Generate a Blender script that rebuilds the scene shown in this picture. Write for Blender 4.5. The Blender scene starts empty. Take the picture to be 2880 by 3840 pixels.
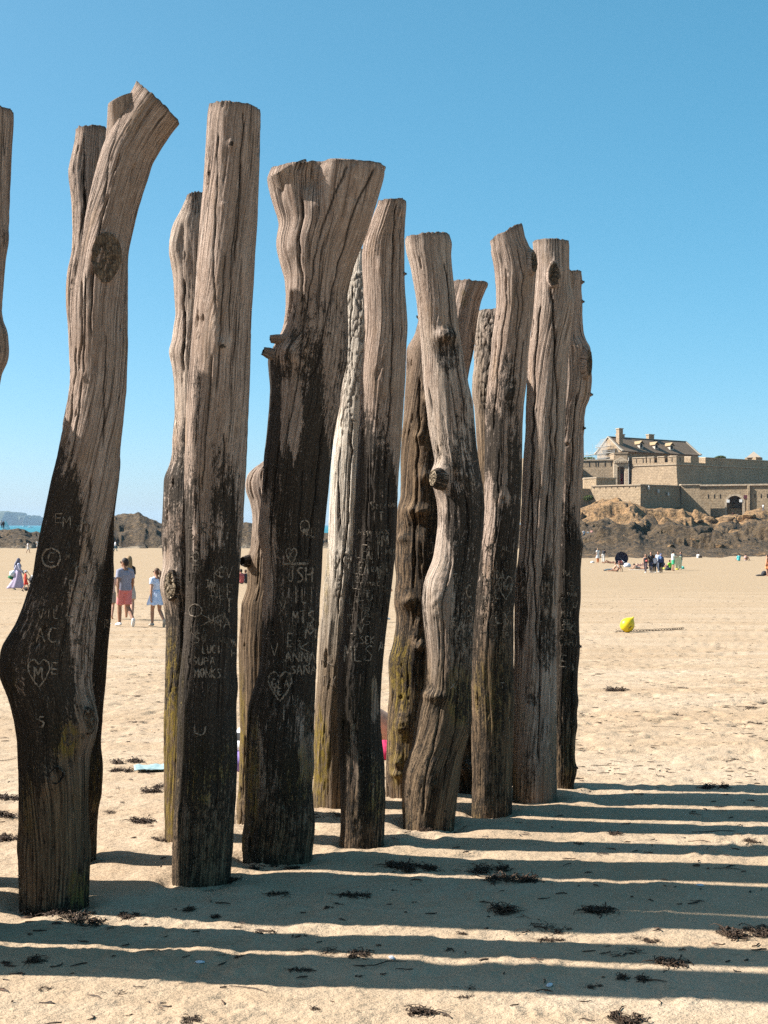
import bpy, bmesh, math, random
import numpy as np
from mathutils import Vector, Matrix
from mathutils.bvhtree import BVHTree

random.seed(7)
RNG = np.random.default_rng(11)
scene = bpy.context.scene
col = scene.collection

# ------------------------------------------------------------------ camera, sky, sun, exposure
F, CX, HY, CAMZ = 5333.0, 1440.0, 1967.0, 1.6          # focal length and principal lines of the photograph, eye height
cam_d = bpy.data.cameras.new('camera')
cam = bpy.data.objects.new('camera', cam_d)
col.objects.link(cam)
cam.location = (0, 0, CAMZ)
cam.rotation_euler = (math.radians(90), 0, 0)
cam_d.sensor_fit = 'VERTICAL'
cam_d.sensor_height = 36.0
cam_d.lens = 36.0 * F / 3840.0
cam_d.shift_y = (HY - 1920.0) / 3840.0
cam_d.clip_start = 0.05
cam_d.clip_end = 60000
scene.camera = cam

SUN_EL = math.radians(40.0)
SUN_AZ = math.radians(-7.0)                              # light travels towards +X and very slightly towards the camera
LDIR = Vector((math.cos(SUN_EL) * math.cos(SUN_AZ), math.cos(SUN_EL) * math.sin(SUN_AZ), -math.sin(SUN_EL)))
world = bpy.data.worlds.new('World')
scene.world = world
world.use_nodes = True
wt = world.node_tree
wt.nodes.clear()
w_out = wt.nodes.new('ShaderNodeOutputWorld')
w_bg = wt.nodes.new('ShaderNodeBackground')
w_sky = wt.nodes.new('ShaderNodeTexSky')
w_sky.sky_type = 'NISHITA'
w_sky.sun_disc = False
w_sky.sun_elevation = SUN_EL
w_sky.sun_rotation = math.radians(-83.0)
w_sky.altitude = 0.0
w_sky.air_density = 0.5
w_sky.dust_density = 1.1
w_sky.ozone_density = 4.0
w_hs = wt.nodes.new('ShaderNodeHueSaturation')
w_hs.inputs['Hue'].default_value = 0.471
w_hs.inputs['Saturation'].default_value = 1.48
w_hs.inputs['Value'].default_value = 1.10
w_gm = wt.nodes.new('ShaderNodeGamma')
w_gm.inputs[1].default_value = 0.64
wt.links.new(w_sky.outputs[0], w_gm.inputs[0])
wt.links.new(w_gm.outputs[0], w_hs.inputs['Color'])
wt.links.new(w_hs.outputs[0], w_bg.inputs['Color'])
w_bg.inputs['Strength'].default_value = 0.13
wt.links.new(w_bg.outputs[0], w_out.inputs['Surface'])

sun_d = bpy.data.lights.new('sun', 'SUN')
sun_d.energy = 5.0
sun_d.angle = math.radians(0.53)
sun_d.color = (1.0, 0.98, 0.945)
sun = bpy.data.objects.new('sun', sun_d)
col.objects.link(sun)
sun.rotation_euler = (-LDIR).to_track_quat('Z', 'Y').to_euler()
sun.location = (-20, 0, 30)

scene.view_settings.view_transform = 'Standard'
scene.view_settings.look = 'None'
scene.view_settings.gamma = 1.0
scene.view_settings.use_curve_mapping = False
scene.view_settings.exposure = 1.3
scene.render.engine = 'CYCLES'
scene.cycles.use_denoising = False
scene.cycles.max_bounces = 6
scene.cycles.diffuse_bounces = 3
scene.cycles.glossy_bounces = 2
scene.cycles.transmission_bounces = 4
scene.cycles.transparent_max_bounces = 8
scene.cycles.volume_bounces = 0
scene.cycles.caustics_reflective = False
scene.cycles.caustics_refractive = False

# ------------------------------------------------------------------ small helpers
KD = F / 2900.0                                          # plan distances below were first laid out for a 2900 px lens
FO = 2900.0
def W(px, py, D):
    """the point in the world that stands at distance D and shows at photo pixel (px, py)"""
    return ((px - CX) / F * D, D, CAMZ - (py - HY) / F * D)

def tag(o, label=None, cat=None, group=None, kind=None):
    if label: o['label'] = label
    if cat: o['category'] = cat
    if group: o['group'] = group
    if kind: o['kind'] = kind
    return o

def empty(name, loc=(0, 0, 0), rz=0.0, parent=None):
    o = bpy.data.objects.new(name, None)
    col.objects.link(o)
    o.location = loc
    o.rotation_euler = (0, 0, rz)
    o.parent = parent
    o.empty_display_size = 0.1
    return o

def link(name, me, mats=None, parent=None):
    if mats is not None:
        me.materials.clear()
        for m in (mats if isinstance(mats, (list, tuple)) else [mats]):
            me.materials.append(m)
    o = bpy.data.objects.new(name, me)
    col.objects.link(o)
    o.parent = parent
    return o

def fast_mesh(name, v, quads, smooth=True, tris=None):
    me = bpy.data.meshes.new(name)
    v = np.asarray(v, dtype=np.float32)
    quads = np.asarray(quads, dtype=np.int32).reshape(-1, 4)
    nq = len(quads)
    nt = 0 if tris is None else len(tris)
    me.vertices.add(len(v))
    me.vertices.foreach_set('co', v.ravel())
    loops = quads.ravel()
    starts = np.arange(nq, dtype=np.int32) * 4
    if nt:
        tris = np.asarray(tris, dtype=np.int32).reshape(-1, 3)
        loops = np.concatenate([loops, tris.ravel()])
        starts = np.concatenate([starts, nq * 4 + np.arange(nt, dtype=np.int32) * 3])
    me.loops.add(len(loops))
    me.loops.foreach_set('vertex_index', loops)
    me.polygons.add(nq + nt)
    me.polygons.foreach_set('loop_start', starts)
    me.polygons.foreach_set('use_smooth', np.full(nq + nt, smooth, dtype=bool))
    me.update(calc_edges=True)
    return me

def grid_quads(ni, nj, wrap_j=False):
    i = np.arange(ni - 1)[:, None]
    j = np.arange(nj if wrap_j else nj - 1)[None, :]
    j2 = (j + 1) % nj
    a = i * nj + j
    b = i * nj + j2
    c = (i + 1) * nj + j2
    d = (i + 1) * nj + j
    return np.stack([a + 0 * b, b, c, d], -1).reshape(-1, 4)

def add_attr(me, name, arr):
    at = me.attributes.new(name, 'FLOAT', 'POINT')
    at.data.foreach_set('value', np.asarray(arr, dtype=np.float32).ravel())

# value noise in numpy ------------------------------------------------
def _hash(ix, iy, iz, seed):
    h = (ix.astype(np.int64) * 374761393 + iy.astype(np.int64) * 668265263 + iz.astype(np.int64) * 2147483647 + seed * 974711) & 0xFFFFFFFF
    h = ((h ^ (h >> 13)) * 1274126177) & 0xFFFFFFFF
    h = ((h ^ (h >> 16)) * 2246822519) & 0xFFFFFFFF
    h = h ^ (h >> 15)
    return (h & 0xFFFFFF) / float(0xFFFFFF)

def vnoise(x, y, z=0.0, seed=0):
    x, y, z = np.broadcast_arrays(np.asarray(x, float), np.asarray(y, float), np.asarray(z, float))
    xi, yi, zi = np.floor(x), np.floor(y), np.floor(z)
    fx, fy, fz = x - xi, y - yi, z - zi
    fx = fx * fx * (3 - 2 * fx); fy = fy * fy * (3 - 2 * fy); fz = fz * fz * (3 - 2 * fz)
    xi, yi, zi = xi.astype(np.int64), yi.astype(np.int64), zi.astype(np.int64)
    r = 0
    for dx in (0, 1):
        wx = fx if dx else 1 - fx
        for dy in (0, 1):
            wy = fy if dy else 1 - fy
            for dz in (0, 1):
                wz = fz if dz else 1 - fz
                r = r + wx * wy * wz * _hash(xi + dx, yi + dy, zi + dz, seed)
    return r * 2 - 1

def fbm(x, y, z=0.0, octv=4, seed=0, gain=0.5, lac=2.03):
    a, s, t = 1.0, 0.0, 0.0
    x = np.asarray(x, float); y = np.asarray(y, float); z = np.asarray(z, float)
    for k in range(octv):
        s = s + a * vnoise(x, y, z, seed + k * 17)
        t += a
        a *= gain
        x = x * lac; y = y * lac; z = z * lac
    return s / t

def facet(x, y, cell, seed, tilt=0.6, hh=0.5):
    """angular rock relief: every cell of a jittered grid is its own tilted facet"""
    gx, gy = x / cell, y / cell
    ix, iy = np.floor(gx).astype(np.int64), np.floor(gy).astype(np.int64)
    best = np.full(gx.shape, 1e9)
    out = np.zeros(gx.shape)
    zz = np.zeros_like(ix)
    for dx in (-1, 0, 1):
        for dy in (-1, 0, 1):
            cx_, cy_ = ix + dx, iy + dy
            px_ = cx_ + _hash(cx_, cy_, zz, seed)
            py_ = cy_ + _hash(cx_, cy_, zz, seed + 1)
            d = (gx - px_) ** 2 + (gy - py_) ** 2
            h = _hash(cx_, cy_, zz, seed + 2) * hh
            ta = (_hash(cx_, cy_, zz, seed + 3) - 0.5) * 2 * tilt
            tb = (_hash(cx_, cy_, zz, seed + 4) - 0.5) * 2 * tilt
            val = h + ta * (gx - px_) + tb * (gy - py_)
            m = d < best
            out = np.where(m, val, out)
            best = np.where(m, d, best)
    return out * cell

def smoothstep(a, b, x):
    t = np.clip((x - a) / (b - a), 0, 1)
    return t * t * (3 - 2 * t)

def gsmooth(a, sig):
    if sig <= 0: return a
    n = int(max(1, sig * 3))
    k = np.exp(-0.5 * (np.arange(-n, n + 1) / sig) ** 2)
    k /= k.sum()
    return np.convolve(np.pad(a, n, mode='edge'), k, mode='valid')

# node helper ---------------------------------------------------------
class Mat:
    def __init__(self, name):
        self.m = bpy.data.materials.new(name)
        self.m.use_nodes = True
        self.t = self.m.node_tree
        self.t.nodes.clear()
        self.out = self.t.nodes.new('ShaderNodeOutputMaterial')
        self.b = self.t.nodes.new('ShaderNodeBsdfPrincipled')
        self.b.inputs['Roughness'].default_value = 0.9
        self.b.inputs['Specular IOR Level'].default_value = 0.3
        self.t.links.new(self.b.outputs[0], self.out.inputs['Surface'])
    def n(self, typ, **kw):
        nd = self.t.nodes.new('ShaderNode' + typ)
        for k, v in kw.items():
            setattr(nd, k, v)
        return nd
    def set(self, sock, v):
        if isinstance(v, bpy.types.NodeSocket):
            self.t.links.new(v, sock)
        elif isinstance(v, (tuple, list)) and len(v) == 3 and len(sock.default_value) == 4:
            sock.default_value = (*v, 1)
        else:
            sock.default_value = v
    def coord(self, kind='Object'):
        return self.n('TexCoord').outputs[kind]
    def uv(self):
        return self.n('UVMap').outputs[0]
    def attr(self, name):
        a = self.n('Attribute'); a.attribute_name = name
        return a.outputs['Fac']
    def mapping(self, vec, scale=(1, 1, 1), loc=(0, 0, 0), rot=(0, 0, 0)):
        mp = self.n('Mapping')
        self.set(mp.inputs['Vector'], vec)
        mp.inputs['Scale'].default_value = scale
        mp.inputs['Location'].default_value = loc
        mp.inputs['Rotation'].default_value = rot
        return mp.outputs[0]
    def noise(self, vec, scale=5.0, detail=4.0, rough=0.55, dist=0.0):
        nd = self.n('TexNoise')
        self.set(nd.inputs['Vector'], vec)
        nd.inputs['Scale'].default_value = scale
        nd.inputs['Detail'].default_value = detail
        nd.inputs['Roughness'].default_value = rough
        nd.inputs['Distortion'].default_value = dist
        return nd.outputs[0]
    def vor(self, vec, scale=5.0, feature='F1', out=0):
        nd = self.n('TexVoronoi', feature=feature)
        self.set(nd.inputs['Vector'], vec)
        nd.inputs['Scale'].default_value = scale
        return nd.outputs[out]
    def ramp(self, fac, stops):
        nd = self.n('ValToRGB')
        self.set(nd.inputs[0], fac)
        cr = nd.color_ramp
        while len(cr.elements) > 1: cr.elements.remove(cr.elements[-1])
        cr.elements[0].position = stops[0][0]
        c = stops[0][1]; cr.elements[0].color = (*c, 1) if isinstance(c, (tuple, list)) else (c, c, c, 1)
        for p, c in stops[1:]:
            e = cr.elements.new(p)
            e.color = (*c, 1) if isinstance(c, (tuple, list)) else (c, c, c, 1)
        return nd.outputs[0]
    def math(self, op, a, b=0.0, c=0.0, clamp=False):
        nd = self.n('Math', operation=op, use_clamp=clamp)
        self.set(nd.inputs[0], a); self.set(nd.inputs[1], b); self.set(nd.inputs[2], c)
        return nd.outputs[0]
    def mix(self, fac, a, b, mode='MIX'):
        nd = self.n('Mix', data_type='RGBA', blend_type=mode)
        self.set(nd.inputs[0], fac)
        self.set(nd.inputs[6], a); self.set(nd.inputs[7], b)
        return nd.outputs[2]
    def bump(self, h, strength=0.5, dist=0.01, normal=None):
        nd = self.n('Bump')
        self.set(nd.inputs['Height'], h)
        nd.inputs['Strength'].default_value = strength
        nd.inputs['Distance'].default_value = dist
        if normal is not None: self.set(nd.inputs['Normal'], normal)
        return nd.outputs[0]
    def base(self, c): self.set(self.b.inputs['Base Color'], c); return self
    def rough(self, r): self.set(self.b.inputs['Roughness'], r); return self
    def normal(self, n): self.set(self.b.inputs['Normal'], n); return self

def plain(name, c, rough=0.8, var=0.12, scale=30.0):
    """a simple fabric / paint material with a little colour variation"""
    c = tuple(x * 0.86 for x in c)
    M = Mat(name)
    nz = M.noise(M.coord(), scale, 3)
    dark = tuple(max(0.0, x * (1 - var * 1.6)) for x in c)
    lite = tuple(min(1.0, x * (1 + var)) for x in c)
    M.base(M.ramp(nz, [(0.3, dark), (0.7, lite)])).rough(rough)
    return M.m

_pl = {}
def P(c, rough=0.8):
    k = (tuple(round(x, 3) for x in c), rough)
    if k not in _pl: _pl[k] = plain('cloth_%d' % len(_pl), c, rough)
    return _pl[k]

# ------------------------------------------------------------------ the beach profile
_gy = np.array([-50, 7.4, 11.0, 16.5, 24.0, 34.4, 46.0, 64.0, 92.0, 121.0, 156.0, 193.0, 276.0, 322.0, 423.0, 736.0])
_gd = np.array([1.6, 1.6, 1.66, 1.87, 2.19, 2.59, 2.84, 3.15, 3.72, 4.15, 4.28, 4.33, 4.40, 5.2, 9.0, 10.0])
_ty = np.concatenate([np.linspace(-50, 7, 30), np.exp(np.linspace(math.log(7.0001), math.log(736), 600))])
_td = np.interp(_ty, _gy, _gd)
_td[30:] = gsmooth(_td[30:], 12)
def drop(y): return np.interp(y, _ty, _td)
def gz(y): return CAMZ - drop(y)
def Dfoot(py):
    """distance at which the beach shows at photo row py"""
    d = np.exp(np.linspace(math.log(4.2), math.log(315), 6000))
    rows = HY + F * drop(d) / d
    return float(d[np.argmin(np.abs(rows - py))])
# ------------------------------------------------------------------ materials of the setting
def sand_material():
    M = Mat('sand')
    co = M.coord('Object')
    big = M.noise(M.mapping(co, (0.35, 0.6, 1)), 1.0, 5, 0.6)
    mid = M.noise(co, 6.0, 5, 0.62)
    fine = M.noise(co, 160.0, 3, 0.65)
    gr = M.noise(co, 600.0, 2, 0.6)
    c = M.ramp(big, [(0.3, (0.3706, 0.2616, 0.162)), (0.5, (0.4265, 0.3145, 0.2075)), (0.72, (0.4754, 0.3645, 0.2529))])
    c = M.mix(M.math('MULTIPLY', M.ramp(mid, [(0.42, 0.0), (0.68, 1.0)]), 0.5), c, (0.3496, 0.2393, 0.1449))
    streak = M.noise(M.mapping(co, (0.06, 0.45, 1)), 1.3, 5, 0.6)
    c = M.mix(M.math('MULTIPLY', M.ramp(streak, [(0.48, 0.0), (0.62, 1.0)]), 0.45), c, (0.3496, 0.2296, 0.1307))
    c = M.mix(M.math('MULTIPLY', M.ramp(fine, [(0.34, 1.0), (0.52, 0.0)]), 0.45), c, (0.2308, 0.16, 0.0994))
    # trodden specks: scraps, and the painted shade of crumbs too small to build
    spk = M.noise(M.mapping(co, (9, 22, 1)), 1.0, 4, 0.7)
    c = M.mix(M.math('MULTIPLY', M.ramp(spk, [(0.64, 0.0), (0.72, 1.0)]), 0.55), c, (0.1398, 0.0947, 0.0569))
    sy = M.n('SeparateXYZ'); M.set(sy.inputs[0], co)
    dist = M.math('ADD', sy.outputs[1], M.math('MULTIPLY', M.math('SUBTRACT', streak, 0.5), 40.0))
    damp = M.n('MapRange'); M.set(damp.inputs[0], dist); damp.inputs[1].default_value = 14.0; damp.inputs[2].default_value = 80.0
    c = M.mix(M.math('MULTIPLY', damp.outputs[0], 0.8), c, (0.3021, 0.215, 0.1282))
    M.base(c).rough(0.95)
    h = M.math('ADD', M.math('MULTIPLY', mid, 1.0), M.math('MULTIPLY', fine, 0.25))
    b1 = M.bump(h, 0.5, 0.02)
    far = M.noise(M.mapping(co, (1.6, 2.6, 1)), 2.6, 6, 0.68)
    b2 = M.bump(far, 0.55, 0.12, b1)
    b3 = M.bump(gr, 0.25, 0.003, b2)
    M.normal(b3)
    M.b.inputs['Specular IOR Level'].default_value = 0.12
    return M.m

def rock_material():
    M = Mat('shore_rock')
    co = M.coord('Object')
    sep = M.n('SeparateXYZ'); M.set(sep.inputs[0], co)
    hz = M.attr('dry')
    n1 = M.noise(co, 0.35, 6, 0.62)
    n2 = M.noise(co, 1.6, 5, 0.6)
    dark = M.ramp(n2, [(0.3, (0.0333, 0.0211, 0.01)), (0.5, (0.0867, 0.0546, 0.0257)), (0.75, (0.1667, 0.1085, 0.053))])
    tan = M.ramp(n2, [(0.25, (0.12, 0.067, 0.0286)), (0.5, (0.288, 0.1624, 0.0685)), (0.8, (0.4, 0.2541, 0.1251))])
    n3 = M.noise(M.mapping(co, (.5, .25, 2.2)), 1.1, 5, 0.65)
    f = M.math('ADD', M.math('ADD', hz, M.math('MULTIPLY', M.math('SUBTRACT', n3, 0.5), 0.9)), M.math('MULTIPLY', M.math('SUBTRACT', n1, 0.5), 1.3))
    c = M.mix(M.ramp(f, [(0.36, 0.0), (0.62, 1.0)]), dark, tan)
    # pale gravel pockets low between the rocks
    c = M.mix(M.attr('gravel'), c, (0.456, 0.3739, 0.2645))
    M.base(c).rough(0.9)
    crv = M.noise(M.mapping(co, (1, .6, 1.6)), 0.9, 6, 0.7)
    c = M.mix(M.ramp(crv, [(0.36, 0.85), (0.5, 0.0)]), c, (0.018, 0.013, 0.008))  # crevice shade painted into the rock colour as near-black patches
    M.base(c)
    M.normal(M.bump(M.noise(co, 2.4, 7, 0.68), 1.0, 0.7))
    return M.m

def stone_material(name, c1, c2, mortar, bw=1.1, bh=0.45, stain=0.35):
    M = Mat(name)
    uv = M.uv()
    br = M.n('TexBrick')
    M.set(br.inputs['Vector'], uv)
    br.inputs['Color1'].default_value = (*c1, 1); br.inputs['Color2'].default_value = (*c2, 1); br.inputs['Mortar'].default_value = (*mortar, 1)
    br.inputs['Scale'].default_value = 1.0
    br.inputs['Mortar Size'].default_value = 0.05
    br.inputs['Bias'].default_value = -0.1
    br.inputs['Brick Width'].default_value = bw
    br.inputs['Row Height'].default_value = bh
    co = M.coord('Object')
    n = M.noise(co, 0.22, 6, 0.65)
    sp = M.noise(co, 1.9, 4, 0.7)
    c = M.mix(0.75, br.outputs[0], M.ramp(sp, [(0.3, tuple(x * 0.62 for x in c1)), (0.7, tuple(min(1, x * 1.25) for x in c2))]), 'MIX')
    c = M.mix(M.math('MULTIPLY', M.ramp(n, [(0.45, 0.0), (0.7, 1.0)]), stain), c, tuple(x * 0.42 for x in c1))
    streak = M.noise(M.mapping(co, (1.2, 1.2, 0.12)), 1.0, 4, 0.6)
    c = M.mix(M.math('MULTIPLY', M.ramp(streak, [(0.55, 0.0), (0.75, 1.0)]), stain), c, tuple(x * 0.5 for x in c2))
    M.base(c).rough(0.92)
    hb = M.math('ADD', br.outputs[1], M.math('MULTIPLY', sp, -0.9))
    M.normal(M.bump(hb, 0.65, -0.16))
    return M.m

def wood_material():
    M = Mat('weathered_wood')
    uv = M.uv()
    g1 = M.noise(M.mapping(uv, (110, 2.6, 1)), 1.0, 6, 0.66, 0.2)
    g2 = M.noise(M.mapping(uv, (300, 9.0, 1)), 1.0, 4, 0.66)
    pat = M.noise(M.mapping(uv, (7, 1.8, 1)), 1.0, 5, 0.6)
    sp = M.noise(M.mapping(uv, (190, 75, 1)), 1.0, 4, 0.7)
    spb = M.noise(M.mapping(uv, (46, 16, 1)), 1.0, 5, 0.68)
    fn = M.noise(M.mapping(uv, (30, 0.55, 1)), 1.0, 3, 0.55, 0.3)
    fis = M.ramp(M.math('ABSOLUTE', M.math('SUBTRACT', fn, 0.5)), [(0.0, 1.0), (0.022, 0.0)])
    fis = M.math('MULTIPLY', fis, M.ramp(pat, [(0.38, 0.0), (0.55, 1.0)]))
    tone = M.attr('tone')
    wood = M.ramp(g1, [(0.28, (0.1675, 0.1102, 0.0801)), (0.43, (0.3592, 0.2562, 0.1923)), (0.56, (0.479, 0.3572, 0.2754)), (0.72, (0.6387, 0.5, 0.4005))])
    wood = M.mix(M.math('MULTIPLY', M.ramp(g2, [(0.34, 1.0), (0.52, 0.0)]), 0.60), wood, (0.1357, 0.0901, 0.0656))
    wood = M.mix(M.ramp(pat, [(0.30, 0.60), (0.56, 0.0)]), wood, (0.2315, 0.1522, 0.1026))
    wood = M.mix(M.math('MULTIPLY', M.ramp(spb, [(0.54, 0.0), (0.70, 1.0)]), 0.4), wood, (0.7026, 0.5591, 0.4485))
    och = M.noise(M.mapping(uv, (11, 2.6, 1)), 1.0, 4, 0.6)
    wood = M.mix(M.math('MULTIPLY', M.ramp(och, [(0.56, 0.0), (0.68, 1.0)]), 0.35), wood, (0.3512, 0.2097, 0.0993))
    pale = M.ramp(g1, [(0.28, (0.3375, 0.2625, 0.1938)), (0.5, (0.6, 0.5063, 0.4)), (0.75, (0.75, 0.6625, 0.55))])
    wood = M.mix(tone, wood, pale)
    brn = M.ramp(g1, [(0.30, (0.027, 0.0169, 0.0085)), (0.5, (0.1148, 0.0709, 0.0355)), (0.72, (0.2785, 0.1823, 0.0945))])
    c = M.mix(M.attr('brown'), wood, brn)
    ms = M.math('MULTIPLY', M.attr('moss'), M.ramp(spb, [(0.40, 0.0), (0.56, 1.0)]))
    c = M.mix(ms, c, M.ramp(g1, [(0.3, (0.0799, 0.0579, 0.0108)), (0.7, (0.3121, 0.2106, 0.0351))]))
    # black tide algae, worn off in specks where the fibres stand proud; also painted shade under knots
    st = M.attr('stain')
    nz = M.math('ADD', M.math('MULTIPLY', M.math('SUBTRACT', sp, 0.5), 1.5), M.math('ADD', M.math('MULTIPLY', M.math('SUBTRACT', spb, 0.5), 2.2), M.math('MULTIPLY', M.math('SUBTRACT', g1, 0.5), 1.4)))
    stf = M.math('SUBTRACT', M.math('MULTIPLY', st, 1.25), M.math('ADD', nz, 0.45))
    stm = M.ramp(stf, [(0.0, 0.0), (0.34, 0.92)])
    stm = M.math('MULTIPLY', stm, M.ramp(st, [(0.02, 0.0), (0.12, 1.0)]))
    c = M.mix(stm, c, M.ramp(sp, [(0.36, (0.0065, 0.0050, 0.0033)), (0.54, (0.027, 0.020, 0.0125)), (0.68, (0.10, 0.076, 0.052))]))
    c = M.mix(M.math('MULTIPLY', fis, 0.85), c, (0.018, 0.012, 0.008))
    c = M.mix(M.attr('crack'), c, (0.016, 0.012, 0.009))  # shade inside splits and bark gaps painted in; also darker end grain
    M.base(c)
    M.rough(M.math('SUBTRACT', 0.88, M.math('MULTIPLY', stm, 0.15)))
    M.b.inputs['Specular IOR Level'].default_value = 0.16
    h = M.math('ADD', M.math('MULTIPLY', g1, 1.0), M.math('ADD', M.math('MULTIPLY', g2, 0.55), M.math('ADD', M.math('MULTIPLY', sp, 0.35), M.math('MULTIPLY', fis, -0.5))))
    M.normal(M.bump(h, 1.0, 0.016))
    return M.m

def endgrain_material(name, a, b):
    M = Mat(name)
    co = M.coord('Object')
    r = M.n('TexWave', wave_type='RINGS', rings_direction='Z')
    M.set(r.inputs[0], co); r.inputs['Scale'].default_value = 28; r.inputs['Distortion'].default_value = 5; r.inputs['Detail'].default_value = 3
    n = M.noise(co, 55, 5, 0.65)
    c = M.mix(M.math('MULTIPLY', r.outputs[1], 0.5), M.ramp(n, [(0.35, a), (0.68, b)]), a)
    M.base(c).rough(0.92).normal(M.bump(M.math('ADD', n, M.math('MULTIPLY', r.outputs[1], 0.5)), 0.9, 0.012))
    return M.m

MAT_SAND = sand_material()
MAT_ROCK = rock_material()
MAT_WOOD = wood_material()
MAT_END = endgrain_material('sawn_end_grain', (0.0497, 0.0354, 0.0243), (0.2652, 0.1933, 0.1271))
MAT_ENDLIT = endgrain_material('sunlit_end_grain', (0.1326, 0.094, 0.0553), (0.4641, 0.3647, 0.2487))  # lighter copy of the end grain: sunlight painted into lit cut faces
MAT_HOLE = P((0.012, 0.009, 0.007), 1.0)
MAT_CARVE = (lambda M: (M.base(M.ramp(M.noise(M.coord(), 130, 4, 0.7), [(0.36, (0.05, 0.038, 0.026)), (0.55, (0.26, 0.20, 0.145)), (0.7, (0.36, 0.29, 0.22))])), M.m)[1])(Mat('scratched_wood'))
MAT_CARVE_OLD = (lambda M: (M.base(M.ramp(M.noise(M.coord(), 130, 4, 0.7), [(0.38, (0.02, 0.015, 0.010)), (0.66, (0.13, 0.10, 0.07))])), M.m)[1])(Mat('old_scratched_wood'))
MAT_STONE = stone_material('granite_masonry', (0.2769, 0.1944, 0.1187), (0.3692, 0.2667, 0.1671), (0.1662, 0.113, 0.0703))
MAT_STONE2 = stone_material('rubble_masonry', (0.2769, 0.1944, 0.1143), (0.3877, 0.2802, 0.1715), (0.1569, 0.1085, 0.066), 0.8, 0.4, 0.25)
MAT_TRIM = stone_material('dressed_granite', (0.3692, 0.2802, 0.1891), (0.4431, 0.3435, 0.2374), (0.24, 0.1808, 0.1187), 1.6, 0.7, 0.15)
MAT_DARK = P((0.012, 0.011, 0.010), 0.9)

# ------------------------------------------------------------------ sand
def build_sand():
    th = np.concatenate([np.linspace(-180, -26, 50)[:-1], np.linspace(-26, 26, 560), np.linspace(26, 180, 50)[1:]])
    th = np.radians(th)                                  # 0 = straight ahead (+Y)
    r = np.concatenate([np.linspace(0.4, 4.0, 20)[:-1], np.exp(np.linspace(math.log(4.0), math.log(24), 480))[:-1],
                        np.exp(np.linspace(math.log(24), math.log(220), 120))[:-1], np.exp(np.linspace(math.log(220), math.log(3000), 30))])
    RR, TT = np.meshgrid(r, th, indexing='ij')
    X = RR * np.sin(TT); Y = RR * np.cos(TT)
    Z = gz(Y)
    near = smoothstep(100, 25, RR)
    Z = Z + near * (0.008 * fbm(X * 0.8, Y * 0.8, 0, 2, 5) + 0.004 * fbm(X * 3.1, Y * 2.6, 0, 2, 9))
    # trampled, crumbly sand: more of it beyond the posts and to the right
    tram = np.clip(0.10 + 0.9 * smoothstep(8.6, 11.5, Y + 0.5 * X) + 0.5 * fbm(X * 0.6, Y * 0.9, 3, 2, 21), 0.04, 1.0) * smoothstep(60, 26, RR)
    pits = fbm(X * 4.6, Y * 5.2, 1.0, 3, 31)
    Z = Z - tram * 0.075 * np.clip(pits - 0.14, 0, 1)
    lumps = fbm(X * 11, Y * 12, 2.0, 3, 41)
    Z = Z + tram * 0.030 * np.clip(lumps - 0.15, 0, 1)
    fine = fbm(X * 38, Y * 40, 0.5, 2, 51)
    Z = Z + smoothstep(20, 8, RR) * (0.0016 + 0.004 * tram) * fine
    # a few digs with thrown-up crumbs in the foreground
    for (px, py, rad, h) in [(850, 3370, .10, .020), (690, 3610, .20, .022), (880, 3525, .11, .020), (970, 3630, .12, .015), (300, 3565, .10, .018), (1700, 3350, .12, .018), (1850, 3385, .14, .03),
                             (2480, 3340, .13, .02), (2640, 3195, .12, .03), (2760, 3150, .16, .035), (2300, 3110, .1, .02), (1950, 3630, .12, .015), (1180, 3385, .08, .012), (600, 3470, .16, .02),
                             (2550, 3720, .14, .02), (2050, 3690, .1, .014), (2650, 3570, .12, .016), (520, 3780, .14, -.015), (850, 3760, .12, -.014), (1980, 3770, .15, .02), (2460, 3410, .1, .02)]:
        D = 1.6 * F / (py - HY); cx, cy = (px - CX) / F * D, D
        d2 = ((X - cx) ** 2 + (Y - cy) ** 2) / rad ** 2
        m = np.exp(-d2 * 1.5)
        Z = Z + 0.55 * h * m * (0.6 + 1.6 * np.clip(fbm(X * 26, Y * 26, 4, 3, 61), -0.4, 1)) * (0.5 + smoothstep(0.0, 0.5, d2))
    # scour and piled sand at the foot of every post
    for (cx, cy, rad) in POST_FEET:
        d = np.sqrt((X - cx) ** 2 + (Y - cy) ** 2)
        Z = Z + 0.015 * np.exp(-((d - rad * 1.9) / (rad * 0.8)) ** 2) * (0.45 + fbm(X * 4, Y * 4, 7, 3, 71)) - 0.030 * np.exp(-((d - rad) / 0.045) ** 2) * (0.7 + 0.6 * fbm(X * 9, Y * 9, 3, 2, 72))
    V = np.stack([X, Y, Z], -1).reshape(-1, 3)
    me = fast_mesh('sand', V, grid_quads(len(r), len(th)))
    tag(link('sand_beach', me, MAT_SAND), 'pale golden beach sand trampled and strewn with seaweed', 'sand', None, 'structure')
    return RR, TT, Z

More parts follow.
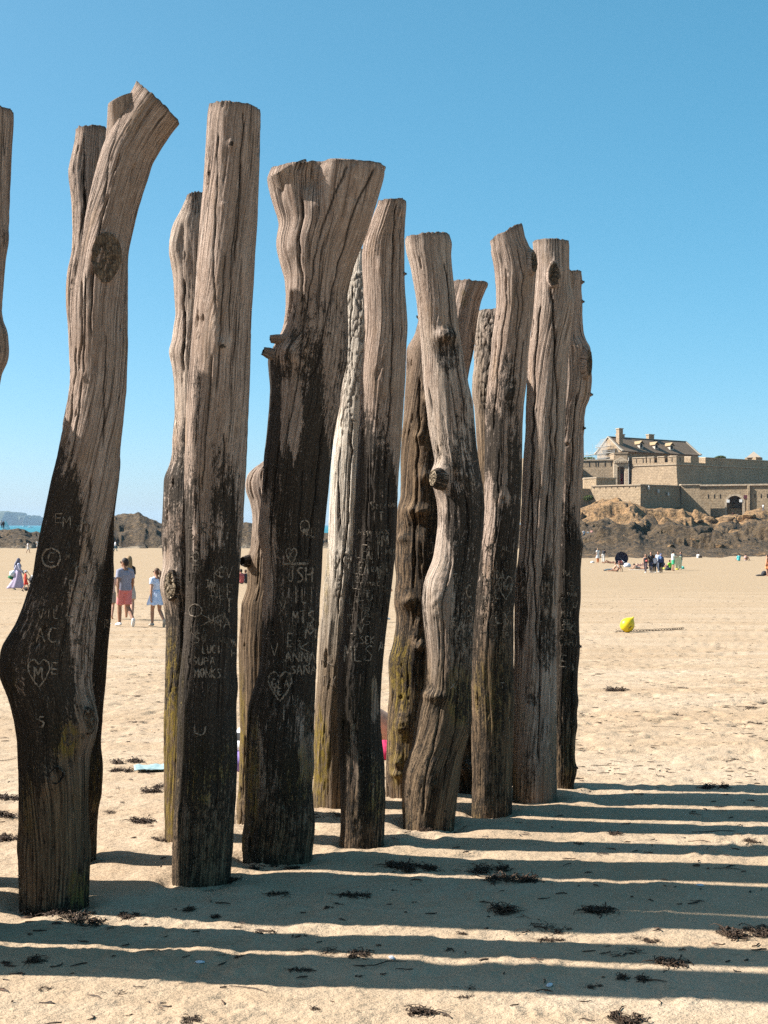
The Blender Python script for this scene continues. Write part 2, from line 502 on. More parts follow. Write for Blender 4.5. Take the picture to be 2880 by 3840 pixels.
# ------------------------------------------------------------------ sea and far island
def build_sea():
    M = Mat('sea_water')
    co = M.coord('Object')
    n = M.noise(M.mapping(co, (0.004, 0.02, 1)), 1.0, 4)
    M.base(M.ramp(n, [(0.35, (0.003, 0.095, 0.12)), (0.65, (0.009, 0.175, 0.195))])).rough(0.35)
    w = M.noise(M.mapping(co, (0.12, 0.5, 1)), 1.0, 4, 0.6)
    M.normal(M.bump(w, 0.5, 0.5))
    z = CAMZ - 6.5
    ys = np.concatenate([[300], np.exp(np.linspace(math.log(400), math.log(11500), 40))])
    xs = np.linspace(-1, 1, 21)
    YY, XX = np.meshgrid(ys, xs, indexing='ij')
    V = np.stack([XX * np.maximum(YY * 1.02, 1500), YY, np.full_like(YY, z)], -1).reshape(-1, 3)
    tag(link('sea_water', fast_mesh('sea', V, grid_quads(len(ys), len(xs))), M.m), 'turquoise sea beyond the rocks', 'sea', None, 'structure')

def build_island():
    prof = np.array([(-620, 1966), (-560, 1950), (-420, 1934), (-300, 1930), (-150, 1923), (0, 1920), (30, 1921), (60, 1923), (68, 1928), (78, 1936), (90, 1943), (98, 1944), (102, 1941), (107, 1947), (112, 1954),
                     (119, 1956), (121, 1937), (124, 1935), (128, 1938), (132, 1943), (135, 1941), (139, 1941), (142, 1944), (145, 1951), (150, 1958), (157, 1963), (166, 1966.5)])
    D0 = 9000.0
    px = np.linspace(-620, 166, 394)
    top = np.interp(px, prof[:, 0], prof[:, 1])
    h = (HY + 7 - top) / F * D0
    t = np.linspace(0, 1, 26)
    PX, T = np.meshgrid(px, t, indexing='ij')
    H = np.repeat(h[:, None], len(t), 1)
    shape = np.minimum(1, 1.9 * np.sin(np.pi * np.clip(T, 0.001, .999)) ** 0.8) * (0.92 + 0.08 * np.sin(np.pi * T))
    dep = 20 + 4.0 * H
    Y = D0 + (T - 0.5) * dep * 2.0
    X = (PX - CX) / F * D0
    n = fbm(X * 0.02, Y * 0.02, 0, 5, 3)
    Z = CAMZ - 7 + H * shape * (1 + 0.10 * n * (T < 0.45)) 
    Z = np.where((T == 0) | (T == 1), CAMZ - 14, Z)
    Y = Y + 14 * n
    M = Mat('island_ground')
    co = M.coord('Object')
    nn = M.noise(co, 0.03, 6, 0.65)
    geo = M.n('NewGeometry'); sx = M.n('SeparateXYZ'); M.set(sx.inputs[0], geo.outputs['Normal'])
    c = M.mix(M.ramp(sx.outputs[2], [(0.45, 0.0), (0.75, 1.0)]), M.ramp(nn, [(0.35, (0.05, 0.042, 0.03)), (0.7, (0.17, 0.145, 0.11))]), M.ramp(nn, [(0.3, (0.045, 0.055, 0.02)), (0.7, (0.085, 0.09, 0.035))]))
    M.base(c)
    V = np.stack([X, Y, Z], -1).reshape(-1, 3)
    tag(link('island_hills', fast_mesh('island', V, grid_quads(len(px), len(t))), M.m), 'hazy blue island with cliffs and a rock stack on the horizon', 'island', None, 'structure')

# ------------------------------------------------------------------ shore rocks
def blur2(a, s):
    a = np.apply_along_axis(lambda r: gsmooth(r, s), 0, a)
    return np.apply_along_axis(lambda r: gsmooth(r, s), 1, a)

def crest_left(px):
    pr = np.array([(-700, 1985), (-300, 1975), (-100, 1980), (0, 1986), (25, 1982), (60, 1983), (95, 1990), (112, 1999), (135, 1995), (152, 2001), (200, 2000), (300, 1975), (380, 1940), (425, 1931), (455, 1929), (480, 1926),
                   (500, 1931), (521, 1921), (535, 1931), (560, 1945), (585, 1953), (605, 1962), (625, 1968), (700, 1990), (800, 1975), (880, 1957), (925, 1955), (950, 1963), (1000, 1975), (1100, 1990), (1216, 2003), (1350, 2010), (1600, 2000), (1800, 1990), (2000, 1975), (2200, 1960)])
    return np.interp(px, pr[:, 0], pr[:, 1])

def build_left_rocks():
    px = np.linspace(-700, 2080, 800)
    D = np.linspace(141, 222, 130)
    PX, DD = np.meshgrid(px, D, indexing='ij')
    X = (PX - CX) / FO * DD
    d0 = 150 + 5 * fbm(PX * 0.02, 0 * PX, 0, 3, 8)
    DC = 183.0
    zc = CAMZ + (HY - crest_left(PX)) / FO * DC
    zb = CAMZ - 4.5
    up = np.clip((DD - d0) / (DC - d0), 0, 1)
    dn = np.clip((DD - DC) / 36, 0, 1)
    prof = up ** 0.8
    Z = zb - 1.2 * (DD < d0) + (zc - zb) * prof - dn ** 1.3 * (zc + 9.5)
    rel = facet(X * .6 + 2 * fbm(X * .2, DD * .2, 0, 2, 1), DD * 1.2, 6.0, 100, 0.4, 0.14) + 0.8 * facet(X * .6, DD * 1.2, 2.4, 110, 0.5, 0.20) + 0.45 * facet(X * .7, DD * 1.2, 1.0, 120, 0.5, 0.25) + 1.5 * fbm(X * .22, DD * .5, 0, 4, 33) + .9
    amp = smoothstep(-0.02, 0.12, up) * (1 - 0.65 * smoothstep(0.75, 1.0, up)) * (1 - smoothstep(0.3, 1, dn))
    Z = Z + amp * (rel - 1.4) * 0.80 + smoothstep(0.8, 1.0, up) * 0.45 * facet(X, DD, 1.3, 130, 0.8, 0.6) * (1 - smoothstep(0, .4, dn)) - .25
    Z = blur2(Z, 0.9)
    V = np.stack([X, DD * KD, Z], -1).reshape(-1, 3)
    me = fast_mesh('rocks_left', V, grid_quads(len(px), len(D)), smooth=False)
    dry = 0.16 + 0.10 * smoothstep(0.5, 4.0, Z)
    add_attr(me, 'dry', dry)
    add_attr(me, 'gravel', 0.55 * smoothstep(0.10, 0.0, up) * (fbm(X * .6, DD * .6, 0, 3, 77) > 0.0))
    tag(link('rocky_outcrop', me, MAT_ROCK), 'dark brown seaweed covered rocks between beach and sea', 'rocks', None, 'structure')

MOUNT = {}
def mount_height(PX, DD):
    ze = np.array([(1900, -2.0), (2050, 2.0), (2120, 4.6), (2170, 5.2), (2220, 6.4), (2264, 7.7), (2300, 7.2), (2340, 7.0), (2380, 6.8), (2402, 6.0), (2430, 5.3), (2500, 5.4), (2560, 5.0), (2600, 3.9), (2640, 3.2), (2690, 2.9), (2730, 3.2), (2784, 3.2), (2800, 4.6), (2840, 4.7), (2880, 4.4), (3000, 5), (3400, 4.5)])
    z_end = np.interp(PX, ze[:, 0], ze[:, 1])
    X = (PX - CX) / FO * DD
    d0 = 97 + 3.0 * fbm(PX * 0.02, 0 * PX, 0, 3, 18) + 4 * smoothstep(2600, 2880, PX)
    D1 = 186.0
    t = np.clip((DD - d0) / (D1 - d0), 0, 1)
    pt = np.array([(0, 0), (0.10, 0.07), (0.25, 0.20), (0.42, 0.33), (0.55, 0.40), (0.62, 0.44), (0.75, 0.62), (0.88, 0.86), (1, 1.0)])
    prof = np.interp(t, pt[:, 0], pt[:, 1])
    zb = CAMZ - 4.45
    Z = zb + (z_end - zb) * prof
    wx = X + 3 * fbm(X * .12, DD * .12, 0, 2, 2)
    rel = 0.9 * facet(wx * .55 + DD * .12, DD, 7.5, 200, 0.42, 0.15) + 0.8 * facet(X * .55 + DD * .15, DD, 3.2, 210, 0.5, 0.20) + 0.5 * facet(X * .6, DD, 1.4, 220, 0.5, 0.24) + 1.9 * fbm(X * .16, DD * .4, 0, 4, 34) + 1.3
    amp = smoothstep(0.0, 0.25, t) * (0.35 + 0.65 * smoothstep(0.1, 0.4, t)) * (1 - 0.7 * smoothstep(0.82, 1.0, t))
    low = smoothstep(0.0, 0.06, t)
    Z = Z + amp * (rel - 2.3) * 1.25 + low * 0.32 * (facet(X * .6, DD, 1.1, 230, 0.5, 0.3) - 0.2) - 0.35 * (1 - low)
    # gravel path pockets on the terrace halfway up
    path = np.exp(-((t - 0.55 - 0.05 * np.sin(PX * 0.012)) / 0.028) ** 2) * smoothstep(2230, 2330, PX) * smoothstep(2700, 2640, PX)
    path = np.clip(path + 0.9 * np.exp(-(((PX - 2690) / 30) ** 2 + ((t - .93) / .05) ** 2)), 0, 1)
    Zs = zb + (z_end - zb) * prof - 0.2
    Z = Z * (1 - 0.85 * path) + 0.85 * path * Zs
    edge = smoothstep(1900, 2100, PX)
    Z = Z * edge + (1 - edge) * (zb - 2)
    return X, Z, t, path

def build_fort_mount():
    px = np.linspace(1900, 3350, 640)
    D = np.concatenate([np.linspace(90, 150, 170)[:-1], np.linspace(150, 215, 120)])
    PX, DD = np.meshgrid(px, D, indexing='ij')
    X, Z, t, path = mount_height(PX, DD)
    Z = blur2(Z, 1.1)
    V = np.stack([X, DD * KD, Z], -1).reshape(-1, 3)
    me = fast_mesh('rocks_mount', V, grid_quads(len(px), len(D)), smooth=False)
    split = 0.60 + 0.14 * smoothstep(2550, 2760, PX)
    dry = 0.20 + 0.65 * smoothstep(split - 0.05, split + 0.12, t) * (1 - 0.5 * smoothstep(2640, 2800, PX)) + 0.22 * smoothstep(0.16, 0.02, t)
    add_attr(me, 'dry', dry)
    add_attr(me, 'gravel', np.clip(path * 1.1 - 0.1, 0, 0.9))
    tag(link('rocky_mount', me, MAT_ROCK), 'tan and dark brown rock slope below the stone fort', 'rocks', None, 'structure')
    MOUNT['bvh'] = BVHTree.FromPolygons([tuple(v) for v in V[::1]], [tuple(q) for q in grid_quads(len(px), len(D))])
    # loose boulders
    def boulder(seed):
        bm = bmesh.new()
        bmesh.ops.create_icosphere(bm, subdivisions=2, radius=1.0)
        rr = np.random.default_rng(seed)
        pl = [(Vector(rr.normal(size=3)).normalized(), rr.uniform(0.55, 0.85)) for _ in range(9)]
        for v in bm.verts:
            for nrm, dd in pl:
                k = v.co.dot(nrm)
                if k > dd: v.co -= nrm * (k - dd)
            v.co.z *= 0.8
        me = bpy.data.meshes.new('boulder'); bm.to_mesh(me); bm.free()
        me.materials.append(MAT_ROCK)
        add_attr(me, 'dry', np.full(len(me.vertices), rr.uniform(0.25, 0.8))); add_attr(me, 'gravel', np.zeros(len(me.vertices)))
        return me
    var = [boulder(k) for k in range(8)]
    par = bpy.data.objects['rocky_mount']
    spots = [(2640, 1905, 183, 1.3), (2560, 1925, 176, 1.3), (2535, 1910, 181, 1.0), (2660, 1935, 172, 2.2), (2470, 1930, 175, 1.0), (2780, 1916, 178, 1.6), (2810, 1914, 176, 1.9), (2850, 1920, 172, 1.7), (2740, 1935, 170, 1.3),
             (2685, 2010, 135, 1.5), (2620, 1950, 165, 1.3), (2760, 1990, 140, 1.5), (2380, 1985, 145, 1.2), (2300, 1935, 172, 1.5), (2440, 1945, 166, 1.2), (2860, 1960, 155, 2.0), (2600, 2040, 118, 1.0), (2520, 2060, 110, 0.8), (2700, 2055, 112, 0.9), (2820, 2050, 113, 1.0)]
    for k, (px_, py_, D_, s) in enumerate(spots):
        x, y, z = W(px_, py_, D_ * KD)
        hit = MOUNT['bvh'].ray_cast(Vector((x, y, 60)), Vector((0, 0, -1)))
        o = link('boulder', var[k % 8], None, par)
        o.location = (x, y, (hit[0].z if hit[0] else z) + 0.15 * s)
        o.scale = (s, s * 0.9, s * random.uniform(0.6, 0.95))
        o.rotation_euler = (random.uniform(-.3, .3), random.uniform(-.3, .3), random.uniform(0, 6.28))
# ------------------------------------------------------------------ the timber posts
NF, NB, MR = 96, 26, 430
_tf = np.radians(np.linspace(-196, 16, NF, endpoint=False))
_tb = np.radians(np.linspace(16, 164, NB, endpoint=False))
THETA = np.concatenate([_tf, _tb])
NT_ = len(THETA)
POSTS = {}
POST_FEET = []

def build_post(key, label, yb, L, R, top=None, thick=0.95, stain=(1700, 1700), soft=120, low=2750, clear=(), dark=(), moss=(), tone=0.0, brown_top=2600, cracks=(), bumps=(), seed=1, twist=0.25, D=None, bark=(), grain=1.0, lobes=0.07, stain_max=1.0, name='timber_post'):
    """one driftwood-grey tree trunk set upright in the sand; L and R are its left and right edge (x, y) in photo pixels, yb the row of its foot"""
    L = np.array(sorted(L, key=lambda p: p[1]), float); R = np.array(sorted(R, key=lambda p: p[1]), float)
    hw_base = (R[-1, 0] - L[-1, 0]) / 2
    if D is None:
        Df = CAMZ * F / (yb - HY)
        D = Df / (1 - hw_base / F * thick)
    y0 = max(L[0, 1], R[0, 1]) if top is None else top[-1][1] * 0.5 + top[-1][3] * 0.5
    ybot = HY + (CAMZ + 0.35) * F / D
    ys = np.linspace(y0, ybot, 1200)
    xl = gsmooth(np.interp(ys, L[:, 1], L[:, 0]), 5); xr = gsmooth(np.interp(ys, R[:, 1], R[:, 0]), 5)
    rl = np.stack([xl, ys], -1); rr_ = np.stack([xr, ys], -1)
    if top is not None:
        tp = np.array(top, float)
        k = np.linspace(0, len(tp) - 1, 200)[:-1]
        ti = np.stack([np.interp(k, np.arange(len(tp)), tp[:, c]) for c in range(4)], -1)
        rl = np.concatenate([ti[:, :2], rl]); rr_ = np.concatenate([ti[:, 2:], rr_])
        for a in (rl, rr_):
            for c in (0, 1):
                a[:, c] = gsmooth(a[:, c], 4)
    cen = (rl + rr_) / 2
    s_px = np.concatenate([[0], np.cumsum(np.linalg.norm(np.diff(cen, axis=0), axis=1))])
    si = np.linspace(0, s_px[-1], MR)
    f = lambda a: np.interp(si, s_px, a)
    rl = np.stack([f(rl[:, 0]), f(rl[:, 1])], -1); rr_ = np.stack([f(rr_[:, 0]), f(rr_[:, 1])], -1)
    cen = (rl + rr_) / 2; hv = (rr_ - rl) / 2
    k_ = D / F
    S = si * k_                                             # metres down from the top
    hw = np.linalg.norm(hv, axis=1) * k_
    hd = gsmooth(hw, 30) * thick
    # flat wide heads stay about as thick as the trunk below them
    hd = np.minimum(hd, np.median(hw) * 1.18)
    th, SS = np.meshgrid(THETA, S, indexing='xy')           # (MR, NT_)
    ct, st_ = np.cos(th), np.sin(th)
    tw = th + twist * SS + 0.35 * vnoise(SS * 0.9, 0, 0, seed + 50)
    # the grain parts and flows round every knot
    _px = cen[:, 0:1] + ct * hv[:, 0:1]; _py = cen[:, 1:2] + ct * hv[:, 1:2]
    for (bx, by, brx, bry, bh) in bumps:
        du = (_px - bx) / (brx * 1.5); dv = (_py - by) / (bry * 2.2)
        tw = tw - 0.30 * np.sign(bh) * (brx * 1.5 / np.maximum(np.abs(hv[:, 0:1]), 20)) * du * np.exp(-(du * du + dv * dv)) * (st_ < 0.2)
    tw = tw + 0.10 * fbm(_px * 0.012, _py * 0.004, 0.3, 3, seed + 77)
    c2, s2 = np.cos(tw), np.sin(tw)
    rad = 1 + 0.55 * lobes * (fbm(c2 * 1.1 + 5, s2 * 1.1, SS * 0.9, 3, seed) + 0.5 * fbm(c2 * 2.4, s2 * 2.4 + 9, SS * 1.4, 2, seed + 3))
    lx = ct * rad; ly = st_ * rad
    mx = lx.max(1, keepdims=True); mn = lx.min(1, keepdims=True)
    lx = 2 * (lx - mn) / (mx - mn) - 1                      # keep the traced edges
    wob = 0.012 * fbm(SS * 1.2, 0 * SS, 0, 2, seed + 9)
    PXv = cen[:, 0:1] + lx * hv[:, 0:1]
    PYv = cen[:, 1:2] + lx * hv[:, 1:2]
    X = (PXv - CX) * k_
    Z = CAMZ - (PYv - HY) * k_
    Y = D + ly * hd[:, None] + wob
    # fibre relief, running with the grain
    rm = hw[:, None]
    kg = np.maximum(rm, 0.05) / 0.012
    g1 = vnoise(c2 * 8, s2 * 8, SS * 0.9, seed + 20); g2 = vnoise(c2 * 19, s2 * 19, SS * 1.6, seed + 21); g3 = vnoise(c2 * 34, s2 * 34, SS * 4, seed + 22)
    pm = smoothstep(-0.25, 0.45, fbm(c2 * 1.6, s2 * 1.6, SS * 1.5, 3, seed + 24))
    lowz = smoothstep(2.6, 1.2, Z)
    disp = grain * ((0.0014 + 0.0012 * lowz) * g1 - (0.0006 + (0.0016 + 0.0016 * lowz) * pm) * np.clip(1 - np.abs(g2) * 3.2, 0, 1) + 0.0016 * g3)
    disp += (0.0022 + 0.0022 * lowz) * fbm(c2 * 2.6 + 3, s2 * 2.6, SS * 5.5, 3, seed + 25)
    chip = fbm(c2 * 4.5 + 7, s2 * 4.5, SS * 6.0, 3, seed + 26)
    disp -= 0.010 * smoothstep(0.42, 0.55, chip)
    blot = fbm(c2 * 2, s2 * 2, SS * 2.2, 3, seed + 30)
    rough_low = smoothstep(0.9, 0.3, Z)
    disp += 0.004 * rough_low * fbm(c2 * 6, s2 * 6, SS * 9, 3, seed + 31)
    crack = np.zeros_like(disp)
    frontm = (np.sin(th) < 0.1)
    for (bx, by, brx, bry, bh) in bumps:
        q = ((PXv - bx) / brx) ** 2 + ((PYv - by) / bry) ** 2
        m = np.exp(-q * 1.3) * (frontm | (abs(bx - cen[:, 0:1]) > np.abs(hv[:, 0:1]) * 0.9))
        disp += 0.85 * bh * m * (1 + 0.35 * fbm(PXv * 0.05, PYv * 0.05, 0, 3, seed + 5))
    for (bx0, by0, bx1, by1) in bark:                     # clinging bark plates
        u = (PXv - (bx0 + (bx1 - bx0) * np.clip((PYv - by0) / (by1 - by0), 0, 1)))
        n = fbm(PXv * 0.035, PYv * 0.016, 1, 3, seed + 6)
        wb = 66 - 34 * np.clip((PYv - by0) / (by1 - by0), 0, 1)
        m = smoothstep(wb + 6, wb - 6, np.abs(u) + 16 * n) * smoothstep(by0 - 10, by0 + 10, PYv) * smoothstep(by1 + 10, by1 - 20, PYv) * frontm
        plate = np.clip(1 - 3.6 * np.abs(vnoise(PXv * 0.10, PYv * 0.042, 0, seed + 7)), 0, 1)
        disp += m * (0.006 - 0.007 * plate)
        crack += 0.55 * m * plate + 0.12 * m
    rgc = np.random.default_rng(seed + 900)
    cracks = list(cracks)
    y_hi = float(cen[:, 1].min())
    for _ in range(5):                                       # drying splits
        u_ = rgc.uniform(-0.75, 0.75); ya = rgc.uniform(y_hi - 20, y_hi + 1500); ln = rgc.uniform(250, 1100)
        yy = np.linspace(ya, ya + ln, 7)
        cxs = np.interp(yy, cen[:, 1], cen[:, 0]); hws = np.interp(yy, cen[:, 1], np.abs(hv[:, 0]))
        cracks.append((list(zip(cxs + (u_ + np.cumsum(rgc.normal(0, .03, 7))) * hws, yy)), rgc.uniform(1.6, 3.4), rgc.uniform(.006, .016)))
    for path, wpx, dep in cracks:
        pa = np.array(sorted(path, key=lambda p: p[1]), float)
        xx = np.interp(PYv, pa[:, 1], pa[:, 0])
        xx = xx + 4 * vnoise(PYv * 0.02, 0, 0, seed + 8)
        fade = smoothstep(pa[0, 1] - 8, pa[0, 1] + 25, PYv) * smoothstep(pa[-1, 1] + 8, pa[-1, 1] - 60, PYv)
        we = np.maximum(wpx, np.abs(hv[:, 0:1]) * 0.026)
        m = np.exp(-((PXv - xx) / we) ** 2) * fade * frontm
        disp -= dep * m
        crack += np.clip(m * 1.5 - 0.3, 0, 1)
    dx_, dy_ = ct / np.maximum(hw[:, None], 1e-3), st_ / np.maximum(hd[:, None], 1e-3)
    nn = np.sqrt(dx_ ** 2 + dy_ ** 2)
    dx_, dy_ = dx_ / nn, dy_ / nn
    hvn = hv / np.linalg.norm(hv, axis=1, keepdims=True)
    X = X + disp * dx_ * hvn[:, 0:1]; Z = Z - disp * dx_ * hvn[:, 1:2]; Y = Y + disp * dy_
    # ragged saw cut at the head
    fade_top = np.exp(-SS / 0.03)
    Z = Z + fade_top * (0.008 * fbm(c2 * 5, s2 * 5, 0 * SS, 3, seed + 40) + 0.004 * np.clip(vnoise(c2 * 21, s2 * 21, 0 * SS, seed + 41), 0, 1))
    # ---- wear masks, and painted shade under knots
    u = (PXv - cen[:, 0:1]) / np.maximum(np.abs(hv[:, 0:1]), 1)
    ytop = stain[0] + (stain[1] - stain[0]) * (u + 1) / 2
    big = fbm(PXv * 0.008, PYv * 0.0035, 0.5, 3, seed + 60)
    strk = fbm(PXv * 0.045, PYv * 0.0035, 2.5, 3, seed + 61)
    stn = smoothstep(-soft * 1.9, soft * 1.5, PYv - ytop + 110 * big + 70 * strk)
    lowf = smoothstep(low - 250, low + 200, PYv + 160 * big + 60 * strk)
    stn = stn * (1 - 0.42 * lowf) * (0.92 + 0.35 * np.clip(strk + big, -1, 1))
    for (ex, ey, erx, ery, amt) in clear:
        q = ((PXv - ex) / erx) ** 2 + ((PYv - ey) / ery) ** 2 + 0.9 * strk + 0.5 * big
        stn = stn * (1 - amt * smoothstep(1.5, 0.3, q))
    for (ex, ey, erx, ery, amt) in dark:
        q = ((PXv - ex) / erx) ** 2 + ((PYv - ey) / ery) ** 2 + 1.0 * strk + 0.6 * big
        stn = np.maximum(stn, amt * smoothstep(1.5, 0.2, q))
    stn = np.clip(stn, 0, 1.15) * stain_max
    brn = smoothstep(brown_top - 350, brown_top + 250, PYv + 200 * strk + 150 * big)
    mos = np.zeros_like(stn)
    for (ex, ey, erx, ery, amt) in moss:
        q = ((PXv - ex) / erx) ** 2 + ((PYv - ey) / ery) ** 2 + 0.8 * strk
        mos = np.maximum(mos, amt * smoothstep(1.2, 0.3, q))
    mos = np.maximum(mos, 0.45 * smoothstep(0.1, 0.55, big) * smoothstep(2350, 2700, PYv) * smoothstep(3250, 2950, PYv))
    tn = tone * smoothstep(-0.5, 0.4, big + 0.5 * blot + (0.5 if tone > 0.5 else 0.0))
    crack = np.clip(crack + 0.55 * np.exp(-SS / 0.012), 0, 1)
    V = np.stack([X, Y, Z], -1)
    # ---- cap on the head: rings shrinking to the middle
    capv = []; nc = 7
    c0 = V[0].mean(0)
    for i in range(1, nc):
        q = 1 - i / nc
        ring = c0 + (V[0] - c0) * q
        ring[:, 2] += 0.010 * fbm(ring[:, 0] * 22, ring[:, 1] * 22, 0, 3, seed + 45) - 0.004 * (1 - q)
        capv.append(ring)
    allv = np.concatenate([V.reshape(-1, 3)] + capv + [c0[None, :]])
    quads = grid_quads(MR, NT_, True)
    base = MR * NT_
    prev = np.arange(NT_)
    extra = []
    for i in range(nc - 1):
        cur = base + i * NT_ + np.arange(NT_)
        extra.append(np.stack([cur, np.roll(cur, -1), np.roll(prev, -1), prev], -1))
        prev = cur
    tris = np.stack([np.full(NT_, len(allv) - 1), np.roll(prev, -1), prev], -1)
    quads = np.concatenate([quads] + extra)
    me = fast_mesh('post_' + key, allv, quads[:, ::-1], True, tris[:, ::-1])
    npad = len(allv) - base
    for nm, a, pv in (('stain', stn, 0.0), ('brown', brn * 0.9, 0.0), ('moss', mos, 0.0), ('tone', tn, 0.0), ('crack', crack, 0.45)):
        add_attr(me, nm, np.concatenate([a.ravel(), np.full(npad, pv)]))
    uvl = me.uv_layers.new(name='UVMap')
    rmean = float(np.mean(hw))
    uu = np.concatenate([(tw * rmean).ravel(), (allv[base:, 0])]); vv = np.concatenate([SS.ravel(), allv[base:, 1]])
    # seam: the wrap column jumps by 2*pi*r; harmless at the back of the post
    li = np.empty(len(me.loops), dtype=np.int32); me.loops.foreach_get('vertex_index', li)
    uvl.data.foreach_set('uv', np.stack([uu[li] + seed * 3.7, vv[li] + seed * 1.3], -1).astype(np.float32).ravel())
    foot = np.argmin(np.abs(Z.mean(1)))
    fx, fy = float(X[foot].mean()), float(Y[foot].mean())
    root = empty(name, (fx, fy, 0))
    tag(root, label, 'post', 'timber breakwater posts')
    tr = link('trunk', me, MAT_WOOD, root)
    tr.location = (-fx, -fy, 0)
    POST_FEET.append((fx, fy, float(hw[foot])))
    POSTS[key] = dict(root=root, D=D, me=me, off=Vector((fx, fy, 0)), V=allv, Q=quads, bvh=None)
    return root

def post_hit(key, px, py):
    p = POSTS[key]
    if p['bvh'] is None:
        p['bvh'] = BVHTree.FromPolygons([Vector(v) for v in p['V'].tolist()], p['Q'].tolist())
    o = Vector((0, 0, CAMZ)); d = Vector(W(px, py, 1.0)) - o
    h = p['bvh'].ray_cast(o, d.normalized())
    return (h[0], h[1]) if h[0] is not None else (None, None)

def stub(key, px, py, rx, ry, out, aim=None, mat=None, name='sawn_branch_stub', seed=0, taper=0.85, hollow=False):
    """the sawn-off end of a branch: a short flared collar and an end-grain face"""
    loc, nrm = post_hit(key, px, py)
    if loc is None: return None
    p = POSTS[key]; k = p['D'] / F
    nrm = Vector(aim).normalized() if aim is not None else nrm.normalized()
    if nrm.y > 0 and aim is None: nrm = -nrm
    up = Vector((0, 0, 1)); xa = up.cross(nrm).normalized(); ya = nrm.cross(xa).normalized()
    n = 28
    prof = [(-0.04, 1.18), (-.006, 1.14), (out * 0.45, 1.07), (out * 0.85, taper + 0.03), (out, taper)]
    if out < 0.009: prof = [(-0.04, 1.0), (-.01, 1.0), (out * .4, 1.0), (out * .8, 1.0), (out, taper)]
    rg = np.random.default_rng(seed + 5)
    ang = np.linspace(0, 2 * np.pi, n, endpoint=False)
    wv = 1 + 0.12 * vnoise(np.cos(ang) * 1.6, np.sin(ang) * 1.6, seed, 4) + 0.05 * vnoise(np.cos(ang) * 5, np.sin(ang) * 5, seed, 5)
    vs = []
    base = loc + Vector((0, 0, 0)) - p['off']
    for (h, s) in prof:
        for a, w_ in zip(ang, wv):
            q = base + xa * math.cos(a) * rx * k * s * w_ + ya * math.sin(a) * ry * k * s * w_ + nrm * h
            vs.append(q)
    nr = len(prof)
    quads = grid_quads(nr, n, True)
    me = fast_mesh('stub_collar', np.array([tuple(v) for v in vs]), quads)
    for nm, vv in (('stain', 0.62 if py > 1500 else 0.12), ('brown', 0.35 if py > 1500 else 0.0), ('moss', 0.0), ('tone', 0.0), ('crack', 0.0)):
        add_attr(me, nm, np.full(len(vs), vv))
    uvl = me.uv_layers.new(name='UVMap')
    li = np.empty(len(me.loops), dtype=np.int32); me.loops.foreach_get('vertex_index', li)
    uu = np.tile(ang, nr) * 0.06; vv = np.repeat([q[0] for q in prof], n)
    uvl.data.foreach_set('uv', np.stack([uu[li] * 1.0, vv[li]], -1).astype(np.float32).ravel())
    st = link(name, me, MAT_WOOD, p['root'])
    # face
    rings = [1.0, 0.9, 0.75, 0.55, 0.3]
    fv = []
    for ri, rs in enumerate(rings):
        for a, w_ in zip(ang, wv):
            d_ = 0.0 if ri == 0 else 0.004 * rg.normal()
            chk = 0.010 * (abs(math.sin(a * 2.5 + seed)) < 0.12) * (ri > 0)
            if hollow: d_ -= 0.05 * (1 - rs)
            fv.append(base + xa * math.cos(a) * rx * k * taper * w_ * rs + ya * math.sin(a) * ry * k * taper * w_ * rs + nrm * (out + d_ - chk + 0.001))
    fv.append(base + nrm * (out + 0.001 - (0.06 if hollow else 0.0)))
    q = grid_quads(len(rings), n, True)
    last = (len(rings) - 1) * n + np.arange(n)
    tr = np.stack([last, np.roll(last, -1), np.full(n, len(fv) - 1)], -1)
    me2 = fast_mesh('stub_face', np.array([tuple(v) for v in fv]) , q, True, tr)
    fo = link('end_grain', me2, mat or MAT_END, st)
    return st

